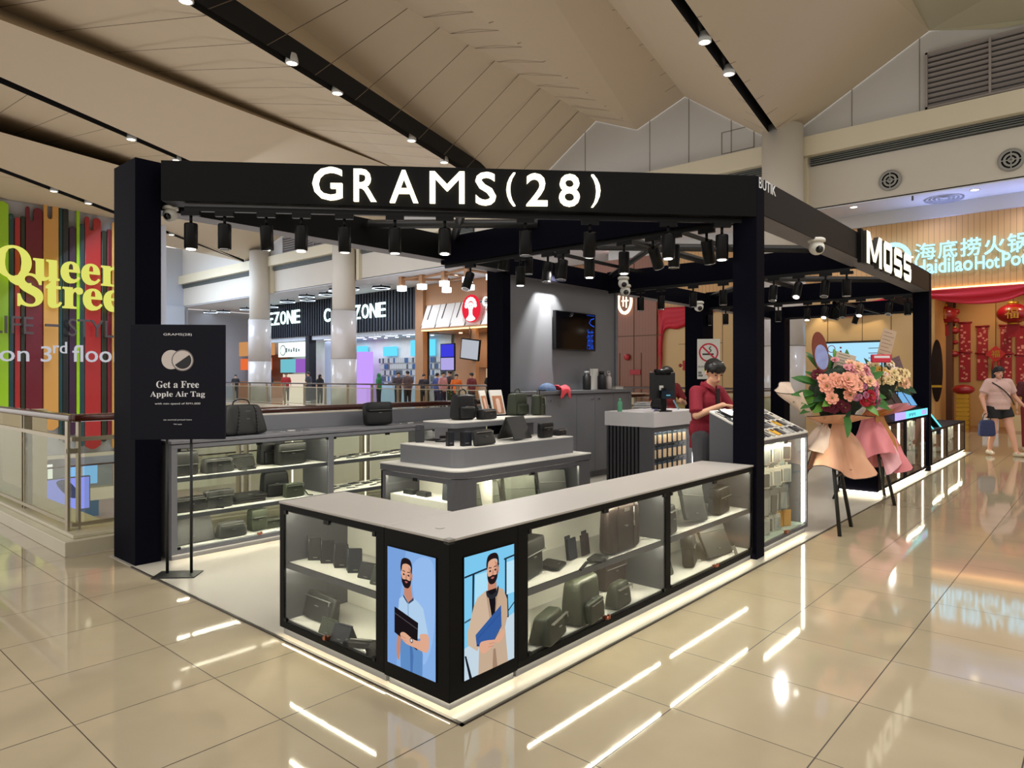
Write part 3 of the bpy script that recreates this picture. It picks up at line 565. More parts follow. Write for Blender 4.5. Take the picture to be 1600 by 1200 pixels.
t = far_cab('tall phone case cabinet with navy end panel behind the flower stands', 7.09, 9.98, .86, (X(1382)-7.09, X(1413)-7.09, X(1417)-7.09, X(1450)-7.12), (X(1406)-7.09, X(1443.5)-7.09), end=True)
b = MB(); b.box(-.012,-.004,.045,.0,.45,.9); b.build('end_panel', NAVY, t); b = MB(); b.box(-.03,0,.035,-.012,.45,.042); b.build('floor_glow_strip', LED, t)
b = MB(); wedge(b,0,2.88,[(0,.86),(.05,.96),(.45,1.14),(.45,.86)],0); b.build('sloped_top', BLK, t)
b = MB(); b.box(X(1398)-7.09,-.012,.865,X(1414)-7.09,-.002,.965,1); b.box(X(1415)-7.09,-.012,.865,2.84,-.002,.965,0)
for k in range(7): b.box(X(1419)-7.09+k*.06,-.0132,.885+.012*(k%3),X(1419)-7.06+k*.06,-.0125,.935-.01*(k%2),2)
b.box(X(1439)-7.09,-.013,.88,X(1446)-7.09,-.0125,.95,1)
b.build('lit_price_band', [glow('cyan_band', (110,225,235), 1.3), glow('lilac_band', (190,170,245), 1.2), glow('band_ink', (60,120,160), .6)], t)
t = far_cab('low phone case cabinet past the far right post, nearer bay', X(1456), X(1480), .60, (.06, X(1480)-X(1456)-.02), (X(1474)-X(1456),)); t2 = far_cab('low phone case cabinet at the far end of the kiosk', X(1480)+.01, 13.48, .60, (.06, 13.48-X(1480)-.06), (X(1500)-X(1480),))
t = thing('step_display', 'black stepped shelf with cyan lit edges standing on the low cabinet', 'display shelf', (X(1462),.05,.606))
b = MB(); w = 1.6; b.box(0,.35,0,w,.4,.42); b.box(0,0.35,.38,w,.42,.42); wedge(b,.6,.66,[(0,0),(.38,0),(.38,.42),(.3,.42)],0); wedge(b,0,.03,[(0,0),(.38,0),(.38,.42),(.3,.42)],0); b.build('shelf', BLK, t); b = MB(); wedge(b,.66,.70,[(-.02,.0),(.01,0),(.33,.42),(.28,.42)],0); wedge(b,.03,.06,[(-.02,.0),(.01,0),(.1,.1),(.06,.1)],0); b.build('lit_edge', MATS['cyan_band'], t)
# ---- cash desk
t = thing('cash_desk', 'cash desk with white band top, dark ribbed front and case rack side', 'cash desk', (5.406,2.083,.006))
b = MB(); b.box(0,0,.815,1.26,.72,.995); b.build('counter_top', mat('white_counter', (205,202,205), .4), t, .003)
b = MB(); b.box(.03,.22,0,.06,.70,.815,1); b.box(.02,.02,0,.05,.22,.815,0); b.box(.05,.68,0,1.2,.70,.815); b.box(1.16,.03,0,1.24,.68,.815,0); b.box(.05,.02,0,1.16,.03,.12); b.box(.05,.02,.76,1.16,.03,.815); b.build('body', [DGREY, BLK], t)
b = MB()
for i in range(9): b.box(.0,.235+i*.053,0,.03,.265+i*.053,.814)
b.build('ribbing', mat('charcoal_rib', (52,52,56), .5), t)
b = MB(); b.box(.05,.16,.1,1.16,.17,.8); b.build('rack_panel', MATS['dark_grey_laminate'], t); b = MB(); b.box(1.07,.022,.05,1.12,.034,.8); b.build('light_strip', LEDW, t); b = MB(); b.box(.06,.055,.8,1.0,.065,.804); b.build('light_strip', LEDC, t)
# ---- advertising easel sign
t = thing('poster_stand', 'black two-legged poster stand with dark navy offer board by the left post', 'poster stand', (.112,2.975,.006))
p0 = FZ(242,906); p1 = FZ(311,902); p2 = FZ(255,888); ux = Vector((1,-.98,0)).normalized(); M = Matrix.Translation((0,0,0)) @ Matrix.Rotation(math.atan2(ux.y,ux.x),4,'Z')
b = MB(); b.box(-.15,-.09,0,.15,.09,.008,0,M); b.build('base_plate', mat('stand_black', (16,16,17), .45), t, .002)
for x in (-.085,.085): b = MB(); b.tube(M @ Vector((x,.03,.008)), M @ Vector((x,.03,1.0)), .011, 8); b.build('leg', MATS['stand_black'], t)
b = MB(); b.box(-.335,.0,.985,.335,.02,1.82,0,M); brd = b.build('board', mat('navy_board', (14,14,26), .5, spec=.15), t, .003)
Wt = mat('print_white', (225,225,228), .6, emit=.0); LG = mat('print_grey', (170,168,172), .6)
def mathbold(s):
    return ''.join(chr(0x1D400+ord(c)-65) if 'A'<=c<='Z' else chr(0x1D41A+ord(c)-97) if 'a'<=c<='z' else c for c in s)
for body, x, z, h, w in (('GRAMS(28)', 0, 1.735, .022, .2),(mathbold('Get a Free'), 0, 1.36, .05, .30),(mathbold('Apple Air Tag'), 0, 1.285, .05, .385),('with min spend of RM1,000', 0, 1.235, .018, .32),('on normal priced item', 0, 1.12, .014, .2),("T&C apply", 0, 1.09, .010, .06)):
    vs, fs = text_mesh(body, w, h, .0005); b = MB(); b.add(vs, fs, 0, False, M @ Matrix.Translation((-w/2,-.0008,z))); b.build('printed_text', Wt, brd)
b = MB()
def disc(b, cx, cz, rx, rz, y, mi, n=36, a0=0, a1=2*PI):
    pts = [(cx+rx*math.cos(a0+(a1-a0)*i/n), y, cz+rz*math.sin(a0+(a1-a0)*i/n)) for i in range(n+(0 if abs(a1-a0-2*PI)<.01 else 1))]; b.add([tuple(M @ Vector(q)) for q in pts], [list(range(len(pts)))], mi)
disc(b,-.045,1.565,.068,.070,-.0012,0); disc(b,.035,1.56,.078,.078,-.0016,1); disc(b,.035,1.56,.070,.070,-.002,0); disc(b,.035,1.56,.062,.062,-.0023,2,a0=-2.6,a1=.7)
b.build('printed_tag', [mat('print_silver', (205,195,190), .5), mat('print_silver_dark', (120,112,110), .5), mat('print_dark', (25,25,30), .5)], brd)
# ================================================================== MURAL WALL ACROSS THE VOID
def u(px, py=500, Y=30.): return FY(px, py, Y)
mur = thing('street_mural', 'huge mural of tall coloured rounded boards on the wall across the void', 'mural', (5,30.05,0))
HUES = dict(lime=(150,195,30), teal=(20,62,66), red=(165,38,38), dgreen=(34,40,24), maroon=(104,16,34), orange=(204,150,76), black=(24,26,28), purple=(56,22,54), cream=(222,176,110))
def plank(x0, x1, ytop, ybot, hue, notch=(), dep=.12):
    a = u(x0,ytop); c = u(x1,ybot); X0, X1, Z1, Z0 = a.x-5, c.x-5, a.z, c.z; r = (X1-X0)/2*.9
    top = [(X0,Z1-r*.6)]+[(X0+(X1-X0)*(i/8), Z1-r*.6+r*.6*math.sin(PI*i/8)) for i in range(1,8)]+[(X1,Z1-r*.6)]
    if notch:
        n0, n1, yn = notch; A = u(n0).x-5; B = u(n1).x-5; zn = u(n0,yn).z; rr = (B-A)/2
        q1 = (A-X0)/2; q2 = (X1-B)/2
        top = [(X0,Z1-q1)]+[(X0+q1-q1*math.cos(PI*i/6), Z1-q1+q1*math.sin(PI*i/6)) for i in range(1,6)]+[(A,Z1-q1)]+[(A,zn+rr)]+[(A+rr-rr*math.cos(PI*i/6), zn+rr-rr*math.sin(PI*i/6)) for i in range(1,6)]+[(B,zn+rr),(B,Z1-q2)]+[(B+q2-q2*math.cos(PI*i/6), Z1-q2+q2*math.sin(PI*i/6)) for i in range(1,6)]+[(X1,Z1-q2)]
    bot = [(X1,Z0+r*.6)]+[(X1-(X1-X0)*(i/8), Z0+r*.6-r*.6*math.sin(PI*i/8)) for i in range(1,8)]+[(X0,Z0+r*.6)]
    pts = [(x,-z) for x,z in (top+bot)]
    b = MB(); b.prism(pts, 0, dep, 0, Matrix.Rotation(-PI/2,4,'X') @ Matrix.Identity(4)); 
    for i,(x,y,z) in enumerate(b.v): b.v[i] = (x, -abs(y) if False else -(y), -z if False else z)
    o = b.build('board', mat('board_'+hue, HUES[hue], .3, coat=.3), mur, .02); return o
for a in ((-30,-18,300,760,'red'),(-17,-8,320,740,'black'),(-7,12.5,313,760,'lime'),(13,21,333,703,'teal'),(22.5,31,339,679,'red'),(32,38.5,337,690,'dgreen'),(39.5,66,322,664,'maroon',(46,52,345)),(67,90.5,308,672,'orange',(73,81,342)),
    (91.5,97,316,688,'teal'),(97.5,106.5,325,692,'black'),(107.5,118,353,680,'purple'),(118.5,123.5,320,709,'lime'),(124,131.5,350,697,'teal'),(132,157,338,701,'red',(139,145,360)),(158,166,360,690,'dgreen'),(167,173,358,680,'maroon'),(174,184,346,700,'orange'),(185,196,330,690,'black'),(197,215,322,700,'maroon'),(216,228,340,690,'lime'),(229,245,330,690,'teal')):
    plank(*a, **({'dep': .16} if a[4] in ('lime','orange') else {}))
YG = glow('yellow_green_letter', (228,228,110), .95); GRL = mat('steel_letter', (92,84,84), .35, .6); WHL = glow('soft_white_letter', (215,215,222), .75)
def wall_text(root, name, body, px0, px1, y1, y0, m, Y=29.8, bold=0., dep=.08):
    a = FY(px0,y1,Y); c = FY(px1,y0,Y); z0 = FY((px0+px1)/2, y0, Y).z; z1 = FY((px0+px1)/2, y1, Y).z
    vs, fs = text_mesh(body, c.x-a.x, z1-z0, dep, bold=bold); b = MB(); b.add(vs, fs, 0, False, Matrix.Translation((a.x,Y,z0))); o = b.build(name, m, root); return o
t = thing('mural_sign', 'glowing yellow serif words Queen Street over the coloured mural boards', 'sign')
wall_text(t,'word',mathbold('Queen'),-9,193,392,452,YG,29.65,bold=.01); wall_text(t,'word',mathbold('Street'),27,214,434,484,YG,29.65,bold=.01)
t = thing('mural_sign', 'dull steel letters LIFE and STYLE on the coloured mural boards', 'sign'); wall_text(t,'word','LIFE',-14,52,494,521,GRL,29.6); MB().box(FY(70,508,29.6).x,29.52,FY(70,510,29.6).z,FY(91,508,29.6).x,29.6,FY(70,506,29.6).z).build('dash', GRL, t); wall_text(t,'word','STYLE',106,192,500,527,GRL,29.6)
t = thing('mural_sign', 'white words on 3rd floor low on the coloured mural boards', 'sign'); wall_text(t,'word','on 3',-1,80,540,565,WHL,29.6); wall_text(t,'word','rd',83,104,534,552,WHL,29.6); wall_text(t,'word','floor',113,190,540,566,WHL,29.6)
# ================================================================== RAILINGS
RAILW = mat('dark_wood_rail', (70,30,22), .22, coat=.6); RAILB = mat('dark_bronze_rail', (48,30,26), .25, coat=.6); STEEL = mat('champagne_steel', (176,164,140), .3, .7); MARB = mat('curb_marble', (196,188,164), .25, var=.08, scale=2)
GLR = glass('rail_glass', (244,247,240), .9)
def railing(name, label, pts, rm, posts, H=1.1, zb=.12, sub=True):
    t = thing(name, label, 'railing', pts[0]); o = Vector(pts[0])
    b = MB()
    for i in range(len(pts)-1):
        a = Vector(pts[i])-o; c = Vector(pts[i+1])-o; d = (c-a).normalized(); n = Vector((-d.y,d.x,0))
        b.add([tuple(a+n*s1*.045+Vector((0,0,z))+d*-.03) for s1,z in ((-1,H-.035),(1,H-.035),(1,H+.03),(-1,H+.03))]+[tuple(c+n*s1*.045+Vector((0,0,z))+d*.03) for s1,z in ((-1,H-.035),(1,H-.035),(1,H+.03),(-1,H+.03))],[(0,3,2,1),(4,5,6,7),(0,1,5,4),(1,2,6,5),(2,3,7,6),(3,0,4,7)])
    b.build('handrail', rm, t, .025, 3)
    for i in range(len(pts)-1):
        a = Vector(pts[i])-o; c = Vector(pts[i+1])-o; L = (c-a).length; d = (c-a).normalized(); M = d.to_track_quat('X','Z').to_matrix().to_4x4(); M.translation = a
        if sub:
            b = MB(); b.box(0,-.012,H-.2,L,.012,H-.165,0,M); b.box(0,-.012,zb+.06,L,.012,zb+.09,0,M); b.build('rail_bar', STEEL, t)
        n = max(1,int(L/posts)); 
        for k in range(n):
            x = L*k/n; q = MB(); q.box(x-.05,-.01,zb,x-.03,.06,H-.03,0,M); q.box(x+.03,-.01,zb,x+.05,.06,H-.03,0,M); q.box(x-.05,.0,H-.3,x+.05,.02,H-.26,0,M); q.build('post', STEEL, t)
            g = MB(); g.box(x+.08,-.005,zb+.05,L*(k+1)/n-.08,.005,H-.2,0,M); g.build('glass_panel', GLR, t)
    return t
railing('balcony_railing', 'near glass railing with dark handrail turning the corner at the left', [(-.12,16.5,0),(-.12,4.46,0),(16.4,4.46,0)], RAILW, 1.45)
railing('balcony_railing', 'glass railing of the walkway across the void with paired posts', [(16.62,36.9,0),(16.62,4.5,0)], RAILB, 1.8, zb=.02)
b = MB(); b.box(-.27,4.16,0,.25,40,.12); b.box(.25,4.16,0,16.5,4.66,.12); b.box(-.19,4.24,.12,.2,40,.15); b.box(.2,4.24,.12,16.5,4.6,.15); struct(b.build('trim_6', MARB, None, .006))
for y in (5.1,5.55,6.0): tag(MB().tube((-.62,y,0),(-.62,y,.96),.012,8).build('stanchion', STEEL), 'thin steel upright standing left of the void curb, '+{5.1:'nearest',5.55:'middle',6.0:'farthest'}[y]+' of three', 'stanchion')
# lower level seen through the railing
spot('lower_lamp', (4.5,34,-2.1), (4.5,34,-6), 900, 150, .9, (1,.88,.72), .2); spot('lower_lamp', (2.5,24,-2.0), (3.5,29,-5), 500, 140, .9, (1,.9,.78), .2)
def zb(px,py,Y): return FY(px,py,Y).z
t = thing('lower_balcony', 'cream lower balcony edge with brown rail across the void below the mural', 'balcony', (3,29,0)); z0 = zb(150,724,29); z1 = zb(150,762,29)
b = MB(); b.box(-4,0,z1-.5,16,.5,z1); b.build('edge', MARB, t); b = MB(); b.box(-4,-.04,z0-.07,16,.06,z0); b.build('handrail', RAILB, t); b = MB(); b.box(-4,0,z1,16,.02,z0-.1); b.build('glass_panel', GLR, t)
for k in range(12): MB().box(-3+k*1.2,-.03,z1,-2.92+k*1.2,.03,z0-.07).build('post', STEEL, t)
a = FY(62,752,26); c = FY(141,793,26); a0 = FY(12,752,26)
t = thing('hall_screen', 'wide pale lilac advertising screen with a dark shoe on the lower level', 'screen', (a0.x,26,c.z)); Wd = c.x-a0.x; Hd = a.z-c.z; MB().box(0,0,-.03,Wd,.15,Hd+.03).build('casing', DGREY, t); MB().box(.03,-.006,0,Wd-.03,0,Hd).build('screen_image_or_reflection', glow('lilac_screen', (140,150,235), 1.0), t)
b = MB(); b.prism([(x*Wd+Wd*.55,z*Hd) for x,z in cr([(.02,.92),(.1,.98),(.18,.9),(.28,.6),(.30,.42),(.24,.36),(.16,.45),(.06,.7)],5)],0,.004,0,Matrix.Translation((0,-.008,0)) @ Matrix.Rotation(PI/2,4,'X')); b.build('shoe_picture', mat('shoe_print', (40,50,90), .5), t)
MB().box(Wd*.4,.02,Hd+.03,Wd*.45,.1,Hd+2.2).build('hanger', DGREY, t)
for i,(px,Y,w,lb) in enumerate(((52,17,.28,'broad'),(4,19,.4,'leftmost'))):
    x = FY(px,700,Y).x; tag(MB().box(x,Y,-5.5,x+w,Y+.35,zb(px,640,Y)).build('hall_pillar', mat('pillar_paint', (206,196,164), .6)), lb+' square cream pillar rising from the lower hall behind the glass railing', 'pillar')
for x,y,c,lb in ((5.6,37,(230,90,90),'red'),(7.4,38,(235,235,235),'white'),(3.6,39,(240,170,180),'pink'),(8.8,36,(120,170,230),'blue')):
    tt = thing('lower_kiosk', lb+' lit shop counter on the lower level seen through the railing', 'shop counter', (x,y,-5.5)); MB().box(0,0,0,1.3,.6,1.0).build('base', mat('kiosk_'+lb, c, .5), tt); MB().box(0,.2,1.6,1.3,.25,2.5).build('lit_sign', glow('kiosk_sign_'+lb, c, 1.4), tt); MB().box(.05,.2,1.0,.1,.25,1.6).build('sign_post', DGREY, tt)
# ================================================================== DARK RIBBED SHOP
RIB = mat('rib_navy', (30,34,44), .45); RIBD = mat('rib_navy_dark', (14,16,22), .6)
shop = thing('accessory_shop', 'phone accessory shop front with dark ribbed fascia across the void', 'shop front', (21.5,32,0))
b = MB(); b.box(.06,-7.25,3.95,.2,10.0,6.12,1)
k = 0; y = -7.25
while y < 10.0: b.box(0,y,3.95,.07,y+.14,6.12,0); y += .26
b.build('fascia', [RIB, RIBD], shop)
MB().box(0,-7.3,0,.5,-7.0,4).build('jamb', RIB, shop); MB().box(0,3.2,0,.5,3.6,4).build('jamb', RIBD, shop)
MB().box(.8,2.0,0,1.4,2.7,3.95).build('pillar', mat('blue_grey_paint', (150,156,176), .5), shop)
b = MB(); b.box(.2,-7,3.7,2.45,10,3.95); b.build('inner_ceiling', mat('shop_ceiling', (200,204,212), .7), shop)
b = MB(); b.box(2.35,-7,0,2.45,10,3.7); b.build('inner_wall', mat('shop_marble', (196,196,196), .5, var=.2, scale=1.5), shop)
LW = glow('shop_white_light', (225,238,255), 4.)
for i in range(6): MB().box(.6,-6+i*1.5,3.68,.7,-5.0+i*1.5,3.70).build('light_bar', LW, shop)
for i in range(9): b = MB(); b.lathe([(.09,3.66),(.09,3.69)],10,0,Matrix.Translation((1.6,-6.3+i*1.0,0))); b.build('ceiling_lamp', LW, shop)
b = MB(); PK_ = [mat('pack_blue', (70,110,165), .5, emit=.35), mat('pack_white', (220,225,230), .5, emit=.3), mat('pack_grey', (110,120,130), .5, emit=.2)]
rnd = random.Random(3)
for r in range(5):
    for c in range(34):
        yy = -6.6+c*.17 + (3.0 if c > 16 else 0)*0; b.box(2.2,yy,.8+r*.36,2.3,yy+.12,1.08+r*.36, rnd.choice((0,1,1,2)))
o = b.build('accessory_wall', PK_, shop); o['kind'] = 'stuff'
MB().box(1.0,-1.1,0,1.6,1.15,2.9).build('lilac_display', glow('lilac_box', (190,150,240), 1.15), shop)
MB().box(2.1,-5.9,2.6,2.2,-3.9,3.5).build('cyan_screen', glow('cyan_screen', (90,190,230), 1.5), shop); MB().box(2.1,-2.6,2.65,2.2,-1.4,3.2).build('cyan_screen', glow('cyan_screen', (0,0,0), 1), shop); MB().box(2.1,.2,2.65,2.2,1.7,3.3).build('cyan_screen', glow('cyan_screen', (0,0,0), 1), shop)
MB().box(1.2,-5.5,0,1.9,-2.2,.95).build('glass_counter', mat('counter_blue', (150,175,195), .3), shop)
CZ = glow('icy_letter', (205,240,240), 3.0)
for px0,px1,yt,yb,lb in ((388,469,488,508,'left'),(505,603,477,499,'right')):
    t = thing('shop_sign', 'glowing white name on the dark ribbed shop fascia, the '+lb+' one of two', 'sign'); ya = FX(px0,490,21.42).y; yb_ = FX(px1,490,21.42).y; zt = FX((px0+px1)/2,yt,21.42).z; zb = FX((px0+px1)/2,yb,21.42).z; L = ya-yb_
    for i,(c,w) in enumerate(zip('CASEZONE',(1,1.05,1,1,1,1.05,1.05,1))):
        x0 = i*L/8+.04; vs, fs = text_mesh(c, L/8*.82, zt-zb, .06, bold=.006); b = MB(); b.add(vs, fs, 0, False, facing((21.49, ya, zb), -1, 0) @ Matrix.Translation((x0,0,0))); b.build('letter', CZ, t)
HX = glow('hex_light', (225,240,255), 4.5)
for i,(x,y) in enumerate(((20.2,45.6),(20.6,44.5),(20.8,41.6),(21.0,38.8),(20.1,35.3),(20.4,33.6),(19.4,32.1),(19.6,30.4),(18.9,28.4),(19.8,25.9),(19.0,27.4))):
    t = thing('hexagon_lamp', 'hexagonal ring lamp under the soffit before the dark ribbed shop, '+ORD[i]+' from the left', 'lamp', (x,y,5.92), 0, 'hexagonal ring lamps')
    b = MB(); b.lathe([(.42,0),(.5,0),(.5,.09),(.42,.09),(.42,0)],6,cap=False); b.build('ring', BLK, t); b = MB(); b.lathe([(.41,-.004),(.5,-.004)],6,cap=False); b.build('light_ring', HX, t); MB().box(-.02,-.02,.09,.02,.02,.2).build('hanger', BLK, t)
# far left shops beside it
t = thing('food_counter', 'small wood fronted food shop with orange signs at the far left', 'shop front', (22,44.2,0)); MB().box(0,-3.4,0,1.5,1.2,1.1).build('counter', mat('warm_wood', (150,96,56), .5, var=.2, scale=4), t); MB().box(.2,-3.4,2.9,.4,1.2,3.9).build('wood_sign', glow('wood_sign', (210,150,95), .9), t); MB().box(.2,-3.2,1.9,.3,1.0,2.7).build('menu_light', glow('menu_orange', (230,110,60), 1.0), t); b = MB(); b.box(1.4,-3.4,0,1.5,1.2,3); b.build('inner_wall', mat('inner_brown', (110,70,50), .7), t)
t = thing('shop_sign_box', 'white lit sign with round logo and posters behind the left white column', 'sign', (22.6,39.5,0)); MB().box(0,-2.3,2.75,.2,1.2,3.7).build('lit_sign', glow('white_sign', (225,245,240), 1.6), t); MB().box(.1,-.7,1.7,.2,1.1,2.6).build('poster', glow('cyan_poster', (120,200,215), .9), t); MB().box(.1,-2.3,1.7,.2,-.8,2.6).build('poster', glow('purple_poster', (160,100,200), .9), t)
b = MB(); b.lathe([(.3,0),(.36,0),(.36,.02),(.3,.02)],20,0,Matrix.Translation((-.02,.6,3.2)) @ Matrix.Rotation(PI/2,4,'Y'),cap=False); [b.box(-.03,.05-k*.3,3.05+.04*(k%2),-.01,.2-k*.3,3.35-.05*(k%3)) for k in range(6)]; b.build('logo', mat('logo_grey', (120,130,130), .5), t); MB().box(.4,-2.4,0,.6,1.3,1.6).build('inner_display', glow('warm_display', (240,225,205), .9), t)
# ================================================================== WOODEN TEA SHOP
WD = mat('tea_wood', (168,122,84), .5, var=.12, scale=3); WDS = slats('tea_wood_slats', (176,130,92), (112,78,54), .14); WPN = mat('pale_canvas_panel', (222,214,204), .6)
t = thing('tea_shop', 'tea shop front of warm wood with tilted pale panels and round red logo', 'shop front', (21.3,21.5,0)); tea = t
MB().box(.1,-8,5.05,.3,3.2,6.1).build('upper_slats', WDS, t); MB().box(-.1,2.8,0,.2,3.4,6.1).build('jamb', WD, t); MB().box(-.1,-.95,0,.1,-.7,3.9).build('post', WD, t)
b = MB()
for i in range(10): y1 = 2.7-i*1.05; b.add([(-.35,y1-1.0,3.85),(-.35,y1,3.85),(.1,y1,5.05),(.1,y1-1.0,5.05),(-.3,y1-1.0,3.85),(-.3,y1,3.85),(.15,y1,5.05),(.15,y1-1.0,5.05)],[(0,3,2,1),(4,5,6,7),(0,1,5,4),(1,2,6,5),(2,3,7,6),(3,0,4,7)])
b.build('tilted_panels', WPN, t); MB().box(-.4,-7.5,3.78,.1,2.8,3.86).build('sill', WD, t); MB().box(-.3,-7,3.74,.0,2.7,3.78).build('light_strip', glow('tea_glow', (255,205,140), 3.), t)
b = MB()
for i in range(11): b.tube((-.39,2.72-i*1.05,3.8),(.0,2.5-i*1.05,4.5),.025,6); b.tube((-.2,2.35-i*1.05,4.3),(.08,2.3-i*1.05,5.05),.02,6)
b.build('rods', mat('dark_rod', (60,40,32), .5), t)
MB().box(2.2,-8,0,2.4,2.8,3.8).build('back_slats', WDS, t); MB().box(2.0,-3.0,1.9,2.2,1.0,2.1).build('shelf', WD, t); MB().box(2.15,-3.0,1.2,2.18,.5,1.85).build('lit_niche', glow('warm_niche', (235,205,170), .8), t); MB().box(.3,-8,0,.9,1.2,1.05).build('counter', mat('tea_counter', (190,165,140), .5), t); MB().box(.3,-8,3.7,2.3,2.8,3.78).build('inner_ceiling', WD, t)
b = MB()
for i in range(7): b.lathe([(.09,3.66),(.09,3.69)],10,0,Matrix.Translation((1.4,-5+i*1.1,0)))
b.build('ceiling_lamps', glow('warm_lamp', (255,225,170), 6.), t)
t = thing('shop_sign', 'round red shop logo with a pale headdress figure on the tea shop', 'sign'); c = FX(737,482,20.85)
M = facing((20.85,c.y,c.z),-1,0) @ Matrix.Rotation(PI/2,4,'X')
b = MB(); b.lathe([(.58,0),(.58,.06)],32,0,M @ Matrix.Diagonal((1,1.12,1,1))); b.build('disc', glow('logo_red', (225,40,60), 1.1), t)
b = MB()
for k in range(9): a = PI*(k/8); b.lathe([(.10,.065),(.10,.075)],12,0,M @ Matrix.Translation((.3*math.cos(a),.12+.32*math.sin(a),0)))
b.lathe([(.19,.065),(.19,.08)],16,0,M @ Matrix.Translation((0,.1,0))); b.prism(cr([(-.3,-.5),(-.12,-.3),(-.1,0),(.1,0),(.12,-.3),(.3,-.5),(0,-.6)],4),.065,.078,0,M); b.build('emblem', glow('logo_white', (250,240,240), 1.5), t)
b = MB()
for x in (-.07,.07): b.lathe([(.025,.08),(.025,.086)],8,0,M @ Matrix.Translation((x,.12,0)))
b.build('emblem_eyes', mat('emblem_dark', (90,30,40), .5), t)
MB().box(20.84,c.y-5.0,c.z+.25,20.9,c.y+.3,c.z+.3).build('bracket', RIB, t); MB().box(20.86,c.y-.05,c.z+.2,21.45,c.y+.05,c.z+.3).build('bracket', RIB, t)
for body,a0,a1,yt,yb in (('CHAGEE',756,806,464,479),('霸',767,775,483,492),('王',779,787,483,492)):
    ya = FX(a0,470,20.85).y; y2 = FX(a1,470,20.85).y; zt = FX(a0,yt,20.85).z; zb = FX(a0,yb,20.85).z; b = MB(); vs, fs = text_mesh(body, ya-y2, zt-zb, .05, bold=.01); b.add(vs, fs, 0, False, facing((20.8,ya,zb),-1,0)); b.build('letter', CZ, t)
t = thing('menu_screen', 'upright blue and lilac double screen on the tea shop wall', 'screen', FX(699,540,21.2)); b = MB(); b.box(0,-.5,-1.25,.08,.5,.1); b.build('casing', BLK, t); MB().box(-.01,-.46,-.55,0,.46,.06).build('screen_image_or_reflection', glow('deep_blue_screen', (60,60,210), 1.1), t); MB().box(-.01,-.46,-1.2,0,.46,-.6).build('screen_image_or_reflection', glow('lilac_screen2', (170,160,220), 1.1), t)
t = thing('menu_screen', 'tilted grey menu screen hanging inside the tea shop', 'screen', FX(734,546,21.0)); M = Matrix.Rotation(.12,4,'X'); b = MB(); b.box(0,-.62,-.5,.08,.62,.5,0,M); b.build('casing', BLK, t); b = MB(); b.box(-.01,-.56,-.44,0,.56,.44,0,M); b.build('screen_image_or_reflection', glow('grey_menu', (190,195,205), .9), t); b = MB(); b.tube((0,0,.5),(0,0,1.2),.03,6); b.build('hanger', DGREY, t)
for i,(x,y) in enumerate(((18.75,23.0),(18.95,21.8),(18.9,20.25),(20.5,21.8),(18.7,18.6),(20.55,20.3),(18.8,17.3),(20.6,18.9))):
    t = thing('pendant_lamp', 'white cube lamp under a wooden bracket before the tea shop, '+ORD[i]+' of the cluster', 'lamp', (x,y,5.45), 0, 'cube lamps before the tea shop')
    MB().box(-.16,-.16,0,.16,.16,.24).build('shade', glow('cube_light', (225,240,250), 3.2), t); MB().box(-.11,-.11,.24,.11,.11,.75).build('bracket', WD, t)
for i,(a,c) in enumerate((((18.75,23.0,6.0),(18.95,21.8,6.05)),((18.95,21.8,6.0),(18.9,20.2,6.05)),((18.9,20.25,6.),(18.7,18.6,6.05)),((20.5,21.8,6.),(20.55,20.3,6.05)),((18.75,23.0,6.),(20.5,21.8,6.05)),((18.9,20.2,6.),(20.55,20.3,6.05)),((18.7,18.6,6.),(20.6,18.9,6.05)))):
    b = MB(); b.tube(a,c,.06,4); tag(b.build('wood_batten', WD), 'wooden batten between cube lamps before the tea shop, '+ORD[i]+' counted from the left', 'batten', 'wooden battens of the lamp lattice')
# ================================================================== RESTAURANT ON THE RIGHT
HW = slats('oak_slats', (206,160,104), (92,62,36), .13); BEI = mat('beige_panel', (206,170,116), .5, var=.03, scale=2); DWS = slats('dark_wood_slats', (140,92,70), (100,62,48), .12)
b = MB(); b.box(19.6,-9,3.85,19.9,10.0,5.75); struct(b.build('wall_slatted', HW)); b = MB(); b.box(19.5,-9,5.75,19.9,12,6.13); struct(b.build('wall_fascia', PLASTERB))
b = MB(); b.box(19.5,10.0,0,19.9,12.6,5.75); struct(b.build('wall_slatted', DWS))
b = MB(); b.box(19.62,1.62,0,19.9,10.0,3.85); struct(b.build('wall_beige', BEI))
b = MB()
for y in (2.6,3.35,4.3,5.7,6.8,7.6,8.8): b.box(19.612,y,0,19.62,y+.015,3.85)
b.box(19.612,7.6,2.55,19.62,9.2,2.565); b.box(19.48,10.9,0,19.5,10.92,5.7); b.box(19.48,9.75,2.9,19.5,12.5,2.92); b.box(19.48,10.6,.0,19.5,10.62,2.3); b.box(19.48,11.5,0,19.5,11.52,2.3); struct(b.build('trim_7', mat('dark_joint', (96,68,44), .7)))
b = MB(); b.box(21.9,-9,0,22.1,1.62,4.4); b.box(19.62,1.55,0,22.0,1.68,4.4); b.box(19.95,-9,4.2,21.85,1.5,4.3); struct(b.build('wall_entrance', mat('ochre_entrance_wall', (196,152,92), .6, var=.04, scale=2)))
MB_ = MB(); MB_.box(19.55,-9,3.80,19.62,1.6,3.84); tag(MB_.build('cove_light', glow('cove_warm', (255,190,120), 5.)), 'warm cove light line above the red drape over the entrance', 'light strip')
spot('entrance_lamp', (20.6,.4,4.1), (21.6,.4,1.5), 70, 120, .8, (1,.75,.5), .1); spot('entrance_lamp', (20.6,-1.0,4.1), (21.6,-1.0,1.0), 70, 120, .8, (1,.75,.5), .1)
for y in (3.2,4.4): spot('panel_lamp', (19.2,y,3.7), (19.6,y,2.2), 45, 70, .6, (1,.85,.6), .04)
HL = glow('icy_blue_letter', (150,215,250), 2.2)
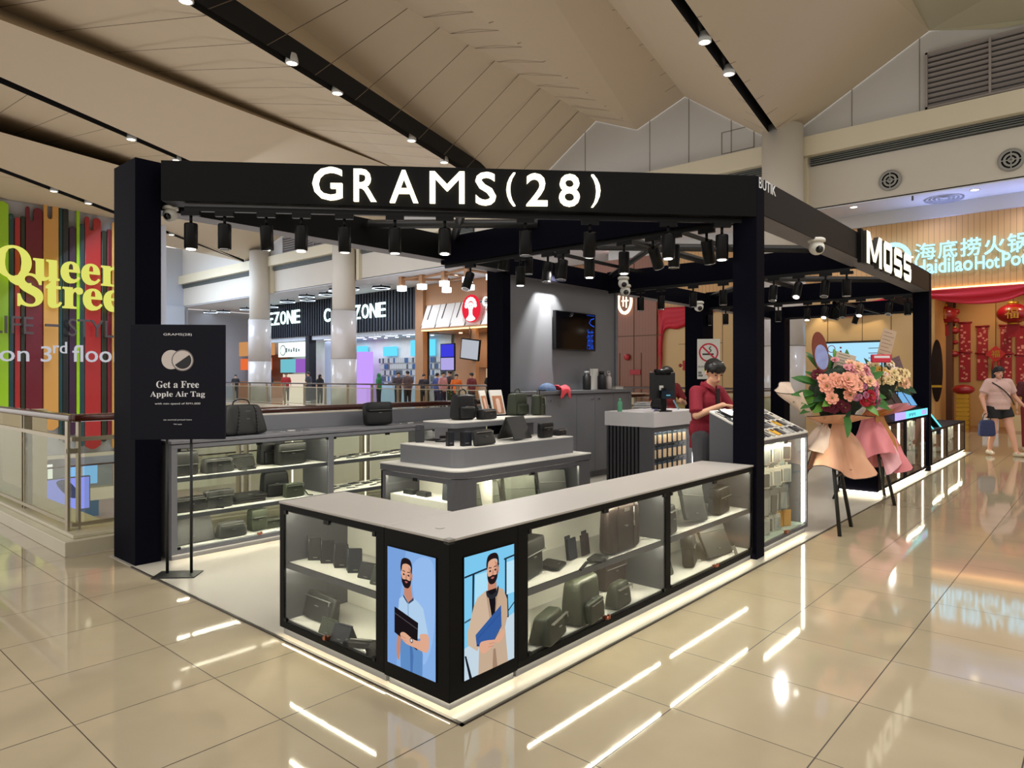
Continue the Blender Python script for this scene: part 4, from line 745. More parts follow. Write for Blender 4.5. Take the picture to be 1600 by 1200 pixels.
t = thing('shop_sign', 'bright icy white restaurant name in Chinese and English with ring logo', 'sign')
def east_text(root, body, a0, a1, yt, yb, X0=19.585, m=HL, bold=0., dep=.06, name='letter'):
    ya = FX(a0,(yt+yb)/2,X0).y; y2 = FX(a1,(yt+yb)/2,X0).y; zt = FX((a0+a1)/2,yt,X0).z; zb = FX((a0+a1)/2,yb,X0).z; b = MB(); vs, fs = text_mesh(body, ya-y2, zt-zb, dep, bold=bold); b.add(vs, fs, 0, False, facing((X0,ya,zb),-1,0)); return b.build(name, m, root)
for ch,a0,a1,yt,yb in (('海',1430,1462,380,406),('底',1466,1496,376,403),('捞',1501,1533,372,400),('火',1538,1571,369,397),('锅',1574,1608,364,394)): east_text(t, ch, a0, a1, yt, yb, bold=0 if ch == '海' else .006)
for w,a0,a1,yt,yb in (('Haidilao',1430,1520,403,426),('Hot',1524,1562,399,420),('Pot',1566,1606,393,415)): east_text(t, w, a0, a1, yt, yb, bold=.010)
c = FX(1396,404,19.45); M = facing((19.45,c.y,c.z),-1,0) @ Matrix.Rotation(PI/2,4,'X'); b = MB(); pts = [(.44*math.cos(a),.44*math.sin(a)) for a in [(-.6+i*.2) for i in range(27)]]+[(.33*math.cos(a),.33*math.sin(a)) for a in [(-.6+i*.2) for i in range(27)][::-1]]
for i in range(26): b.prism([pts[i],pts[i+1],pts[52-i],pts[53-i]],0,.06,0,M)
b.build('ring', HL, t)
# red drapes
RED = mat('red_drape', (190,14,40), .55)
def drape(label, pts_top, sag, folds=7, X0=19.56, tails=()):
    """pts_top: (px, py_top, py_bottom) along the wall"""
    t = thing('red_drape', label, 'drape', (X0,0,0)); b = MB(); N = 40; R = 8; vs = []; fs = []
    T = cr(pts_top, max(2, N//(len(pts_top)-1)), closed=False); n = len(T)
    for i,(px,yt,yb) in enumerate(T):
        for j in range(R+1):
            q = FX(px, yt+(yb-yt)*j/R, X0); dx = -.05-.05*math.sin(j/R*PI*folds*.5+i*.15)*(j/R)**.5; vs.append((dx, q.y, q.z))
    for i in range(n-1):
        for j in range(R): k = i*(R+1)+j; fs.append((k,k+1,k+R+2,k+R+1))
    b.add(vs, fs, 0, True); o = b.build('cloth', RED, t); m = o.modifiers.new('thick','SOLIDIFY'); m.thickness = .03; return t
drape('crimson swag draped over the restaurant entrance under the oak slats', [(1440,455,463),(1475,452,470),(1520,449,474),(1570,446,471),(1610,443,459),(1660,440,464)], 1)
drape('crimson swag seen below the kiosk roof above the menu screen', [(1285,490,492),(1320,480,494),(1350,474,491),(1385,466,482),(1425,458,466)], 1)
drape('crimson curtain with hanging tail on the beige wall right of the television wall', [(1030,482,590),(1034,481,588),(1038,481,520),(1060,480,514),(1085,479,503),(1103,478,490),(1125,477,484)], 1, 9)
# menu screen and small wall things
p = FX(1288,534,19.5); q = FX(1384,586,19.5); t = thing('menu_screen', 'wide pale blue menu screen with dark frame on the beige wall behind the flowers', 'screen', (19.5,p.y,q.z)); L = p.y-q.y; Hh = p.z-q.z
MB().box(.02,-L,0,.1,0,Hh).build('casing', mat('tv_black',(0,0,0)), t, .01); MB().box(.01,-L+.06,.06,.02,-.06,Hh-.06).build('screen_image_or_reflection', glow('pale_blue_menu', (165,215,240), 1.15), t)
b = MB(); b.lathe([(.09,0),(.11,0)],20,0,facing((.005,-.2,Hh-.22),-1,0) @ Matrix.Rotation(PI/2,4,'X'),cap=False)
for k in range(7): b.box(.004,-.48,.12+k*.11,.008,-.43,.17+k*.11)
b.build('printed_text', mat('menu_maroon', (140,30,50), .6), t); b = MB()
for k in range(3): b.box(.004,-.95-.0*k,.08+k*.07,.008,-.62,.11+k*.07)
b.build('printed_food', mat('menu_red', (200,40,50), .6, emit=.5), t)
b = MB()
for k in range(5): b.box(.004,-1.5,.2+k*.14,.008,-1.2,.22+k*.14)
b.build('printed_list', mat('menu_grey', (90,110,130), .6), t)
p = FX(1069,571,19.6); t = thing('paper_cutting', 'round red festive paper cutting stuck on the beige wall', 'paper cutting', (19.6,p.y,p.z)); b = MB(); Mx = facing((0,0,0),-1,0) @ Matrix.Rotation(PI/2,4,'X')
for k in range(9): a = 2*PI*k/8; rr = 0 if k == 8 else .11; b.lathe([(.065,.0),(.065,.006)],10,k%2,Mx @ Matrix.Translation((rr*math.cos(a)*1.3,rr*math.sin(a),0)))
b.build('paper', [mat('cut_red', (180,40,50), .6), mat('cut_gold', (225,180,110), .5)], t)
p = FX(1118,560,19.5)
t = thing('no_smoking_sign', 'white no smoking sign with yellow strip on the black rear post', 'sign', (10.18,3.5,0), .0); c0 = FY(1101,530,3.5); c1 = FY(1135,592,3.5); w = .40; h = c0.z-c1.z
t.location = (9.60,3.58,c1.z); t.rotation_euler.z = -PI/2+.5; MB().box(0,0,0,w,.012,h).build('board', WHITE, t); Ms = Matrix.Translation((w*.5,-.001,h*.66)) @ Matrix.Rotation(PI/2,4,'X')
b = MB(); b.lathe([(w*.36,0),(w*.43,0)],28,0,Ms,cap=False); b.lathe([(w*.36,.001),(w*.43,.001)],28,0,Ms,cap=False); b.box(-w*.38,-w*.035,.001,w*.38,w*.035,.002,0,Ms @ Matrix.Rotation(-PI/4,4,'Z')); b.build('red_ring', mat('sign_red', (205,30,60), .5), t)
b = MB(); b.box(-w*.27,-w*.11,0,w*.22,-w*.04,.001,0,Ms); b.path([tuple(Ms @ Vector(v)) for v in ((w*.05,w*.02,.001),(w*.12,w*.1,.001),(w*.02,w*.18,.001),(w*.1,w*.28,.001))], .008, 4); b.build('cigarette', mat('sign_black', (20,20,25), .5), t)
b = MB(); b.add(*text_mesh('DILARANG MEROKOK', w*.92, .035, .001),0,False,Matrix.Translation((w*.04,-.001,h*.285))); b.build('printed_text', MATS['sign_black'], t); MB().box(w*.3,-.001,h*.2,w*.97,0,h*.25).build('yellow_strip', mat('sign_yellow', (225,225,60), .5), t); b = MB(); [b.box(w*.05+k*w*.05,-.0012,h*(.06+.07*j),w*.085+k*w*.05,0,h*(.115+.07*j)) for k in range(4) for j in range(2) if (k+j) != 4]; b.build('printed_marks', MATS['sign_black'], t)
p = FX(975,470,19.4); t = thing('round_lit_logo', 'oval warm lit logo ring on the dark wood slats beside the television wall', 'sign', (19.49,p.y,p.z)); b = MB(); b.lathe([(.30,0),(.38,0),(.38,.08),(.30,.08),(.30,0)],28,0,Mx @ Matrix.Diagonal((.8,1.3,1,1)),cap=False); b.build('ring', glow('warm_ring', (255,225,190), 2.5), t); b = MB(); b.lathe([(.29,.0),(.29,.02)],24,0,Mx @ Matrix.Diagonal((.8,1.3,1,1))); b.build('face', mat('warm_face', (120,80,60), .5), t); b = MB(); b.box(-.1,-.2,.02,-.05,.25,.03,0,Mx); b.box(.03,-.25,.02,.08,.2,.03,0,Mx); b.box(-.15,-.02,.02,.15,.03,.03,0,Mx); b.build('mark', MATS['warm_ring'], t)
p = FX(992,582,19.45); t = thing('hose_reel_sign', 'small red fire sign on the dark wood wall', 'sign', (19.45,p.y,p.z)); MB().box(0,-.22,-.08,.04,.22,.1).build('plate', mat('fire_red', (170,30,35), .5), t)
p = FX(980,558,19.45); t = thing('fire_bell', 'small round red fire alarm on the dark wood wall', 'fire alarm', (19.45,p.y,p.z)); b = MB(); b.lathe([(.12,0),(.11,.05),(.03,.07)],16,0,Mx); b.build('bell', MATS['fire_red'], t)
# soffit and fascia fittings
for px,py,lb in ((1391,282,'left'),(1580,250,'right')):
    p = FX(px,py,18.09); t = thing('air_nozzle', 'round black air nozzle on the fascia above the restaurant, the '+lb+' one', 'air nozzle', (18.09,p.y,p.z)); b = MB(); b.lathe([(.2,0),(.27,.0),(.27,.04),(.2,.03)],24,0,Mx,cap=False); b.build('collar', mat('nozzle_grey', (150,148,142), .5), t)
    b = MB(); b.lathe([(.25,.0),(.25,.012)],24,1,Mx); b.lathe([(.11,.03),(.135,.04),(.16,.03)],20,0,Mx,cap=False); b.lathe([(.03,.05),(.05,.05),(.07,.03)],16,0,Mx,cap=False); b.box(-.2,-.012,.03,.2,.012,.04,0,Mx); b.box(-.012,-.2,.03,.012,.2,.04,0,Mx); b.build('diffuser', [MATS['nozzle_grey'], BLK], t)
for px,py,lb in ((1334,324,'left'),(1523,297,'right')):
    p = FZ(px,py,6.11); t = thing('soffit_downlight', 'small recessed lamp in the white soffit before the restaurant, the '+lb+' one', 'downlight', p); b = MB(); b.lathe([(.09,0),(.11,0),(.11,.008),(.09,.008)],18,cap=False); b.build('trim_ring', WHITE, t); b = MB(); b.lathe([(.088,.0),(.088,.005)],18); b.build('lens', glow('warm_lens', (255,235,200), 6.), t)
p = FZ(1475,311,6.1); t = thing('ceiling_diffuser', 'round air diffuser in the white soffit before the restaurant', 'diffuser', p); b = MB()
for r in (.1,.2,.3,.4): b.lathe([(r,0),(r+.05,-.02)],24,cap=False)
b.build('rings', mat('diffuser_grey', (140,142,150), .5), t); b = MB(); b.tube((-.9,.55,.0),(-.9,.55,-.12),.025,6); tag(b.build('sprinkler', DGREY, None), 'small sprinkler head under the white soffit', 'sprinkler').location = p
# entrance things
LR = mat('lantern_red', (150,14,30), .35, coat=.5); GD = mat('lantern_gold', (200,150,45), .35, .6)
def lantern(px, py, r, label, X0=21.2, big=True):
    p = FX(px,py,X0); t = thing('red_lantern', label, 'lantern', p, 0, 'red lanterns in the restaurant entrance'); b = MB(); N = 18
    b.lathe([(r*math.sin(PI*j/12)*(1.0), -r*.72*math.cos(PI*j/12)) for j in range(1,12)], 24, 0); b.build('globe', LR, t)
    b = MB(); b.lathe([(r*.33,-r*.78),(r*.33,-r*.66)],16); b.lathe([(r*.33,r*.66),(r*.33,r*.86)],16); b.build('gold_cap', GD, t)
    b = MB(); b.tube((0,0,r*.8),(0,0,4.2-p.z),.008,5); b.build('cord', mat('cord_dark',(60,30,20),.6), t)
    if big:
        b = MB(); b.box(-.005,-r*.4,-r*1.7,.005,r*.4,-r*.78); b.build('tassel', mat('tassel_red',(150,20,34),.7), t)
        b = MB(); b.add(*text_mesh('福', r*.8, r*.8, .01),0,False,facing((-r*.98,r*.4,-r*.4),-1,0)); b.build('character', GD, t)
lantern(1473,492,.36,'big red lantern with gold character, left one in the entrance'); lantern(1583,490,.38,'big red lantern with gold character, right one in the entrance')
for i,(px,py,r) in enumerate(((1493,487,.12),(1492,501,.12),(1491,517,.14),(1492,535,.09),(1490,553,.14))): lantern(px,py,r,'small plain red lantern, '+ORD[i]+' down the string in the entrance',21.5,False)
def scroll(px, yt, yb, w, label, m):
    p = FX(px,yt,21.85); q = FX(px,yb,21.85); t = thing('festive_scroll', label, 'scroll', (21.85,p.y,q.z),0,'red festive scrolls on the entrance wall'); H = p.z-q.z; MB().box(0,-w/2,0,.01,w/2,H).build('paper', m, t); b = MB(); b.tube((-.01,-w*.65,H),(-.01,w*.65,H),.025,8); b.tube((-.01,-w*.65,H*.5),(-.01,w*.65,H*.5),.025,8); b.build('rod', LR, t); b = MB()
    r = random.Random(px)
    for k in range(26): y = r.uniform(-w*.4,w*.4); z = r.uniform(.05,H-.05); b.box(-.004,y-.02-r.random()*.03,z-.02,-.001,y+.02,z+.02+r.random()*.02)
    b.build('pattern', mat('scroll_pink', (225,150,130), .6), t)['kind'] = 'stuff'
SR = mat('scroll_red', (160,22,34), .6)
for px,yt,yb,lb in ((1508,504,597,'leftmost in the entrance'),(1535,510,594,'second from the left, left of the diamond knot'),(1572,508,597,'third from the left, right of the diamond knot'),(1597,510,600,'at the right edge of the picture')): scroll(px,yt,yb,.27,'long red patterned scroll, '+lb,SR)
p = FX(1556,553,21.7); t = thing('chinese_knot', 'red diamond shaped festive knot hanging between two scrolls', 'ornament', p); b = MB(); b.prism([(-.24,0),(0,.24),(.24,0),(0,-.24)],0,.05,0,Mx); b.build('knot', mat('knot_red',(190,30,25),.5), t); b = MB(); b.add(*text_mesh('福',.2,.2,.01),0,False,facing((-.06,.1,-.1),-1,0)); b.build('character', GD, t); b = MB(); b.tube((-.02,.06,-.2),(-.02,.08,-.5),.03,6); b.tube((-.02,-.06,-.2),(-.02,-.08,-.5),.03,6); b.build('tassel', MATS['tassel_red'], t); b = MB(); b.tube((-.02,0,.24),(-.02,0,4.2-p.z),.008,5); b.build('cord', MATS['cord_dark'], t)
p = FX(1505,672,20.6); t = thing('gold_pedestal', 'stacked gold block pedestal with a red cushion in the entrance', 'pedestal', (20.6,p.y,0)); b = MB()
for k in range(8): b.box(-.15,-.15,k*.12,.15,.15,k*.12+.1); b.box(-.12,-.12,k*.12+.1,.12,.12,k*.12+.12)
b.build('stack', GD, t); b = MB(); b.ball((0,0,1.08),.28,.28,.14); b.build('cushion', LR, t)
p = FX(1464,570,21.0); t = thing('arched_mirror', 'tall dark arched mirror with gold disc left in the entrance', 'mirror', (19.9,p.y,1.2)); p = FX(1464,615,19.58); t.location = (19.58,p.y,1.05); pts = [(.14*math.cos(a),.55+.85*math.sin(a)) for a in [2*PI*i/24 for i in range(24)]]; b = MB(); b.prism(pts,0,.03,0,Mx); b.build('pane', mat('dark_mirror',(50,34,26),.12,.6), t); b = MB(); b.box(-.12,.1,.03,.12,.16,.05,0,Mx); b.build('gold_bar', GD, t)
p = FX(1481,560,21.4); tag(MB().box(21.3,p.y-.12,0,21.6,p.y+.12,4.2).build('timber_post', mat('brown_timber',(96,64,44),.5)), 'dark timber post behind the string of small lanterns', 'post')
for px,yt,yb,w,c,lb in ((1548,655,676,.35,(235,232,226),'white'),(1590,655,680,.4,(214,190,140),'tan')):
    p = FX(px,yb,20.4); t = thing('gift_bag', lb+' paper gift bag standing near the walking woman', 'bag', (20.4,p.y,.003)); MB().box(-.1,-w/2,0,.1,w/2,.42).build('body', mat('paper_'+lb,c,.6), t); b = MB(); b.path(cr([(-.1,-.08,.42),(-.1,-.06,.53),(-.1,.06,.53),(-.1,.08,.42)],4,False),.006,5); b.build('handle', mat('string',(160,140,110),.7), t)
# ================================================================== LEATHER GOODS
LC = dict(black=(20,20,21), char=(38,38,37), grey=(62,62,60), olive=(50,53,42), green=(58,63,50), brown=(50,38,34), navy=(26,29,38), plum=(38,31,33), sage=(84,86,76))
def leather(c): return mat('leather_'+c, LC[c], .45, bump=.25, scale=160, spec=.35)
STI = mat('stitch_grey', (120,120,116), .6); ZIP = mat('zip_metal', (170,168,160), .3, .9); PCK = mat('clear_tag', (170,150,140), .3)
def sgn(v, e): return math.copysign(abs(v)**e, v)
def softbox(b, w, d, h, e=.32, mi=0, M=None, top=(1,1), seg=28, rings=14, wob=.0, z0=0., seed=0):
    """rounded soft box standing on z0; top = width and depth factors at the top"""
    k = len(b.v); vs = []; fs = []
    for j in range(rings+1):
        ph = -PI/2 + PI*j/rings; cz = sgn(math.sin(ph), e*.8); rr = sgn(math.cos(ph), e) if 0 < j < rings else 0
        for i in range(seg):
            a = 2*PI*i/seg; t = (cz+1)/2; fx = 1+(top[0]-1)*t; fy = 1+(top[1]-1)*t
            x = w/2*sgn(math.cos(a), e)*rr*fx; y = d/2*sgn(math.sin(a), e)*rr*fy; z = z0+h*t
            if wob: n = noise.noise(Vector((x*14+seed, y*14, z*14)))*wob; x += n*.6; y += n
            vs.append((x, y, z))
    for j in range(rings):
        for i in range(seg): i2 = (i+1) % seg; fs.append((j*seg+i, j*seg+i2, (j+1)*seg+i2, (j+1)*seg+i))
    return b.add(vs, fs, mi, True, M)
def lean(a): return Matrix.Rotation(a, 4, 'X')
def slab(b, w, h, th, r=.015, mi=0, M=None):
    """upright rounded rectangle, base on z=0, front at -y"""
    n = 5; P = []
    for cx, cz, a0 in ((w/2-r,r,-90),(w/2-r,h-r,0),(-w/2+r,h-r,90),(-w/2+r,r,180)):
        for i in range(n+1): a = math.radians(a0+90*i/n); P.append((cx+r*math.cos(a), cz+r*math.sin(a)))
    R = Matrix.Rotation(PI/2,4,'X'); Mx = (M or Matrix.Identity(4)) @ R
    return b.prism(P, -th/2, th/2, mi, Mx)
def bag(label, p, rz, w, d, h, c='char', kind='messenger', cat='bag', top=(1,1), tilt=0., name='leather_bag', group=None, wob=.006):
    t = thing(name, label, cat, p, rz, group); m = leather(c); T = Matrix.Rotation(tilt,4,'X'); sd = w*97+h*31
    b = MB(); softbox(b, w, d, h, .3, 0, T, top, wob=wob, seed=sd); b.build('body', m, t)
    f = d/2*top[1]
    if kind in ('messenger','satchel'):
        b = MB(); ph = h*(.42 if kind=='messenger' else .6); softbox(b, w*1.02, d*1.05, ph, .28, 0, T @ Matrix.Translation((0,-d*.04,h-ph*.985)), (.97,.9), z0=0, wob=wob*.5); b.build('flap', m, t)
        b = MB(); b.box(-w*.42,-d*.62,h-ph+.012,w*.42,-d*.575,h-ph+.016,0,T); b.build('stitching', STI, t)
    if kind in ('zip','sling','wash'):
        b = MB(); b.box(-w*.4,-d*.5-.004,h*.80,w*.4,-d*.5+.01,h*.80+.005,0,T); b.tube(T @ Vector((w*.36,-d*.52,h*.80)), T @ Vector((w*.37,-d*.53,h*.66)), .003, 5); b.build('zip', ZIP, t)
    if kind in ('backpack',):
        b = MB(); softbox(b, w*.74, d*.4, h*.46, .3, 0, T @ Matrix.Translation((0,-d*.5,h*.06)), (1,.8), wob=wob*.6); q = b.build('front_pocket', m, t)
        b = MB(); b.box(-w*.3,-d*.72,h*.46,w*.3,-d*.66,h*.465,0,T); b.build('zip', ZIP, q)
    if kind in ('backpack','satchel','brief','duffel'):
        b = MB(); hw = w*.18; pts = cr([(-hw,0,h*.97),(-hw*.8,0,h+.03),(0,0,h+.045),(hw*.8,0,h+.03),(hw,0,h*.97)],4,False); b.path([tuple(T @ Vector(q)) for q in pts], .006, 6); b.build('handle', m, t)
    if kind == 'duffel':
        b = MB()
        for x in (-w*.22, w*.22): b.path([tuple(T @ Vector((x*(1-.25*s), (-d/2*(1.02-.12*abs(s)**3))*1.0 if s<.9 else -d*.35, h*(.04+.92*s)))) for s in [i/8 for i in range(9)]], .008, 6)
        b.build('strap', m, t); b = MB(); b.box(-.02,-d*.47,h*.78,.03,-d*.44,h*.795,0,T); b.build('logo_plate', ZIP, t)
    if kind == 'brief':
        b = MB()
        for x in (-w*.25, w*.25): b.box(x-.004,-d*.53,h*.05,x+.004,-d*.49,h*.98,0,T)
        b.build('strap', m, t); b = MB(); b.box(-.03,-d*.56,h*.84,.03,-d*.5,h*.9,0,T); b.path([tuple(T @ Vector(q)) for q in ((w*.22,-d*.56,h*.9),(w*.22,-d*.57,h*.6),(w*.23,-d*.57,h*.5))],.004,5); b.build('clasp', ZIP, t)
    if kind == 'sling':
        b = MB(); b.path([(w*.5,0,h*.5),(w*.62,-d*.5,.01),(w*.8,-d*.9,.006)], .006, 5); b.build('strap', m, t)
    b = MB(); b.box(-.016,-d*.5-.005,h*.52,.016,-d*.5+.004,h*.545,0,T); b.build('logo_plate', mat('logo_dim', (110,108,104), .5), t)
    return t
def folio(label, p, rz, w, h, c='grey', tilt=.35, th=.02, roll=0., band=.3, cat='document case', name='document_case', group=None):
    t = thing(name, label, cat, p, rz, group); T = Matrix.Rotation(-tilt,4,'X') @ Matrix.Rotation(roll,4,'Y'); 
    if roll: T = Matrix.Translation((0,0,abs(math.sin(roll))*w/2)) @ T
    b = MB(); slab(b, w, h, th, .02, 0, T); b.build('body', leather(c), t, .004)
    if band: b = MB(); slab(b, w*1.005, h*band, th+.006, .012, 0, T @ Matrix.Translation((0,0,h*(1-band)))); q = b.build('flap', leather(c), t, .003); b = MB(); b.box(-w*.47,-th/2-.005,h*(1-band)+.004,w*.47,-th/2-.003,h*(1-band)+.007,0,T); b.build('stitching', STI, q)
    b = MB(); b.box(-.02,-th/2-.006,h*.18,.02,-th/2,h*.2,0,T); b.build('logo_plate', MATS['logo_dim'] if 'logo_dim' in MATS else mat('logo_dim', (110,108,104), .5), t); return t
def wallet(label, p, rz, w, h, c='char', tent=False, group=None):
    t = thing('wallet', label, 'wallet', p, rz, group); m = leather(c)
    for s in (-1,1):
        b = MB()
        if tent: M = Matrix.Translation((0,s*h*.0,h*.93)) @ Matrix.Rotation(s*.42,4,'X') @ Matrix.Translation((0,0,-h)); slab(b, w, h, .007, .008, 0, M)
        else: M = Matrix.Rotation(-s*.95+ (0 if s<0 else 0),4,'Z') @ Matrix.Translation((0 if False else s*w*.0+ w/2*(1 if s>0 else -1)*1, 0, 0)); M = Matrix.Rotation(s*.62,4,'Z') @ Matrix.Translation((s*w/2,0,0)); slab(b, w, h, .007, .008, 0, M)
        b.build('cover', m, t, .002)
    b = MB(); 
    if tent: b.tube((-w/2,0,h*.925),(w/2,0,h*.925),.006,8); 
    else: b.tube((0,0,.002),(0,0,h-.002),.006,8)
    b.build('spine', m, t); b = MB(); 
    M = (Matrix.Translation((0,0,h*.93)) @ Matrix.Rotation(-.42,4,'X') @ Matrix.Translation((0,0,-h))) if tent else Matrix.Rotation(.62,4,'Z') @ Matrix.Translation((w/2,0,0))
    b.box(-.012,-.0055,h*.12,.012,-.004,h*.15,0,M); b.build('logo_plate', MATS['logo_dim'] if 'logo_dim' in MATS else mat('logo_dim',(110,108,104),.5), t); return t
def dep(p): return (p.x-CAM[0])*DV[0]+(p.y-CAM[1])*DV[1]
def sc(p, px): return px/FPX*dep(p)
SH, DK = .411, .093
# --- short left counter (front faces -x)
L = -PI/2
def lp(px, py, z, d=.0): return FZ(px,py,z)+Vector((d,0,0))
def rq(px, py, z, d=.0): return FZ(px,py,z)+Vector((0,d,0))
for i,(px,py,c) in enumerate(((478,877,'char'),(498,882,'black'),(519,889,'black'),(540,897,'navy'))):
    wallet('dark bifold wallet standing open on the left counter shelf, %s from the left' % ORD[i], lp(px,py,SH,.02), L+.15, .07, .132, c, group='open wallets on the left counter shelf')
wallet('black wallet folded like a tent on the left counter shelf', lp(570,905,SH,.03), L+.2, .11, .08, 'black', True); wallet('olive wallet folded like a tent at the right end of the left counter shelf', lp(586,914,SH,.03), L+.2, .07, .09, 'olive', True)
bag('soft dark pouch leaning at the back of the lower left counter', lp(486,973,DK,.05), L, .30, .07, .145, 'char', 'zip', 'pouch', (.95,.6), -.25, 'leather_pouch')
wallet('green wallet folded like a tent on the lower deck of the left counter', lp(517,990,DK), L+.1, .125, .08, 'green', True); wallet('navy wallet folded like a tent on the lower deck of the left counter', lp(537,1000,DK), L+.15, .125, .085, 'navy', True)
t = thing('pen_case', 'open black pen case lying on the lower deck of the left counter', 'case', lp(565,1010,DK), L+.5); b = MB(); b.box(-.09,-.03,0,.09,.03,.028); b.build('tray', leather('black'), t, .003); b = MB(); b.box(-.075,-.012,.028,.075,.012,.0295); b.build('slot', mat('slot_black',(0,0,0)), t); b = MB(); b.tube((-.06,0,.033),(.055,0,.033),.004,8); b.build('pen', ZIP, t)
t = thing('gift_box', 'small black box at the right end of the lower left counter', 'box', lp(588,1022,DK), L+.4); b = MB(); b.box(-.035,-.04,0,.035,.04,.035); b.build('base', leather('black'), t, .002); b = MB(); b.box(-.037,-.042,.025,.037,.042,.042); b.build('lid', leather('black'), t, .002)
# --- long right counter
bag('large charcoal messenger bag at the left end of the right counter shelf', rq(837,905,SH,.07), .25, .27, .11, .20, 'char', 'messenger', top=(.97,.75))
folio('black travel wallet lying flat on the right counter shelf', rq(884,889,SH,.02)+Vector((0,0,.012)), .3, .15, .12, 'black', 1.5, .012, band=0, cat='wallet', name='travel_wallet')
for px,py,c,lb in ((900,875,'navy','navy blue'),(920,868,'plum','dark plum')):
    t = thing('passport_holder', lb+' passport holder with a card behind, standing on the right counter shelf', 'passport holder', rq(px,py,SH,.02), .1); b = MB(); slab(b,.09,.12,.008,.006,0,lean(-.12)); b.build('cover', leather(c), t, .001); b = MB(); slab(b,.055,.135,.004,.004,0,Matrix.Translation((.02 if c!='navy' else -.02,.012,0)) @ lean(-.12)); b.build('inner_sleeve', leather(c), t)
t = thing('wrist_strap', 'short black leather wrist strap lying on the right counter shelf', 'strap', rq(912,885,SH)); b = MB(); b.box(-.085,-.009,0,.085,.009,.006,0,Matrix.Rotation(.4,4,'Z')); b.build('band', leather('black'), t, .001); b = MB(); b.tube((.075,.028,.004),(.09,.038,.004),.006,8); b.build('buckle', ZIP, t)
folio('thin dark card holder lying flat beside the briefcase', rq(946,878,SH,.0)+Vector((0,0,.012)), .25, .15, .09, 'char', 1.5, .01, band=0, cat='card holder', name='card_holder')
bag('tall dark brown briefcase with handle and hanging zips on the right counter shelf', rq(982,862,SH,.06), .02, .36, .09, .285, 'brown', 'brief', top=(.98,.8))
bag('olive wash bag tipped on its side on the lower deck of the right counter', rq(873,1003,DK,.07), .3, .27, .14, .14, 'olive', 'wash', 'pouch', (.82,.55), .0, 'leather_pouch')
bag('rounded olive backpack on the lower deck of the right counter', rq(929,975,DK,.09), .2, .27, .15, .25, 'olive', 'backpack', 'backpack', (.92,.75), 0, 'backpack')
bag('small olive crossbody bag right of the olive backpack', rq(980,950,DK,.06), .1, .21, .10, .145, 'olive', 'zip', 'bag', (.75,.6), 0); bag('brown bag standing at the back behind the small crossbody bag', rq(1003,930,DK,.22), 0, .27, .07, .22, 'brown', 'messenger', 'bag', (1,.8))
bag('round charcoal bag at the left end of the right shelf in the second bay', rq(1054,836,SH,.06), .2, .19, .11, .19, 'char', 'zip', 'bag', (.85,.75)); folio('grey document case leaning tilted in the second bay of the right counter', rq(1098,820,SH,.05), .0, .30, .255, 'grey', .3, .03, .16, .34)
bag('boxy charcoal camera bag right of the tilted document case', rq(1137,803,SH,.07), .1, .26, .1, .20, 'char', 'messenger', 'bag', (.92,.8)); t = thing('price_block', 'small pale price block beside the boxy camera bag', 'price block', rq(1160,793,SH,.2)); MB().box(0,0,0,.09,.04,.08).build('block', WHITE, t, .002); MB().box(.0,-.002,.02,.09,0,.06).build('card', TOPW, t)
folio('tall green document case leaning at the left of the second lower bay', rq(1050,905,DK,.05), .0, .22, .30, 'green', .3, .02, 0, 0); bag('upright charcoal crossbody bag in the second lower bay', rq(1091,886,DK,.06), .35, .20, .09, .235, 'char', 'messenger', 'bag', (.95,.8), -.12); folio('wide grey document case leaning at the right of the second lower bay', rq(1136,872,DK,.05), .0, .40, .28, 'grey', .45, .02, .06, .35)
t = thing('luggage_tag', 'small clear and metal luggage tag at the foot of the wide document case', 'tag', rq(1147,866,DK,-.02)); b = MB(); slab(b,.05,.07,.004,.004,0,lean(-.4)); b.build('frame', ZIP, t); b = MB(); b.path([(0,.02,.07),(.0,.05,.1)],.002,4); b.build('cord', leather('black'), t)
# --- rear glass cabinet (front faces -y)
Z1, Z2, Z3 = .645, .351, .093
def rp(px, py, z, dy=.12): q = FZ(px,py,z); q.y = 3.40+dy; q.x = FY(px,py,3.40+dy*.6).x; q.z = z; return q
bag('square charcoal satchel at the left of the top shelf in the rear cabinet', rp(290,738,Z1), .05, .22, .10, .2, 'char', 'satchel'); bag('soft charcoal sling bag lying on the rear cabinet top shelf', rp(343,739,Z1,.1), .0, .27, .10, .125, 'grey', 'sling', 'sling bag', (.9,.8), 0, 'sling_bag'); bag('second soft sling bag behind the first on the rear cabinet top shelf', rp(384,730,Z1,.25), .0, .26, .09, .12, 'grey', 'zip', 'sling bag', (.85,.8), 0, 'sling_bag')
folio('dark flat pouch lying on the rear top shelf in front of the sling bags', rp(392,733,Z1,.05)+Vector((0,0,.01)), 0, .14,.07,'char',1.5,.01,band=0,cat='pouch',name='flat_pouch'); bag('black backpack standing at the back of the rear top shelf', rp(434,724,Z1,.28), 0, .27, .1, .24, 'black', 'backpack', 'backpack', (.9,.8), 0, 'backpack'); bag('charcoal messenger bag with glossy flap on the rear top shelf', rp(458,727,Z1,.12), .05, .29, .1, .2, 'char', 'messenger')
bag('long low charcoal sling bag on the middle rear shelf', rp(301,797,Z2), 0, .30, .1, .12, 'char', 'sling', 'sling bag', (.9,.8), 0, 'sling_bag'); bag('tapered charcoal pouch with lid on the middle rear shelf', rp(345,795,Z2,.1), 0, .24, .08, .15, 'grey', 'messenger', 'pouch', (.8,.8), 0, 'leather_pouch')
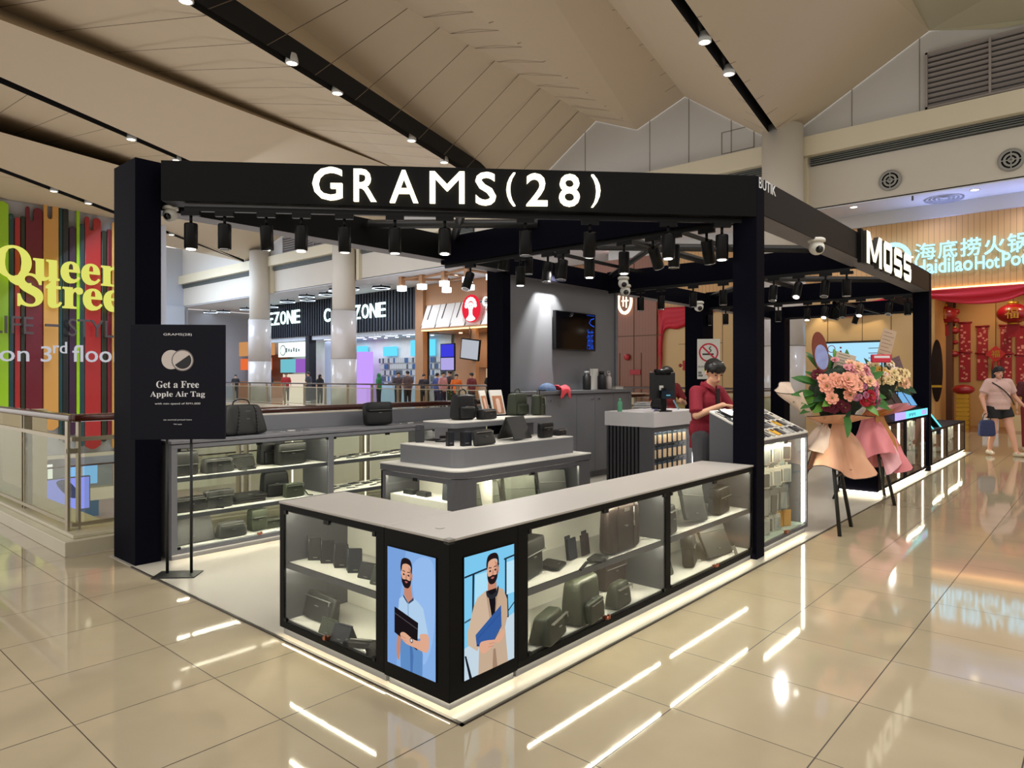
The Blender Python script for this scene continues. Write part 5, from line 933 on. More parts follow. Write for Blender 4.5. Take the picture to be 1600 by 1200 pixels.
for i in range(3): folio('dark laptop sleeve on the middle rear shelf, %s of its stack of three' % ('bottom','middle','top')[i], rp(395,780,Z2,.1)+Vector((.01*i,.0,.012+.022*i)), 0, .3,.2,'char',1.55,.018,band=0,cat='laptop sleeve',name='laptop_sleeve',group='laptop sleeves on the middle rear shelf')
bag('black backpack standing at the back of the middle rear shelf', rp(438,774,Z2,.26), 0, .27, .1, .23, 'black', 'backpack', 'backpack', (.9,.8), 0, 'backpack'); bag('small green pouch with strap on the middle rear shelf', rp(462,776,Z2,.08), 0, .2, .07, .13, 'green', 'sling', 'pouch', (.95,.85), 0, 'leather_pouch')
folio('large plain grey document case leaning in the lower rear bay', rp(305,857,Z3,.08), .05, .38,.28,'grey',.5,.02,0,0); bag('grey rolled cylinder bag lying in the lower rear bay', rp(364,845,Z3,.09), -.05, .25, .12, .13, 'grey', 'zip', 'pouch', (.85,.6), 0, 'leather_pouch'); bag('small green box bag at the middle of the lower rear bay', rp(407,832,Z3,.14), .1, .16, .1, .19, 'green', 'messenger', 'bag', (1,.9)); bag('low olive pouch right of the green box bag', rp(430,826,Z3,.14), 0, .16, .08, .09, 'olive', 'zip', 'pouch', (.9,.8), 0, 'leather_pouch')
ks = []
for row, z, y0, xa, n in (('top',Z1,.08,531,9),('middle',Z2,.08,531,8)):
    for i in range(n):
        x = 1.74+i*.135+.02*math.sin(i*3); y = 3.40+.10+.07*(i%2)
        t = thing('key_strap', 'dark key strap on the %s shelf of the right rear bay, %s from left' % (row, ORD[i]), 'key strap', (x,y,z), .3*math.sin(i*2.1), 'key straps in the right rear bay')
        b = MB(); b.box(-.055,-.012,0,.03,.012,.008); b.build('strap', leather('black' if i%3 else 'char'), t, .002); b = MB(); b.lathe([(.016,0),(.022,.003),(.016,.006)],10,0,Matrix.Translation((.05,0,.003)),cap=False); b.build('ring', ZIP, t)
        t = thing('card_wallet', 'flat card wallet behind the key straps on the %s rear shelf, %s from left' % (row, ORD[i]), 'wallet', (x+.02,y+.14,z), .2, 'card wallets in the right rear bay'); b = MB(); b.box(-.05,-.035,0,.05,.035,.01); b.build('cover', leather(('char','black','grey')[i%3]), t, .002); b = MB(); b.box(-.04,-.036,.003,.04,-.03,.007); b.build('pocket_edge', STI, t)
# --- bags on the rear worktop
bag('large charcoal duffel bag with two straps on the rear worktop beside the poster', FY(380,676,3.58)+Vector((-.02,0,0)), .12, .46, .2, .26, 'char', 'duffel', 'duffel bag', (.72,.45), 0, 'duffel_bag').location.z = .945
bag('black messenger bag tipped upright on the rear worktop', FY(591,664,3.6), -.15, .30, .12, .235, 'black', 'messenger', 'bag', (1.06,.75), -.12).location.z = .945
for px in (457,643): q = FY(px,668,3.6); t = thing('display_plate', 'thin silver display plate lying on the rear worktop, %s one' % ('left' if px<500 else 'right'), 'display plate', (q.x,3.62,.941)); b = MB(); b.lathe([(.12,0),(.12,.004)],24,0,Matrix.Diagonal((1.6,.7,1,1))); b.build('plate', CHROME, t); b = MB(); b.box(-.03,-.02,.004,.03,.02,.008); b.build('card', WHITE, t)
# --- island
IT, I2 = 1.0705, .9035
bag('black backpack with front pocket on the left of the island top shelf', FZ(724,656,IT)+Vector((.02,.03,0)), -.1, .22, .13, .22, 'black', 'backpack', 'backpack', (.9,.75), 0, 'backpack'); bag('low black camera pouch in front of the framed photo on the island', FZ(763,655,IT)+Vector((.0,.02,0)), .1, .21, .1, .09, 'black', 'zip', 'pouch', (.95,.85), 0, 'leather_pouch')
bag('small black sling bag behind the black backpack on the island shelf', FZ(752,650,IT)+Vector((.02,.16,0)), .1, .16, .08, .2, 'black', 'sling', 'sling bag', (.6,.7), 0, 'sling_bag')
bag('olive green backpack with round pocket on the island top shelf', FZ(812,649,IT)+Vector((0,.03,0)), .05, .22, .13, .215, 'green', 'backpack', 'backpack', (.9,.75), 0, 'backpack'); bag('olive green box bag at the right end of the island top shelf', FZ(843,649,IT)+Vector((.02,.03,0)), .2, .15, .10, .2, 'green', 'brief', 'bag', (.98,.9))
for i,(px,py,w,h,rz,lb) in enumerate(((783,648,.19,.25,.05,'standing in front on the island shelf'),(768,646,.15,.24,.35,'standing behind on the island shelf'))):
    t = thing('photo_frame', 'pale acrylic photo frame with a warm picture, '+lb, 'photo frame', FZ(px,py,IT)+Vector((.01,.05*i+.03,0)), rz); b = MB(); slab(b,w,h,.012,.004,0,lean(-.25)); b.build('frame', mat('acrylic_white',(220,218,212),.3), t); b = MB(); slab(b,w*.78,h*.72,.002,.002,0,lean(-.25) @ Matrix.Translation((0,-.008,h*.04))); b.build('photo', mat('warm_photo',(178,120,84),.4,var=.5,scale=30), t); b = MB(); slab(b,w*.3,h*.6,.002,.03,0,lean(-.25) @ Matrix.Translation((0,-.0095,h*.06))); b.build('photo_figure', mat('photo_pale',(226,196,180),.4), t)
def phone(label, p, rz, tilt=.35, c=(28,28,32)):
    t = thing('phone_case', label, 'phone case', p, rz); T = lean(-tilt); b = MB(); slab(b,.075,.152,.011,.012,0,T); b.build('shell', mat('case_dark',c,.35), t, .002); b = MB(); slab(b,.034,.04,.004,.008,0,T @ Matrix.Translation((-.014,-.007,.105))); b.lathe([(.008,0),(.008,.004)],10,0,T @ Matrix.Translation((-.02,-.009,.133)) @ Matrix.Rotation(PI/2,4,'X')); b.build('camera_island', mat('camera_ring',(60,60,66),.25,.5), t); b = MB(); slab(b,.03,.06,.005,.004,0,Matrix.Translation((0,.05,0)) @ lean(.5)); b.build('easel', mat('acrylic_white',(0,0,0)), t); return t
phone('dark phone case leaning on a white easel on the island step', FZ(654,692,I2)+Vector((.03,.02,0)), -.7, .45); 
for i,(px,py) in enumerate(((677,688),(690,690),(694,684))): t = thing('charging_pad', 'black flat charging pad on the island step, %s from left' % ORD[i], 'charging pad', FZ(px,py,I2), .2+.3*i); b = MB(); b.box(-.055,-.04,0,.055,.04,.02 if i==2 else .01); b.build('pad', leather('black'), t, .003); b = MB(); b.box(-.03,-.02,.01,.03,.02,.0215 if i==2 else .0115); b.build('inlay', STI if i==1 else leather('char'), t)
for i,(px,w) in enumerate(((706,.055),(731,.085))): t = thing('gift_box', 'small upright black box on the island step corner, '+('narrow one' if i==0 else 'wide one'), 'box', FZ(px,697,I2)+Vector((0,.02,0)), -.25); b = MB(); b.box(-w/2,-.018,0,w/2,.018,.11); b.build('box_body', leather('navy'), t, .002); b = MB(); b.box(-w/2-.001,-.019,.0,-w/2+.012,.019,.111); b.build('side_band', leather('black'), t); b = MB(); b.box(-w*.2,-.0192,.02,w*.2,-.0182,.026); b.build('printed_logo', STI, t)
bag('glossy black pouch leaning on the island step', FZ(764,696,I2)+Vector((0,.04,0)), .1, .25, .06, .125, 'char', 'zip', 'pouch', (.92,.6), -.25, 'leather_pouch'); 
t = thing('laptop_case', 'dark laptop case standing open like a tent on the island step', 'laptop case', FZ(818,688,I2)+Vector((0,.1,0)), .12)
for s in (-1,1): b = MB(); slab(b,.27,.205,.012,.01,0,Matrix.Translation((0,0,.195)) @ Matrix.Rotation(s*.45,4,'X') @ Matrix.Translation((0,0,-.205))); b.build('cover', leather('char'), t, .003)
b = MB(); b.tube((-.135,0,.192),(.135,0,.192),.008,8); b.build('spine', leather('char'), t)
bag('tapered black pouch on a clear stand at the right of the island step', FZ(859,684,I2)+Vector((0,.05,0)), .1, .18, .07, .135, 'black', 'messenger', 'pouch', (1.1,.7), 0, 'leather_pouch'); bag('flat black pouch at the right end of the island step', FZ(880,681,I2)+Vector((.03,.07,0)), .1, .16, .09, .06, 'black', 'zip', 'pouch', (.8,.8), 0, 'leather_pouch')
q = Vector((1.50,1.72,.0935)); phone('black rugged phone case standing in the island cabinet', Vector((1.58,1.70,.50)), -PI/2+.2, .1, (24,24,26))
t = thing('acrylic_riser', 'pale riser holding the phone case inside the island cabinet', 'riser', (1.52,1.6,.0935)); b = MB(); b.box(0,0,0,.22,.7,.40); b.build('block', CREAM, t, .003); b = MB(); b.box(0,0,.40,.22,.7,.405); b.build('top_plate', WHITE, t)
for i,(y) in enumerate((1.98,2.14)): t = thing('watch_strap_box', 'low black tray of straps on the riser in the island cabinet, %s one' % ('nearer','farther')[i], 'tray', (1.60,y,.4985), -PI/2); b = MB(); b.box(-.06,-.03,0,.06,.03,.035); b.build('tray', leather('black'), t, .004); b = MB(); b.box(-.05,-.02,.035,.05,.02,.038); b.build('strap', leather('char'), t)
for i,(x,w,c) in enumerate(((1.90,.36,'sage'),(2.30,.38,'sage'),(2.74,.38,'grey'))): folio('tall grey document case leaning inside the island cabinet, %s from left' % ORD[i], (x,1.52,.0935), .0, w, .52, c, .25, .03, .1 if i else 0, .22, group='document cases inside the island'); 
t = thing('padlock_tag', 'metal padlock tag hanging between document cases inside the island', 'tag', (2.45,1.50,.3)); b = MB(); slab(b,.05,.09,.008,.004,0); b.build('frame', ZIP, t); b = MB(); b.path([(0,0,.09),(.01,.01,.2),(0,.03,.3)],.003,5); b.build('cord', leather('black'), t); b = MB(); b.path([(0,0,0),(0,0,-.205)],.004,5); b.build('stand_rod', ZIP, t)
# ================================================================== HANGING PACKS
PKM = [mat('pack_card_white', (222,216,200), .5), mat('pack_card_pale', (190,190,180), .45), mat('pack_card_grey', (120,122,120), .45), mat('pack_card_amber', (205,150,70), .5), mat('pack_card_blue', (44,58,74), .5), mat('pack_card_tan', (214,186,150), .5)]
def make_pack(label, p, rz, w, h, m, m2, grp, lean_=0.):
    t = thing('phone_case_pack', label, 'phone case pack', p, rz, grp); T = Matrix.Rotation(lean_,4,'Y')
    b = MB(); b.box(-w/2,-.006,-h,w/2,.006,-.012,0,T); b.box(-w*.12,-.004,-.012,w*.12,.004,.012,0,T); b.build('card', m, t, .002)
    b = MB(); slab(b,w*.74,h*.66,.008,.008,0,T @ Matrix.Translation((0,-.008,-h*.93))); b.build('blister', m2, t); return t
CLR = mat('clear_blister', (160,162,158), .12, spec=.8, coat=.6); CLR2 = mat('clear_blister_dark', (84,86,84), .12, coat=.6)
rn = random.Random(11)
for r, (z, h, n) in enumerate(((.86,.17,7),(.66,.17,7),(.47,.22,8),(.25,.16,7))):
    b = MB(); b.box(3.5,.17,z+.008,4.46,.2,z+.02); tag(b.build('hanging_rail', DGREY), 'dark rail with hooks in the front case cabinet, %s row from the top' % ORD[r], 'rail')
    for i in range(n):
        am = r==3 and i>=n-2; lb = ('amber' if am else 'pale' if r<2 else 'clear grey')+' phone case pack in the front case cabinet, %s row, %s from left' % (ORD[r], ORD[i])
        make_pack(lb, (3.56+i*(.86/n),.10+.03*(i%2),z), -.35+rn.uniform(-.1,.1), .105, h, PKM[3] if am else PKM[0] if r<2 else PKM[2] if r==2 else PKM[1], PKM[3] if am else (CLR if (i+r)%3 else CLR2), 'phone case packs in the front case cabinet', rn.uniform(-.06,.06))
for r, z in enumerate((.755,.57,.385,.2)):
    for i in range(7): make_pack('blue topped phone case pack on the cash desk rack, %s row, %s from left' % (ORD[r], ORD[i]), (5.56+i*.13,2.083+.09,z), 0, .10, .16, PKM[4], PKM[5] if r<3 else CLR2, 'phone case packs on the cash desk rack')
    b = MB(); b.box(5.5,2.2,z,6.45,2.215,z+.012); tag(b.build('hanging_rail', DGREY), 'dark rail with hooks on the cash desk rack, %s row from the top' % ORD[r], 'rail')
for (lb, x0, x1, zs, n) in (('tall cabinet left bay',X(1384),X(1405),(.80,.45),4),('tall cabinet right bay',X(1419),X(1441),(.80,.45),7),('low cabinet nearer bay',X(1458),X(1473),(.55,.30),6),('low cabinet far bay',X(1483),X(1499),(.55,.30),6)):
    for r, z in enumerate(zs):
        for i in range(n): make_pack('clear phone case pack in the far %s, %s row, %s from left' % (lb, ('upper','lower')[r], ORD[i]), (x0+(i+.5)*(x1-x0)/n,.12,z), -.4, .12, .3 if 'tall' in lb else .22, PKM[1] if (i+r)%2 else PKM[2], CLR, 'phone case packs in the far cabinets')
# cases laid out on the sloped top
sl = math.atan2(.215,.452)
CCL = [(30,30,34),(200,200,196),(236,180,40),(90,96,104),(168,170,172),(40,46,60),(214,206,190)]
k = 0
for r in range(4):
    for i in range(9):
        y = .05+r*.11; x = 3.53+i*.115; z = .941+(y+.002)*.215/.454+.004
        if x > 4.5: continue
        c = CCL[(i*3+r*5) % 7]; t = thing('phone_case', '%s phone case on the sloped counter, row %s from front, %s from left' % (('black','white','yellow','grey','silver','navy','cream')[(i*3+r*5) % 7], ('one','two','three','four')[r], ORD[i]), 'phone case', (x,y,z), .12*math.sin(i+r), 'phone cases laid on the sloped counter'); t.rotation_euler.x = sl
        b = MB(); b.box(-.036,-.048,0,.036,.048,.009); b.build('shell', mat('case_col_%d' % ((i*3+r*5) % 7), c, .3, coat=.4), t, .003); b = MB(); b.box(-.028,.012,.009,.0,.04,.013); b.build('camera_island', MATS['camera_ring'], t); k += 1
t = thing('tablet_stand', 'black swivel tablet stand on the sloped counter top', 'stand', (3.95,.30,1.082)); b = MB(); b.lathe([(.04,.0),(.04,.01)],16); b.build('base', TRK, t); b = MB(); b.tube((0,0,.01),(0,-.02,.06),.008,8); b.build('arm', TRK, t); b = MB(); b.box(-.05,-.045,.055,.05,-.035,.10); b.build('holder', TRK, t)
t = thing('acrylic_box', 'clear acrylic display box at the back of the sloped counter', 'display box', (4.1,.36,1.11)); GLA = glass('acrylic', (235,240,245), 2.5); b = MB(); b.box(0,0,0,.26,.08,.10); b.build('box_shell', GLA, t, .004); b = MB(); b.box(.02,.01,.002,.24,.07,.02); b.build('contents', WHITE, t)
t = thing('pink_box', 'pair of small pink and white boxes behind the front post', 'box', (4.28,.43,1.142)); MB().box(-.05,-.04,-.0,.03,.03,.13).build('box_body', mat('pink_card',(232,150,160),.5), t); MB().box(.035,-.04,0,.08,.03,.08).build('box_body', WHITE, t)
for i,(dx,dy) in enumerate(((0,0),(.02,.03))): t = thing('laptop', 'closed dark laptop on the sloped top by the cashier, %s' % ('lower one','upper one')[i], 'laptop', (3.60+dx,.33+dy,1.098+.02*i+dy*.45), .1); t.rotation_euler.x = sl; b = MB(); b.box(-.09,-.06,0,.09,.06,.008); b.build('base', leather('black'), t, .002); b = MB(); b.box(-.09,-.06,.009,.09,.06,.014); b.build('lid', mat('laptop_grey',(70,70,74),.3,.5), t, .002)
for i in range(6): t = thing('sample_screen', 'tilted bright sample screen on the far tall cabinet, %s from left' % ORD[i], 'sample screen', (X(1402)+i*.42,.12,.98), -.1); T = lean(-.55); b = MB(); slab(b,.34,.30,.02,.01,0,T); b.build('casing', BLK, t); b = MB(); slab(b,.24,.24,.003,.005,0,T @ Matrix.Translation((0,-.012,.03))); b.build('screen_image_or_reflection', glow('sample_blue',(120,180,230),1.0) if i in (0,3,4) else mat('dark_leather_board',(46,32,34),.5), t)
t = thing('white_dispenser', 'small white box with green leaves on the far cabinet', 'box', (X(1403),.32,1.10)); b = MB(); b.box(-.15,-.08,0,.15,.08,.12); b.build('box_body', WHITE, t, .01); b = MB()
for i in range(14): a = i*.9; b.tube((.1*math.cos(a),.04*math.sin(a),.12),(.18*math.cos(a),.07*math.sin(a),.18+.03*(i%3)),.015,4,0,.002)
b.build('leaves', mat('leaf_green',(50,92,44),.6), t)
# ================================================================== CASH DESK AND REAR WORKTOP
dz = 1.0015
t = thing('till_screen', 'black point of sale monitor seen from behind on a stand', 'monitor', FZ(1046,644,dz)+Vector((.12,.15,0)), -.68); b = MB(); b.lathe([(.11,0),(.11,.012)],20); b.build('base', TRK, t); b = MB(); b.box(-.03,-.02,.012,.03,.02,.3); b.build('stand', TRK, t); b = MB(); b.box(-.17,.02,.16,.17,.05,.50); m_ = b.build('casing', mat('monitor_black',(20,20,22),.4), t, .008); b = MB(); b.box(-.05,-.0,.27,.0,.02,.33); b.build('label_plate', WHITE, m_); b = MB(); b.lathe([(.04,-.1),(.04,.1)],12,0,Matrix.Translation((0,.04,.5)) @ Matrix.Rotation(PI/2,4,'Y')); b.build('top_camera', TRK, m_)
b = MB(); b.box(-.04,-.05,.16,.13,-.02,.27); q = b.build('customer_display', mat('cust_navy',(20,34,48),.2), t); b = MB(); [b.box(.02+k*.014,-.0515,.2,.028+k*.014,-.05,.214) for k in range(4)]; b.build('display_marks', glow('digit',(120,200,230),1.2), q)
t = thing('water_bottle', 'small green plastic water bottle on the cash desk', 'bottle', FZ(960,643,dz)+Vector((.05,-.05,0))); b = MB(); b.lathe([(.03,0),(.033,.01),(.033,.1),(.028,.12),(.012,.14),(.012,.15)],16); b.build('body', mat('green_pet',(110,190,150),.15,trans=.3), t); b = MB(); b.lathe([(.015,.15),(.015,.165)],12); b.build('cap', mat('cap_green',(120,210,160),.4), t)
t = thing('paper_stack', 'stack of white papers and trays on the cash desk', 'paper stack', FZ(1010,640,dz)+Vector((.3,.25,0)), .2)
for i in range(5): b = MB(); b.box(-.12+.01*i,-.09,.0+.018*i,.12,.09-.01*(i%2),.012+.018*i); b.build('sheet_pad', WHITE if i%2 else mat('pad_grey',(150,150,156),.5), t)
t = thing('receipt_clip', 'small white clip and keys on the front edge of the cash desk', 'clip', FZ(1028,645,dz)+Vector((.05,.06,0))); b = MB(); b.box(-.05,-.02,0,.05,.02,.012); b.build('base', WHITE, t); b = MB(); b.path([(-.04,0,.012),(-.02,.0,.05),(.02,0,.02),(.04,0,.05)],.004,5); b.build('wire', mat('blue_wire',(60,60,140),.4), t)
t = thing('card_reader', 'pale blue phone propped beside the till stand', 'card reader', FZ(1057,641,dz)+Vector((.25,.1,0)), .5); b = MB(); slab(b,.07,.14,.02,.01,0,lean(-.5)); b.build('body', mat('reader_blue',(120,170,190),.3), t); b = MB(); slab(b,.05,.08,.002,.004,0,lean(-.5) @ Matrix.Translation((0,-.012,.04))); b.build('screen', mat('tv_glass',(0,0,0)), t)
wz = 1.2565
t = thing('cap', 'blue and navy peaked cap lying on the rear worktop', 'cap', FY(855,612,3.55), .3); t.location.z = wz; b = MB(); b.lathe([(.12*math.cos(a),.105*math.sin(a)) for a in [PI/2*i/7 for i in range(8)]],20,0,Matrix.Diagonal((1.2,1,1,1)),cap=False); b.build('crown', mat('cap_blue',(84,104,140),.7,var=.5,scale=25), t); b = MB(); b.prism(cr([(-.1,0),(-.2,-.06),(-.26,-.02),(-.22,.07),(-.1,.1)],5),.005,.015); b.build('brim', mat('cap_navy',(40,44,60),.7), t)
t = thing('towel', 'coral pink towel draped over the edge of the rear worktop', 'towel', FY(873,612,3.5)); t.location.z = wz; b = MB(); vs = []; fs = []
for i in range(13):
    for j in range(9):
        x = -.11+.22*j/8; s = i/12
        y = .08-.2*min(s,.62)/.62*1.0; z = .03+.045*math.sin(s*5)*math.sin(j*.9+1)+(0 if s<.62 else -(s-.62)*.25); y -= (.004 if s>.62 else 0); vs.append((x+.02*math.sin(s*4+j),y,max(z,.006) if s<.6 else z))
for i in range(12):
    for j in range(8): k = i*9+j; fs.append((k,k+1,k+10,k+9))
b.add(vs,fs,0,True); o = b.build('cloth', mat('coral_towel',(240,78,90),.8,bump=.3,scale=60), t); md = o.modifiers.new('s','SOLIDIFY'); md.thickness = .008
def flask(px, r, h, c, label, c2=None, handle=False, y=3.56):
    q = FY(px,609,y); t = thing('drink_bottle', label, 'bottle', (q.x,y,wz)); b = MB(); b.lathe([(r*.9,0),(r,.01),(r,h*.72),(r*.6,h*.8),(r*.6,h*.84)],18); b.build('body', mat('flask_'+label[:6].strip(),c,.4), t); b = MB(); b.lathe([(r*.62,h*.84),(r*.62,h)],14); b.build('cap', mat('flaskcap_'+label[:6].strip(),c2 or c,.4), t)
    if handle: b = MB(); b.path([(-r*.6,0,h*.9),(-r*.7,0,h*1.12),(r*.7,0,h*1.12),(r*.6,0,h*.9)],.006,6); b.build('handle', mat('flaskcap_'+label[:6].strip(),c2 or c,.4), t)
flask(917,.06,.27,(22,22,24),'black insulated bottle with silver cap on the rear worktop',(150,150,150)); flask(940,.062,.27,(22,22,24),'stout black jug bottle on the rear worktop',(20,20,20)); flask(951,.045,.24,(190,180,176),'pale pink tumbler with loop handle on the rear worktop',None,True)
t = thing('carton_box', 'tall white carton between the two black bottles', 'box', (FY(929,609,3.62).x,3.63,wz)); MB().box(-.06,-.03,0,.06,.03,.30).build('box_body', WHITE, t, .002); MB().box(-.061,-.031,.27,.061,.031,.305).build('lid', WHITE, t)
t = thing('flat_box', 'low white box at the right end of the rear worktop', 'box', (FY(965,609,3.55).x,3.55,wz)); MB().box(-.12,-.05,0,.08,.05,.035).build('box_body', WHITE, t, .002); MB().box(-.121,-.051,.03,.081,.051,.045).build('lid', TOPW, t)
# ================================================================== PEOPLE
def remeshed(b, voxel, smooth_it=4, name='body', mats=None, parent=None, factor=.6, noise_amp=0., nscale=30):
    me = bpy.data.meshes.new('tmp'); me.from_pydata(b.v, [], b.f); me.update(); o = bpy.data.objects.new('tmp', me); COL.objects.link(o)
    r = o.modifiers.new('r','REMESH'); r.mode = 'VOXEL'; r.voxel_size = voxel; r.use_smooth_shade = True
    if smooth_it: s = o.modifiers.new('s','SMOOTH'); s.factor = factor; s.iterations = smooth_it
    dg = bpy.context.evaluated_depsgraph_get(); m2 = bpy.data.meshes.new_from_object(o.evaluated_get(dg)); bpy.data.objects.remove(o); bpy.data.meshes.remove(me)
    if noise_amp:
        for v in m2.vertices: n = noise.noise(v.co*nscale); v.co += v.normal*n*noise_amp
    for m in (mats if isinstance(mats,(list,tuple)) else [mats]): m2.materials.append(m)
    m2.polygons.foreach_set('use_smooth', [True]*len(m2.polygons)); m2.name = name
    q = bpy.data.objects.new(name, m2); COL.objects.link(q)
    if parent: q.parent = parent
    return q
def cap(b, p, q, r1, r2=None, seg=12):
    r2 = r1 if r2 is None else r2; p = Vector(p); q = Vector(q); b.ball(p, r1, r1, r1, seg, 8); b.ball(q, r2, r2, r2, seg, 8); b.tube(p, q, r1, seg, 0, r2); return b
def human(label, loc, rz, J=None, shirt=(120,30,45), pants=(40,40,45), skin=(200,150,120), hair=(18,16,16), shoes=(200,200,200), vox=.006, bulk=1.0, scale=1.0, long_hair=False, sleeve=.8, shorts=False, group=None, hijab=None, legs=True, face=True, head_tilt=0., head_turn=0., hem=.80):
    """faces local -y"""
    D = dict(hipL=(.09,0,.88), hipR=(-.09,0,.88), kneeL=(.10,-.01,.47), kneeR=(-.10,-.01,.47), ankL=(.10,.01,.08), ankR=(-.10,.01,.08), toeL=(.11,-.15,.03), toeR=(-.11,-.15,.03),
             shL=(.175,0,1.36), shR=(-.175,0,1.36), elL=(.24,.01,1.09), elR=(-.24,.01,1.09), wrL=(.25,-.06,.86), wrR=(-.25,-.06,.86), hdL=(.25,-.09,.77), hdR=(-.25,-.09,.77), neck=(0,0,1.42), head=(0,-.02,1.545), chest=(0,0,1.25), waist=(0,0,1.03))
    D.update(J or {}); V = {k: Vector(v) for k, v in D.items()}; B = bulk
    t = thing('person', label, 'person', loc, rz, group); t.scale = (scale,)*3
    SK = mat('skin_%d_%d_%d' % skin, skin, .5, spec=.4); H = Matrix.Translation(V['head']) @ Matrix.Rotation(head_turn,4,'Z') @ Matrix.Rotation(head_tilt,4,'X')
    b = MB()
    # torso as stacked ellipsoids
    b.ball(V['chest'], .145*B, .10*B, .17, 16, 10); b.ball((V['waist']+V['chest'])/2, .128*B, .09*B, .16, 16, 10); b.ball(V['waist']+Vector((0,0,-.06)), .15*B, .105*B, .13, 16, 10)
    cap(b, V['shL']*.92+V['chest']*.08, V['shR']*.92+V['chest']*.08, .052*B); cap(b, V['neck']-Vector((0,0,.06)), V['head']-Vector((0,-.02,.06)), .052, .047)
    # head
    b.ball((0,.012,.03), .074, .092, .092, 16, 12, 0, H); b.ball((0,-.025,-.045), .054, .058, .062, 14, 10, 0, H); b.ball((0,-.045,-.085), .030, .026, .024, 10, 8, 0, H)
    cap(b, H @ Vector((0,-.088,.012)), H @ Vector((0,-.101,-.022)), .008, .013, 8); b.ball((-.028,-.073,.028), .022,.014,.010,8,6,0,H); b.ball((.028,-.073,.028), .022,.014,.010,8,6,0,H); b.ball((0,-.083,-.05), .021,.010,.010,8,6,0,H)
    for s in (-1,1): b.ball((s*.076,.012,-.005), .010,.018,.030,8,8,0,H)
    for s, k in ((1,'L'),(-1,'R')):
        cap(b, V['sh'+k], V['el'+k], .046*B, .037*B); cap(b, V['el'+k], V['wr'+k], .036*B, .024)
        d = (V['hd'+k]-V['wr'+k]).normalized(); side = d.cross(Vector((0,0,1))).normalized() if abs(d.z) < .9 else Vector((0,-1,0)); n = side.cross(d).normalized()
        pc = V['wr'+k]+d*.05; 
        if vox < .012:
            for f in range(4):
                o = side*((f-1.5)*.019); L = (.068,.078,.072,.056)[f]; a = pc+o+d*.03; m = a+d*L*.5-n*.004; e = m+(d*.75-n*.66)*L*.5; cap(b, pc+o*.8-d*.03, a, .0125, .0105, 8); cap(b, a, m, .0098, .009, 8); cap(b, m, e, .009, .0075, 8)
            th = pc-side*.03*1-d*.02; cap(b, th, th-side*.02+d*.035-n*.01, .012, .010, 8); cap(b, th-side*.02+d*.035-n*.01, th-side*.018+d*.06-n*.02, .010, .008, 8)
        else: b.ball(pc+d*.03, .03,.03,.05)
        if legs: cap(b, V['hip'+k], V['knee'+k], .075*B, .05*B); cap(b, V['knee'+k], V['ank'+k], .05*B, .034); cap(b, V['ank'+k], V['toe'+k], .036, .026)
    remeshed(b, vox, 5, 'body', SK, t)
    # shirt
    SM = mat('cloth_%d_%d_%d' % shirt, shirt, .75, bump=.2, scale=40); b = MB()
    b.ball(V['chest']+Vector((0,0,0)), .165*B, .122*B, .165, 18, 10); b.ball((V['waist']+V['chest'])/2, .155*B, .118*B, .17, 18, 10); b.ball(V['waist']+Vector((0,0,-.04)), .168*B, .128*B, .14, 18, 10)
    hz = V['waist'].z-.16 if hem is None else hem; b.lathe([(.160*B,hz),(.150*B,hz+.25)],20,0,Matrix.Translation((V['waist'].x,V['waist'].y,0)) @ Matrix.Diagonal((1,.76,1,1)))
    cap(b, V['shL']-Vector((.012,0,.002)), V['shR']+Vector((.012,0,-.002)), .060*B); cap(b, V['neck']-Vector((0,0,.055)), V['neck']-Vector((0,0,.01)), .064, .060)
    for k in 'LR': e = V['sh'+k].lerp(V['el'+k], sleeve); cap(b, V['sh'+k], V['sh'+k].lerp(e,.9), .060*B, .056*B)
    for k in 'LR': e = V['sh'+k].lerp(V['el'+k], sleeve); b.tube(V['sh'+k], e, .060*B, 16, 0, .064*B)
    o = remeshed(b, max(vox, .007), 3, 'shirt', SM, t)
    if vox < .012:
        CO = []
        for s in (-1,1):
            c = MB(); c.add([tuple(V['neck']+Vector(q)) for q in ((s*.062,.03,.035),(s*.07,-.045,.015),(s*.012,-.085,-.035),(s*.035,-.095,-.075),(s*.085,-.07,-.03),(s*.085,.03,.0))],[(0,1,5),(1,4,5),(1,2,3,4)],0,True); q = c.build('collar', SM, t); md = q.modifiers.new('s','SOLIDIFY'); md.thickness = .006
    if legs:
        PM = mat('cloth_%d_%d_%d' % pants, pants, .8); b = MB(); b.ball(V['waist']+Vector((0,0,-.12)), .158*B, .118*B, .11, 16, 10)
        for k in 'LR':
            if shorts: cap(b, V['hip'+k], V['hip'+k].lerp(V['knee'+k],.18), .098*B, .098*B); b.tube(V['hip'+k], V['hip'+k].lerp(V['knee'+k],.40), .098*B, 16, 0, .10*B)
            else: cap(b, V['hip'+k], V['knee'+k], .088*B, .066*B); b.tube(V['knee'+k], V['knee'+k].lerp(V['ank'+k],.96), .066*B, 14, 0, .055*B)
        remeshed(b, max(vox,.008), 3, 'shorts' if shorts else 'trousers', PM, t)
        SH_ = mat('shoe_%d_%d_%d' % shoes, shoes, .5)
        for k in 'LR': b = MB(); a = V['ank'+k]; q = V['toe'+k]; cap(b, a-Vector((0,-.03,.03)), q+Vector((0,.02,.012)), .044, .038); b.ball(a-Vector((0,0,.01)), .044,.05,.045); remeshed(b, max(vox,.007), 3, 'shoe', SH_, t)
    # hair
    HM = mat('hair_%d' % hair[0], hair, .45, spec=.5); b = MB()
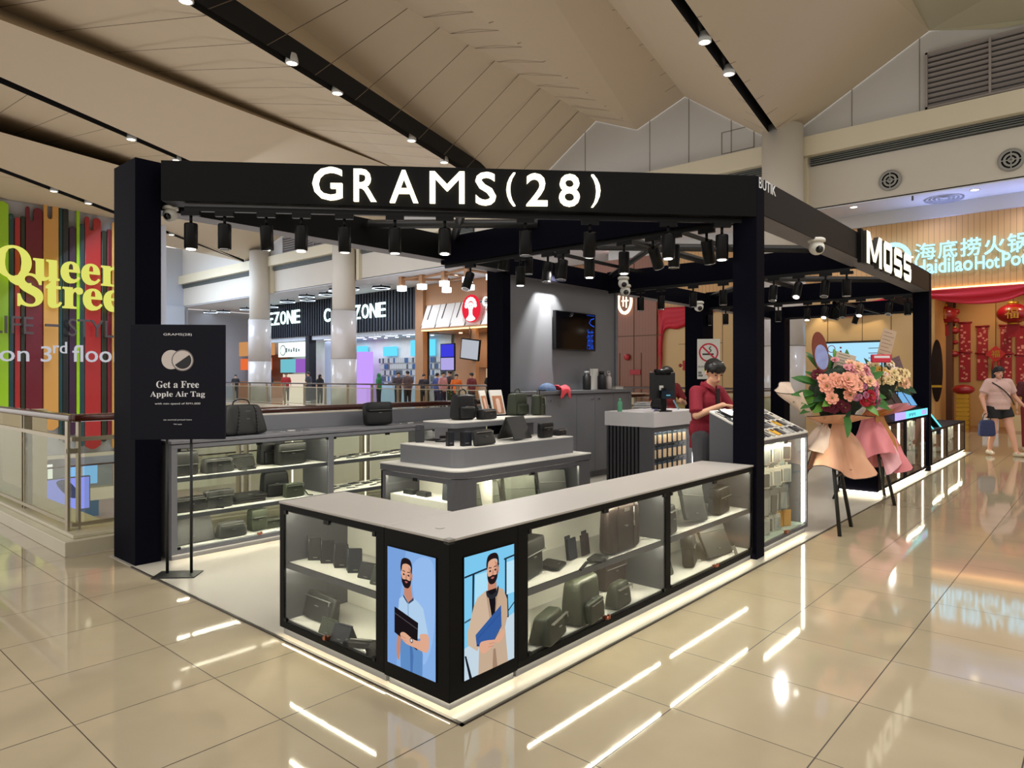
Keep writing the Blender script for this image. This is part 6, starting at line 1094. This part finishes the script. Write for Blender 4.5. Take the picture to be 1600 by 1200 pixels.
    if hijab:
        HM = mat('cloth_%d_%d_%d' % hijab, hijab, .8); b.ball((0,.02,.02), .092,.105,.112,14,10,0,H); cap(b, H @ Vector((0,.03,-.04)), V['chest']+Vector((0,0,.12)), .085, .13)
    else:
        b.ball((0,.028,.045), .084, .096, .088, 16, 10, 0, H); b.ball((0,-.012,.082), .074, .078, .052, 16, 10, 0, H)
        for i in range(11):
            a = (i-5)*.25; b.ball((.079*math.sin(a), -.078*math.cos(a)+.004, .062-.006*(i%3)), .019, .017, .034-.004*(i%2), 8, 8, 0, H)
        for s in (-1,1): cap(b, H @ Vector((s*.075,-.01,.06)), H @ Vector((s*.078,-.005,.01)), .016, .008, 8)
        if long_hair:
            for s in (-1,1): cap(b, H @ Vector((s*.07,.03,.03)), H @ Vector((s*.075,.03,-.10)), .035, .026); 
            cap(b, H @ Vector((0,.07,.02)), H @ Vector((0,.07,-.15)), .075, .055)
    remeshed(b, max(vox*.9,.006), 2, 'headscarf' if hijab else 'hair', HM, t, noise_amp=.004 if vox<.012 and not hijab else 0, nscale=90)
    if face:
        EY = mat('eye_dark', (24,18,16), .2); b = MB()
        for s in (-1,1): b.ball((s*.030,-.0815,.012), .0125,.006,.0045,10,6,0,H)
        b.build('eyes', EY, t); b = MB()
        for s in (-1,1): b.tube(H @ Vector((s*.016,-.090,.032)), H @ Vector((s*.045,-.079,.034)), .0035, 6)
        b.build('eyebrows', EY, t); b = MB(); b.ball((0,-.0905,-.049), .020,.005,.0065,10,6,0,H); b.build('lips', mat('lip_rose', (168,92,84), .4), t)
    return t
def faceto(nx, ny): return math.atan2(ny, nx)+PI/2
cash = human('young cashier in a dark red polo shirt looking down at the sloped counter', (4.06,.76,.006), -.18, dict(neck=(0,-.02,1.36), head=(0,-.085,1.475), chest=(0,0,1.20), waist=(0,.03,.98), shL=(.18,-.01,1.30), shR=(-.18,-.01,1.30),
    elL=(.25,-.10,1.10), elR=(-.25,-.07,1.085), wrL=(.12,-.24,1.18), wrR=(-.10,-.25,1.185), hdL=(.06,-.31,1.17), hdR=(-.03,-.32,1.175)), shirt=(140,22,44), pants=(84,84,88), skin=(224,172,140), vox=.006, head_tilt=.42, head_turn=-.42, sleeve=.86, hem=.77, scale=1.0)
b = MB(); b.add([(-.02,-.135,1.33),(.02,-.135,1.33),(.022,-.137,1.10),(-.022,-.137,1.10)],[(0,3,2,1)]); q = b.build('placket', mat('cloth_black_placket', (24,20,22), .7), cash); q.modifiers.new('s','SOLIDIFY').thickness = .012
b = MB(); b.box(-.262,-.095,1.145,-.259,-.05,1.155); b.build('sleeve_logo', WHITE, cash)
p = FZ(1560,712,0); wom = human('woman in pink T-shirt and black shorts walking with a dark blue bag', (p.x,p.y,.0), faceto(-.78,-.62), dict(hipL=(.10,0,.86), hipR=(-.10,0,.86), kneeL=(.16,-.10,.47), kneeR=(-.11,-.02,.46), ankL=(.22,-.16,.07), ankR=(-.10,.10,.09), toeL=(.27,-.30,.035), toeR=(-.11,-.03,.035),
    elL=(.30,.03,1.10), wrL=(.42,-.06,.92), hdL=(.46,-.10,.85), elR=(-.28,.03,1.09), wrR=(-.27,-.06,.85), hdR=(-.27,-.08,.77), head=(-.01,-.02,1.53)), shirt=(206,170,162), pants=(22,22,24), skin=(214,160,136), hair=(18,16,16), shoes=(205,196,180), vox=.009, bulk=1.28, long_hair=True, sleeve=.7, shorts=True, hem=.86, head_turn=-.15, scale=.985)
b = MB(); b.path(cr([(-.20,-.02,1.40),(-.05,-.17,1.25),(.10,-.185,1.08),(.23,-.08,.95)],6,False), .012, 6); b.build('crossbody_strap', mat('strap_brown',(60,44,40),.6), wom)
R_ = wom.matrix_basis.copy(); hb = Matrix.Translation(wom.location) @ Matrix.Rotation(wom.rotation_euler.z,4,'Z') @ Vector((-.27,-.10,.36))
t = thing('tote_bag', 'dark blue patterned tote bag hanging from the walking woman\'s hand', 'bag', hb, wom.rotation_euler.z); b = MB(); softbox(b,.30,.10,.30,.4,0,None,(.85,.8)); b.build('body', mat('tote_blue',(34,42,84),.6,var=.5,scale=30), t); b = MB(); b.path(cr([(-.07,0,.29),(-.04,0,.40),(.04,0,.40),(.07,0,.29)],4,False),.007,6); b.build('handle', mat('tote_handle',(20,22,40),.6), t)
human('person in dark maroon top cut by the right edge of the picture', tuple(FZ(1612,706,0)), faceto(-.9,-.2), shirt=(80,14,26), pants=(120,30,34), vox=.014, hijab=(228,220,214), bulk=1.1, scale=.95)
till = human('person in dark red leaning on the cash desk behind the monitor', (7.08,2.83,.006), faceto(-.55,-.83), dict(wrR=(-.30,-.42,1.15), elR=(-.30,-.12,1.10), hdR=(-.30,-.50,1.13), wrL=(.1,-.30,1.16), hdL=(.04,-.36,1.15), elL=(.27,-.08,1.10)), shirt=(120,24,30), pants=(24,24,26), vox=.012, head_tilt=.3, scale=.95)
t = thing('black_backpack', 'black backpack lying on the cash desk behind the till stand', 'backpack', (6.35,2.55,1.003), .2); b = MB(); softbox(b,.3,.2,.22,.5,0,None,(.7,.6),wob=.02); b.build('body', leather('black'), t); b = MB(); b.path(cr([(-.1,-.1,.2),(-.18,-.16,.1),(-.12,-.14,.02)],4,False),.012,6); b.build('strap', leather('black'), t)
far = [(368,598,18.2,(22,22,26),(30,30,34),None,'in black at the far left shop',0),(420,598,18.4,(40,36,38),(40,40,44),None,'in dark clothes beside the left white column',0),(447,598,18.2,(170,36,44),(60,50,44),None,'in a red shirt left of the dark ribbed shop',0),(482,598,18.8,(60,60,66),(40,40,44),None,'short and dark haired near the grey blue pillar',0),
  (500,598,17.4,(24,24,28),(26,26,30),(22,22,24),'in black headscarf standing at the far railing',0),(592,598,18.5,(40,120,70),(40,40,44),(40,120,70),'in green headscarf right of the white column',0),(622,598,18.6,(70,56,60),(40,40,44),None,'in a dark top before the accessory wall',0),(637,598,18.0,(90,70,70),(40,40,44),None,'with arms low beside another shopper before the accessory wall',0),
  (662,598,18.3,(44,40,48),(40,40,44),None,'in black by the wooden jamb of the tea shop',0),(683,598,18.8,(70,80,140),(40,44,70),None,'in a blue top queuing at the tea shop',0),(692,598,17.8,(200,140,140),(40,44,70),None,'in a pink shirt queuing at the tea shop',0),(703,598,18.6,(60,50,56),(40,40,44),None,'in dark grey queuing at the tea shop',0),
  (713,598,17.8,(232,110,30),(50,50,60),None,'in a bright orange shirt queuing at the tea shop',0),(737,598,18.2,(120,44,50),(40,40,44),None,'in a maroon shirt queuing at the tea shop',0),(765,598,19.6,(26,26,30),(26,26,30),(90,20,30),'in black behind the tea shop counter with red head cloth',0)]
for i,(px,py,x,sh_,pa,hj,lb,_) in enumerate(far):
    q = FX(px,600,x); human('shopper '+lb, (x,q.y,0), faceto(-.2+(.3*math.sin(i*2)),.6 if i%2 else -.8) if i!=9 else 1.6, shirt=sh_, pants=pa, hijab=hj, vox=.03, bulk=1.05+.1*(i%2), scale=.93+.03*(i%4), face=False, group='shoppers on the walkway across the void')
# ================================================================== OPENING-DAY FLOWER STANDS
def petal_flower(name, cols, r, layers=3, n=6):
    b = MB()
    for L in range(layers):
        rr = r*(1-.28*L); up = .18+.32*L
        for i in range(n):
            a = 2*PI*(i+.5*L)/n; w = rr*.62; c, s = math.cos(a), math.sin(a); P = []
            for q, (d, ww, h) in enumerate(((.08,.25,0),(.55,1,.25),(.85,.9,.38),(1.0,.45,.36))):
                for sd_ in (-1,1): x = rr*d*math.cos(up*.9); z = rr*d*math.sin(up)+rr*h*.25*L; y = sd_*w*ww*.55; P.append((c*x-s*y, s*x+c*y, z+abs(y)*.25))
            b.add(P, [(0,2,3,1),(2,4,5,3),(4,6,7,5)], 0, True)
    b.ball((0,0,r*.22), r*.2,r*.2,r*.16,8,6,1)
    me = bpy.data.meshes.new(name); me.from_pydata(b.v,[],b.f); me.polygons.foreach_set('material_index', b.m); me.polygons.foreach_set('use_smooth', b.sm)
    for c in cols: me.materials.append(c)
    me.update(); return me
def leaf_mesh(name, m, L, w, bend=.4):
    b = MB(); N = 8; P = []
    for i in range(N+1):
        t_ = i/N; x = L*t_; ww = w*math.sin(PI*min(1,t_*.92+.06))**.8; z = -bend*L*t_*t_
        P += [(x,-ww,z+ww*.25),(x,0,z),(x,ww,z+ww*.25)]
    b.add(P, [f for i in range(N) for f in ((i*3,i*3+3,i*3+4,i*3+1),(i*3+1,i*3+4,i*3+5,i*3+2))], 0, True)
    me = bpy.data.meshes.new(name); me.from_pydata(b.v,[],b.f); me.materials.append(m); me.polygons.foreach_set('use_smooth',[True]*len(me.polygons)); me.update(); return me
ctr = mat('flower_centre', (120,110,50), .7)
FM = {k: petal_flower('flower_'+k, [mat('petal_'+k, c, .6, spec=.3), ctr], r, ly, n) for k, c, r, ly, n in (('peach',(240,186,152),.055,4,6),('salmon',(240,168,142),.062,4,7),('pink',(228,150,160),.04,3,7),('red',(170,24,44),.058,3,10),('burgundy',(96,18,40),.05,3,8),('mauve',(180,110,140),.035,3,8),('cream',(236,212,160),.05,4,7),('yellow',(232,182,70),.045,4,7),('white',(238,222,210),.035,3,7))}
LMm = {k: leaf_mesh('leaf_'+k, mat('leaf_'+k, c, .45, spec=.4), L, w, bd) for k, c, L, w, bd in (('long',(58,110,44),.20,.032,.35),('bright',(96,146,56),.16,.035,.3),('dark',(34,72,40),.14,.03,.5),('sprig',(70,104,74),.09,.015,.6))}
def put(me, name, parent, p, d, roll=0., s=1.):
    o = bpy.data.objects.new(name, me); COL.objects.link(o); o.parent = parent; o.location = p; q = Vector(d).to_track_quat('Z','Y').to_matrix().to_4x4() @ Matrix.Rotation(roll,4,'Z'); o.rotation_euler = q.to_euler(); o.scale = (s,s,s); return o
def paper(name, parent, m, edge, top, r0, r1, L, a0, a1, n, seed, flare=1., up=False, ridges=5):
    """ruffled sheet from the tie point, falling (or rising when up) L and spreading from r0 to r1"""
    rd = random.Random(seed); b = MB(); N = n; R = 9; ph = rd.random()*6; vs = []
    for i in range(N+1):
        a = a0+(a1-a0)*i/N; jag = 1+.16*math.sin(a*2.3+ph)+.10*math.sin(a*5+ph*2)
        for j in range(R+1):
            s = j/R; r = r0+(r1-r0)*s**flare*jag; r += .05*s*math.sin(a*ridges+ph+s*2.5)+.026*s*math.sin(a*ridges*2.3+ph-s*3)+.018*noise.noise(Vector((a*6,s*4,seed))); z = (1 if up else -1)*L*s*(.9+.14*math.sin(a*3+ph))
            vs.append((top[0]+r*math.cos(a), top[1]+r*math.sin(a), top[2]+z))
    fs = [(i*(R+1)+j, i*(R+1)+j+1, (i+1)*(R+1)+j+1, (i+1)*(R+1)+j) for i in range(N) for j in range(R)]
    b.add(vs, fs, 0, True); o = b.build(name, m, parent)
    if edge: e = MB(); e.path([vs[i*(R+1)+R] for i in range(N+1)], .0035, 4); e.build('paper_edge', edge, o)
    return o
KR = mat('peach_paper', (212,160,128), .55, spec=.4); KR2 = mat('cream_paper', (238,214,194), .6); PKP = mat('pink_paper', (222,132,138), .55); GLDP = mat('gold_tan_paper', (190,130,66), .35, .25); LPK = mat('light_pink_paper', (236,176,182), .5); EDG = mat('paper_edge_black', (30,22,24), .5)
vdir = Vector((-.62,-.72,.30)).normalized()
def bouquet(t, c, R, spec, nleaf, leafk, seed, zs=.75, up=0.):
    rd = random.Random(seed); side = Vector((0,0,1)).cross(vdir).normalized(); upv = vdir.cross(side).normalized()
    core = MB(); core.ball(c, R*.72, R*.62, R*zs*.8, 16, 10); remeshed(core, .03, 0, 'greenery', mat('greenery_dark', (26,48,28), .7, var=.5, scale=40), t, noise_amp=.05, nscale=14)
    for k, n, (u0,u1), (w0,w1) in spec:
        for i in range(n):
            u = rd.uniform(u0,u1); w = rd.uniform(w0,w1); q = max(.02, 1-u*u-w*w)**.5; d = (side*-u + upv*w + vdir*q).normalized()
            p = Vector(c)+Vector((d.x*R, d.y*R, d.z*R*zs+up*.0))*rd.uniform(.86,1.0); put(FM[k], 'flower', t, p, (d+vdir*.7+Vector((rd.uniform(-.3,.3),rd.uniform(-.3,.3),rd.uniform(-.1,.4)))).normalized(), rd.random()*6, rd.uniform(.8,1.2))
    for i in range(nleaf):
        a = 2*PI*i/nleaf+rd.uniform(-.2,.2); d = (side*math.cos(a)+upv*(math.sin(a)*.9 if math.sin(a) > -.35 else -.3)+vdir*rd.uniform(.0,.6)).normalized(); p = Vector(c)+Vector((d.x*R,d.y*R,d.z*R*zs))*rd.uniform(.6,.85)
        o = put(LMm[rd.choice(leafk)], 'leaf', t, p, vdir, 0, rd.uniform(.8,1.25)); X_ = d; Z_ = (vdir-X_*vdir.dot(X_)).normalized(); Y_ = Z_.cross(X_); M = Matrix((X_,Y_,Z_)).transposed(); o.rotation_euler = M.to_euler()
def legs(t, pts, top):
    for p in pts: b = MB(); b.tube((p[0],p[1],0), top, .018, 8); b.build('leg', mat('easel_black', (18,17,18), .5), t)
    b = MB(); a = Vector(pts[0]).to_3d(); b.tube(a.lerp(Vector(top),.45), Vector(pts[1]).to_3d().lerp(Vector(top),.45), .012, 6); b.build('crossbar', MATS['easel_black'], t)
# left stand
O = Vector((4.95,-.16,0)); t = thing('flower_stand', 'flower stand in peach paper with red, peach and pink blooms beside the front case cabinet', 'flower stand', O)
q1 = FZ(1312,838)-O; q2 = FZ(1330,823)-O; legs(t, [(q1.x,q1.y),(q2.x,q2.y),(-.15,.42)], (-.10,.06,1.15))
tie = (-.03,.05,1.0)
paper('wrapping_paper', t, KR, EDG, tie, .10, .33, .48, 2.6, 5.0, 26, 3, 1.0); paper('wrapping_paper', t, KR, EDG, (tie[0],tie[1],1.02), .09, .26, .42, 4.2, 6.6, 26, 8, 1.1); paper('wrapping_paper', t, KR2, None, (tie[0],tie[1],1.03), .08, .28, .34, 1.2, 3.4, 20, 12)
paper('paper_collar', t, KR2, EDG, (tie[0],tie[1],.98), .12, .44, .40, 1.3, 2.75, 20, 5, .8, True, 4); paper('paper_collar', t, KR, EDG, (tie[0],tie[1],1.0), .11, .30, .10, 2.7, 5.1, 26, 9, .9, True, 6); paper('paper_collar', t, KR2, EDG, (tie[0],tie[1],.98), .11, .38, .22, 5.0, 6.9, 22, 2, .8, True, 4)
bouquet(t, (.0,.02,1.29), .37, (('peach',11,(-.75,-.1),(.0,.75)),('salmon',17,(.0,.75),(-.45,.25)),('pink',8,(-.8,.2),(.2,.9)),('red',4,(-.6,.1),(-.75,-.3)),('burgundy',9,(-.5,.8),(-.7,.4)),('mauve',18,(-.8,.3),(-.5,.2)),('pink',7,(-.85,-.4),(-.3,.2))), 34, ('long','bright','dark','long'), 5, .92)
def plaque(parent, name, px, py, z, w, h, m, rz, roll, lines=0, base=None, label=None):
    pass
t2 = thing('oval_plaque', 'oval plaque with brown top and blue glossy picture stuck above the left flowers', 'plaque', (4.70,-.10,1.50), -.75); T = Matrix.Rotation(-.18,4,'Y'); ov = [(.075*math.cos(a),.18+.19*math.sin(a)) for a in [2*PI*i/28 for i in range(28)]]
b = MB(); b.prism(ov,-.006,.006,0,T @ Matrix.Rotation(PI/2,4,'X')); b.build('board', mat('brown_gloss',(120,52,30),.2), t2); b = MB(); b.prism([(x*.86,.02+(z)*.62) for x,z in ov],.0065,.008,0,T @ Matrix.Rotation(PI/2,4,'X')); b.build('picture', mat('blue_gloss',(150,160,215),.15,var=.4,scale=14), t2); b = MB(); b.tube((0,.0,-.30),(0,0,.03),.006,6); b.build('stick', MATS['easel_black'], t2)
def card(label, p, rz, w, h, tilt, nlines, c=(206,190,170), stick=.3):
    t = thing('greeting_card', label, 'card', p, rz); T = Matrix.Rotation(tilt,4,'Y'); b = MB(); b.box(-w/2,-.002,0,w/2,.002,h,0,T); b.build('sheet', mat('card_%d' % c[0],c,.5), t); b = MB()
    for i in range(nlines): b.box(-w*.4,-.0026,h*(.9-.8*i/nlines)-.004,w*(.4 if i%2 else .2),-.002,h*(.9-.8*i/nlines),0,T)
    b.build('handwriting', mat('ink_dark',(70,60,58),.6), t); b = MB(); b.tube((0,.004,-stick),(0,.004,.03),.005,6); b.build('stick', MATS['easel_black'], t)
card('pale handwritten card between the oval plaque and the menu screen', (4.93,-.2,1.50), -.75, .20, .17, .25, 5); 
# right stand
O = Vector((6.75,-.05,0)); t = thing('flower_stand', 'flower stand in pink and gold paper with cream and yellow blooms', 'flower stand', O)
q1 = FZ(1398,790)-O; q2 = FZ(1382,775)-O; legs(t, [(q1.x,q1.y),(q2.x,q2.y),(-.2,.4)], (-.05,.03,1.1))
tie = (-.02,.04,.98)
paper('wrapping_paper', t, PKP, None, tie, .10, .36, .60, 4.3, 7.0, 26, 4, 1.1); paper('wrapping_paper', t, GLDP, None, (tie[0],tie[1]-.02,1.0), .10, .24, .44, 3.6, 5.0, 20, 7, 1.0, False, 8); paper('wrapping_paper', t, PKP, None, (tie[0],tie[1],.99), .09, .34, .50, 2.2, 4.2, 22, 15, 1.0); paper('wrapping_paper', t, LPK, None, (tie[0],tie[1]+.01,.97), .09, .30, .62, 3.9, 5.2, 22, 17)
paper('paper_collar', t, PKP, None, tie, .09, .42, .16, 4.6, 7.2, 26, 6, .9, True, 6); paper('paper_collar', t, GLDP, None, tie, .09, .30, .10, 2.6, 4.7, 22, 8, .9, True, 7); paper('paper_collar', t, LPK, None, tie, .09, .34, .26, 2.0, 3.6, 20, 18, .9, True, 5)
bouquet(t, (.0,.02,1.36), .38, (('cream',22,(-.6,.7),(-.2,.8)),('yellow',12,(.1,.9),(-.3,.5)),('peach',5,(-.7,-.1),(-.3,.2)),('white',16,(-.4,.9),(.1,.8)),('salmon',3,(.2,.7),(-.3,.3)),('pink',2,(.3,.6),(.6,.8))), 22, ('dark','sprig','sprig'), 9, .72)
card('tall tilted brown paper card above the right flowers in front of the menu screen', (6.42,-.2,1.62), -.75, .16, .36, .26, 7, (190,164,140)); card('dark plum card at the right of the cream flowers', (7.15,-.2,1.50), -.75, .16, .18, -.35, 5, (110,84,90))
t = thing('toy_bus', 'small red and white toy bus topper among the right flowers', 'topper', (6.30,-.22,1.60), -.75); b = MB(); b.box(-.12,-.02,0,.10,.02,.09); b.build('body', mat('toy_red',(206,40,66),.4), t, .01); b = MB(); b.box(-.1,-.022,.05,.08,.022,.075); b.build('windows', mat('toy_white',(235,225,230),.4), t); b = MB(); b.tube((0,0,-.3),(0,0,.01),.005,6); b.build('stick', MATS['easel_black'], t)
# ================================================================== CORNER ADVERTISING SCREENS
def art(parent, T, shapes, W_, H_, g=1.0, y0=-.0022, nm='picture_layer'):
    """shapes: (colour, [(u, v)...]) with u, v in 0..1 (v from the top); lit pictures on the screen"""
    for i, (nm, c, pts, sm) in enumerate(shapes):
        P = cr(pts, 5) if sm else pts; b = MB(); y = y0-.00018*i
        b.add([(u*W_, y, (1-v)*H_) for u, v in P], [list(range(len(P)))], 0, False); b.build(nm, glow('screen_%d_%d_%d' % c, c, g), parent)
def E(cx, cy, rx, ry, n=20): return [(cx+rx*math.cos(2*PI*i/n), cy+ry*math.sin(2*PI*i/n)) for i in range(n)]
W_, H_ = .331, .54
SK1, SK2, HR = (222,168,140), (196,136,112), (34,24,26)
def head(cx, cy, s):
    def P(*q): return [(cx+x*s, cy+y*s*.68) for x, y in q]
    return [('head_picture', SK1, P((-.098,-.06),(-.094,.04),(-.06,.10),(0,.125),(.06,.10),(.094,.04),(.098,-.06),(.05,-.13),(-.05,-.13)), True),
            ('ear_picture', SK2, P((.094,-.03),(.118,-.03),(.112,.035),(.094,.035)), True), ('face_shade_picture', SK2, P((.04,-.10),(.09,-.06),(.092,.03),(.06,.03),(.065,-.04)), True),
            ('beard_picture', HR, P((-.096,-.0),(-.078,.045),(-.035,.05),(.0,.042),(.035,.05),(.078,.045),(.096,-.0),(.086,.085),(.045,.135),(0,.145),(-.045,.135),(-.086,.085)), True),
            ('lips_picture', (180,100,96), P((-.03,.072),(0,.064),(.03,.072),(0,.088)), True),
            ('hair_picture', HR, P((-.104,-.03),(-.112,-.10),(-.085,-.175),(-.01,-.20),(.075,-.185),(.112,-.12),(.106,-.03),(.088,-.06),(.082,-.115),(.01,-.135),(-.07,-.115),(-.088,-.06)), True),
            ('brow_picture', HR, P((-.072,-.052),(-.02,-.046),(-.02,-.036),(-.072,-.042)), False), ('brow_picture', HR, P((.02,-.046),(.072,-.052),(.072,-.042),(.02,-.036)), False),
            ('eye_picture', (50,40,44), P((-.070,-.006),(-.046,-.022),(-.022,-.006),(-.046,.006)), False), ('eye_picture', (50,40,44), P((.070,-.006),(.046,-.022),(.022,-.006),(.046,.006)), False), ('nose_picture', SK2, P((-.004,-.015),(.012,-.015),(.024,.036),(-.020,.036)), False)]
def screen(label, loc, rz):
    t = thing('advertising_screen', label, 'screen', loc, rz); b = MB(); b.box(-.003,-.0035,-.003,W_+.003,-.0005,H_+.003); b.build('bezel', BLK, t); return t
y0 = -.0040
t = screen('left portrait screen showing a bearded man in a pale blue polo holding a black case', (-.0008,.4125,.117), -PI/2)
bgb = [('backdrop_picture', (132,174,228), [(0,0),(1,0),(1,1),(0,1)], False), ('backdrop_picture', (118,156,216), [(0,0),(.45,0),(.2,.5),(.15,1),(0,1)], True), ('backdrop_picture', (148,186,236), [(.55,.1),(.95,.05),(.97,.6),(.75,.9),(.6,.5)], True)]
bgb[1] = ('backdrop_picture', (120,160,218), [(.0,.0),(.40,.0),(.25,.5),(.2,1),(0,1)], False)
art(t, None, bgb+[
 ('arm_picture', SK2, [(.255,.56),(.33,.58),(.32,.72),(.28,.86),(.25,.94),(.21,.92),(.20,.82),(.23,.70)], True),
 ('trousers_picture', (96,140,196), [(.31,.66),(.68,.66),(.75,.82),(.74,1.0),(.29,1.0),(.28,.84)], False), ('trousers_fold_picture', (74,114,172), [(.48,.74),(.52,.74),(.56,.86),(.54,1.0),(.50,1.0)], False),
 ('neck_picture', SK2, [(.37,.26),(.50,.26),(.55,.40),(.45,.45),(.36,.40)], False),
 ('shirt_picture', (176,206,234), [(.37,.375),(.45,.43),(.55,.375),(.66,.40),(.76,.44),(.84,.60),(.86,.65),(.70,.68),(.68,.70),(.30,.70),(.26,.56),(.24,.52),(.26,.42)], False),
 ('collar_picture', (60,70,96), [(.355,.372),(.45,.43),(.56,.372),(.57,.395),(.45,.445),(.345,.392)], False), ('placket_picture', (140,170,206), [(.44,.43),(.46,.43),(.465,.55),(.445,.55)], False),
 ('case_picture', (26,20,24), [(.16,.50),(.66,.57),(.64,.80),(.16,.72)], False), ('case_seam_picture', (90,84,88), [(.165,.552),(.655,.622),(.655,.628),(.165,.558)], False),
 ('forearm_picture', SK1, [(.70,.66),(.86,.64),(.88,.73),(.82,.79),(.60,.785),(.42,.78),(.31,.75),(.29,.71),(.38,.69),(.56,.72),(.70,.71)], True), ('knuckle_picture', SK2, [(.30,.725),(.40,.735),(.40,.74),(.30,.731)], False), ('knuckle_picture', SK2, [(.31,.75),(.41,.76),(.41,.765),(.31,.756)], False),
 ('watch_picture', (70,72,80), E(.525,.735,.032,.022,14), False), ('watch_face_picture', (220,224,230), E(.525,.735,.019,.013,14), False)]+head(.42,.205,1.08), W_, H_, 1.0, y0)
t = screen('right portrait screen showing a bearded man in a beige suit holding a blue case', (.0855,-.0008,.117), 0)
art(t, None, [('backdrop_picture', (124,200,238), [(0,0),(1,0),(1,1),(0,1)], False), ('window_picture', (170,222,246), [(.2,.17),(.62,.17),(.62,.48),(.2,.50)], False), ('window_picture', (186,228,248), [(.82,.14),(1,.14),(1,.42),(.82,.42)], False), ('floor_picture', (196,214,226), [(0,.74),(1,.60),(1,1),(0,1)], False),
 ('window_bar_picture', (30,44,60), [(0,.155),(.68,.125),(.68,.14),(0,.17)], False), ('window_bar_picture', (30,44,60), [(.15,.16),(.19,.16),(.17,.60),(.14,.60)], False), ('window_bar_picture', (30,44,60), [(.78,.10),(1,.09),(1,.105),(.78,.115)], False), ('window_bar_picture', (36,50,66), [(.80,.10),(.835,.10),(.835,.58),(.80,.58)], False), ('window_bar_picture', (60,84,104), [(0,.52),(.2,.50),(.2,.515),(0,.535)], False), ('chair_picture', (30,40,54), [(.80,.42),(.86,.42),(.88,.62),(.80,.62)], False), ('rail_picture', (40,54,72), [(.86,.56),(1,.50),(1,.515),(.86,.575)], False),
 ('table_leg_picture', (24,30,40), [(.0,.80),(.03,.80),(.14,1.0),(.09,1.0)], False),
 ('trousers_picture', (196,170,144), [(.28,.72),(.80,.70),(.86,1.0),(.26,1.0)], False), ('gap_picture', (160,130,108), [(.555,.84),(.60,.84),(.64,1.0),(.54,1.0)], False),
 ('neck_picture', SK2, [(.45,.24),(.61,.24),(.63,.36),(.44,.36)], False), ('shirt_picture', (22,20,24), [(.42,.33),(.64,.33),(.66,.60),(.46,.60)], False),
 ('jacket_picture', (206,180,154), [(.40,.325),(.44,.34),(.50,.50),(.54,.62),(.30,.74),(.24,.80),(.06,.72),(.05,.62),(.17,.42),(.24,.36)], False), ('jacket_picture', (196,168,142), [(.62,.325),(.76,.36),(.84,.46),(.85,.60),(.78,.72),(.56,.66),(.60,.50),(.60,.40)], False), ('lapel_picture', (176,148,124), [(.40,.33),(.43,.34),(.52,.58),(.49,.60)], False), ('lapel_picture', (170,142,118), [(.62,.33),(.65,.34),(.61,.52),(.585,.54)], False),
 ('headphones_picture', (40,42,50), [(.42,.325),(.47,.36),(.52,.375),(.60,.36),(.65,.315),(.66,.35),(.62,.40),(.52,.41),(.44,.385),(.41,.35)], True),
 ('case_picture', (52,92,158), [(.20,.66),(.71,.49),(.72,.66),(.56,.76),(.40,.78),(.22,.74)], False), ('case_seam_picture', (40,74,136), [(.215,.70),(.715,.55),(.715,.556),(.215,.706)], False), ('case_edge_picture', (34,60,112), [(.22,.74),(.40,.78),(.56,.76),(.72,.66),(.72,.672),(.56,.775),(.40,.795),(.22,.755)], False),
 ('hand_picture', SK1, [(.29,.74),(.40,.74),(.52,.755),(.60,.77),(.56,.80),(.46,.83),(.36,.84),(.28,.80)], True), ('hand_picture', SK1, [(.60,.76),(.68,.73),(.76,.70),(.78,.74),(.72,.79),(.62,.80)], True), ('knuckle_picture', SK2, [(.46,.775),(.58,.785),(.58,.79),(.46,.781)], False), ('knuckle_picture', SK2, [(.45,.80),(.55,.805),(.55,.81),(.45,.806)], False)]+head(.53,.175,1.12), W_, H_, 1.0, y0)
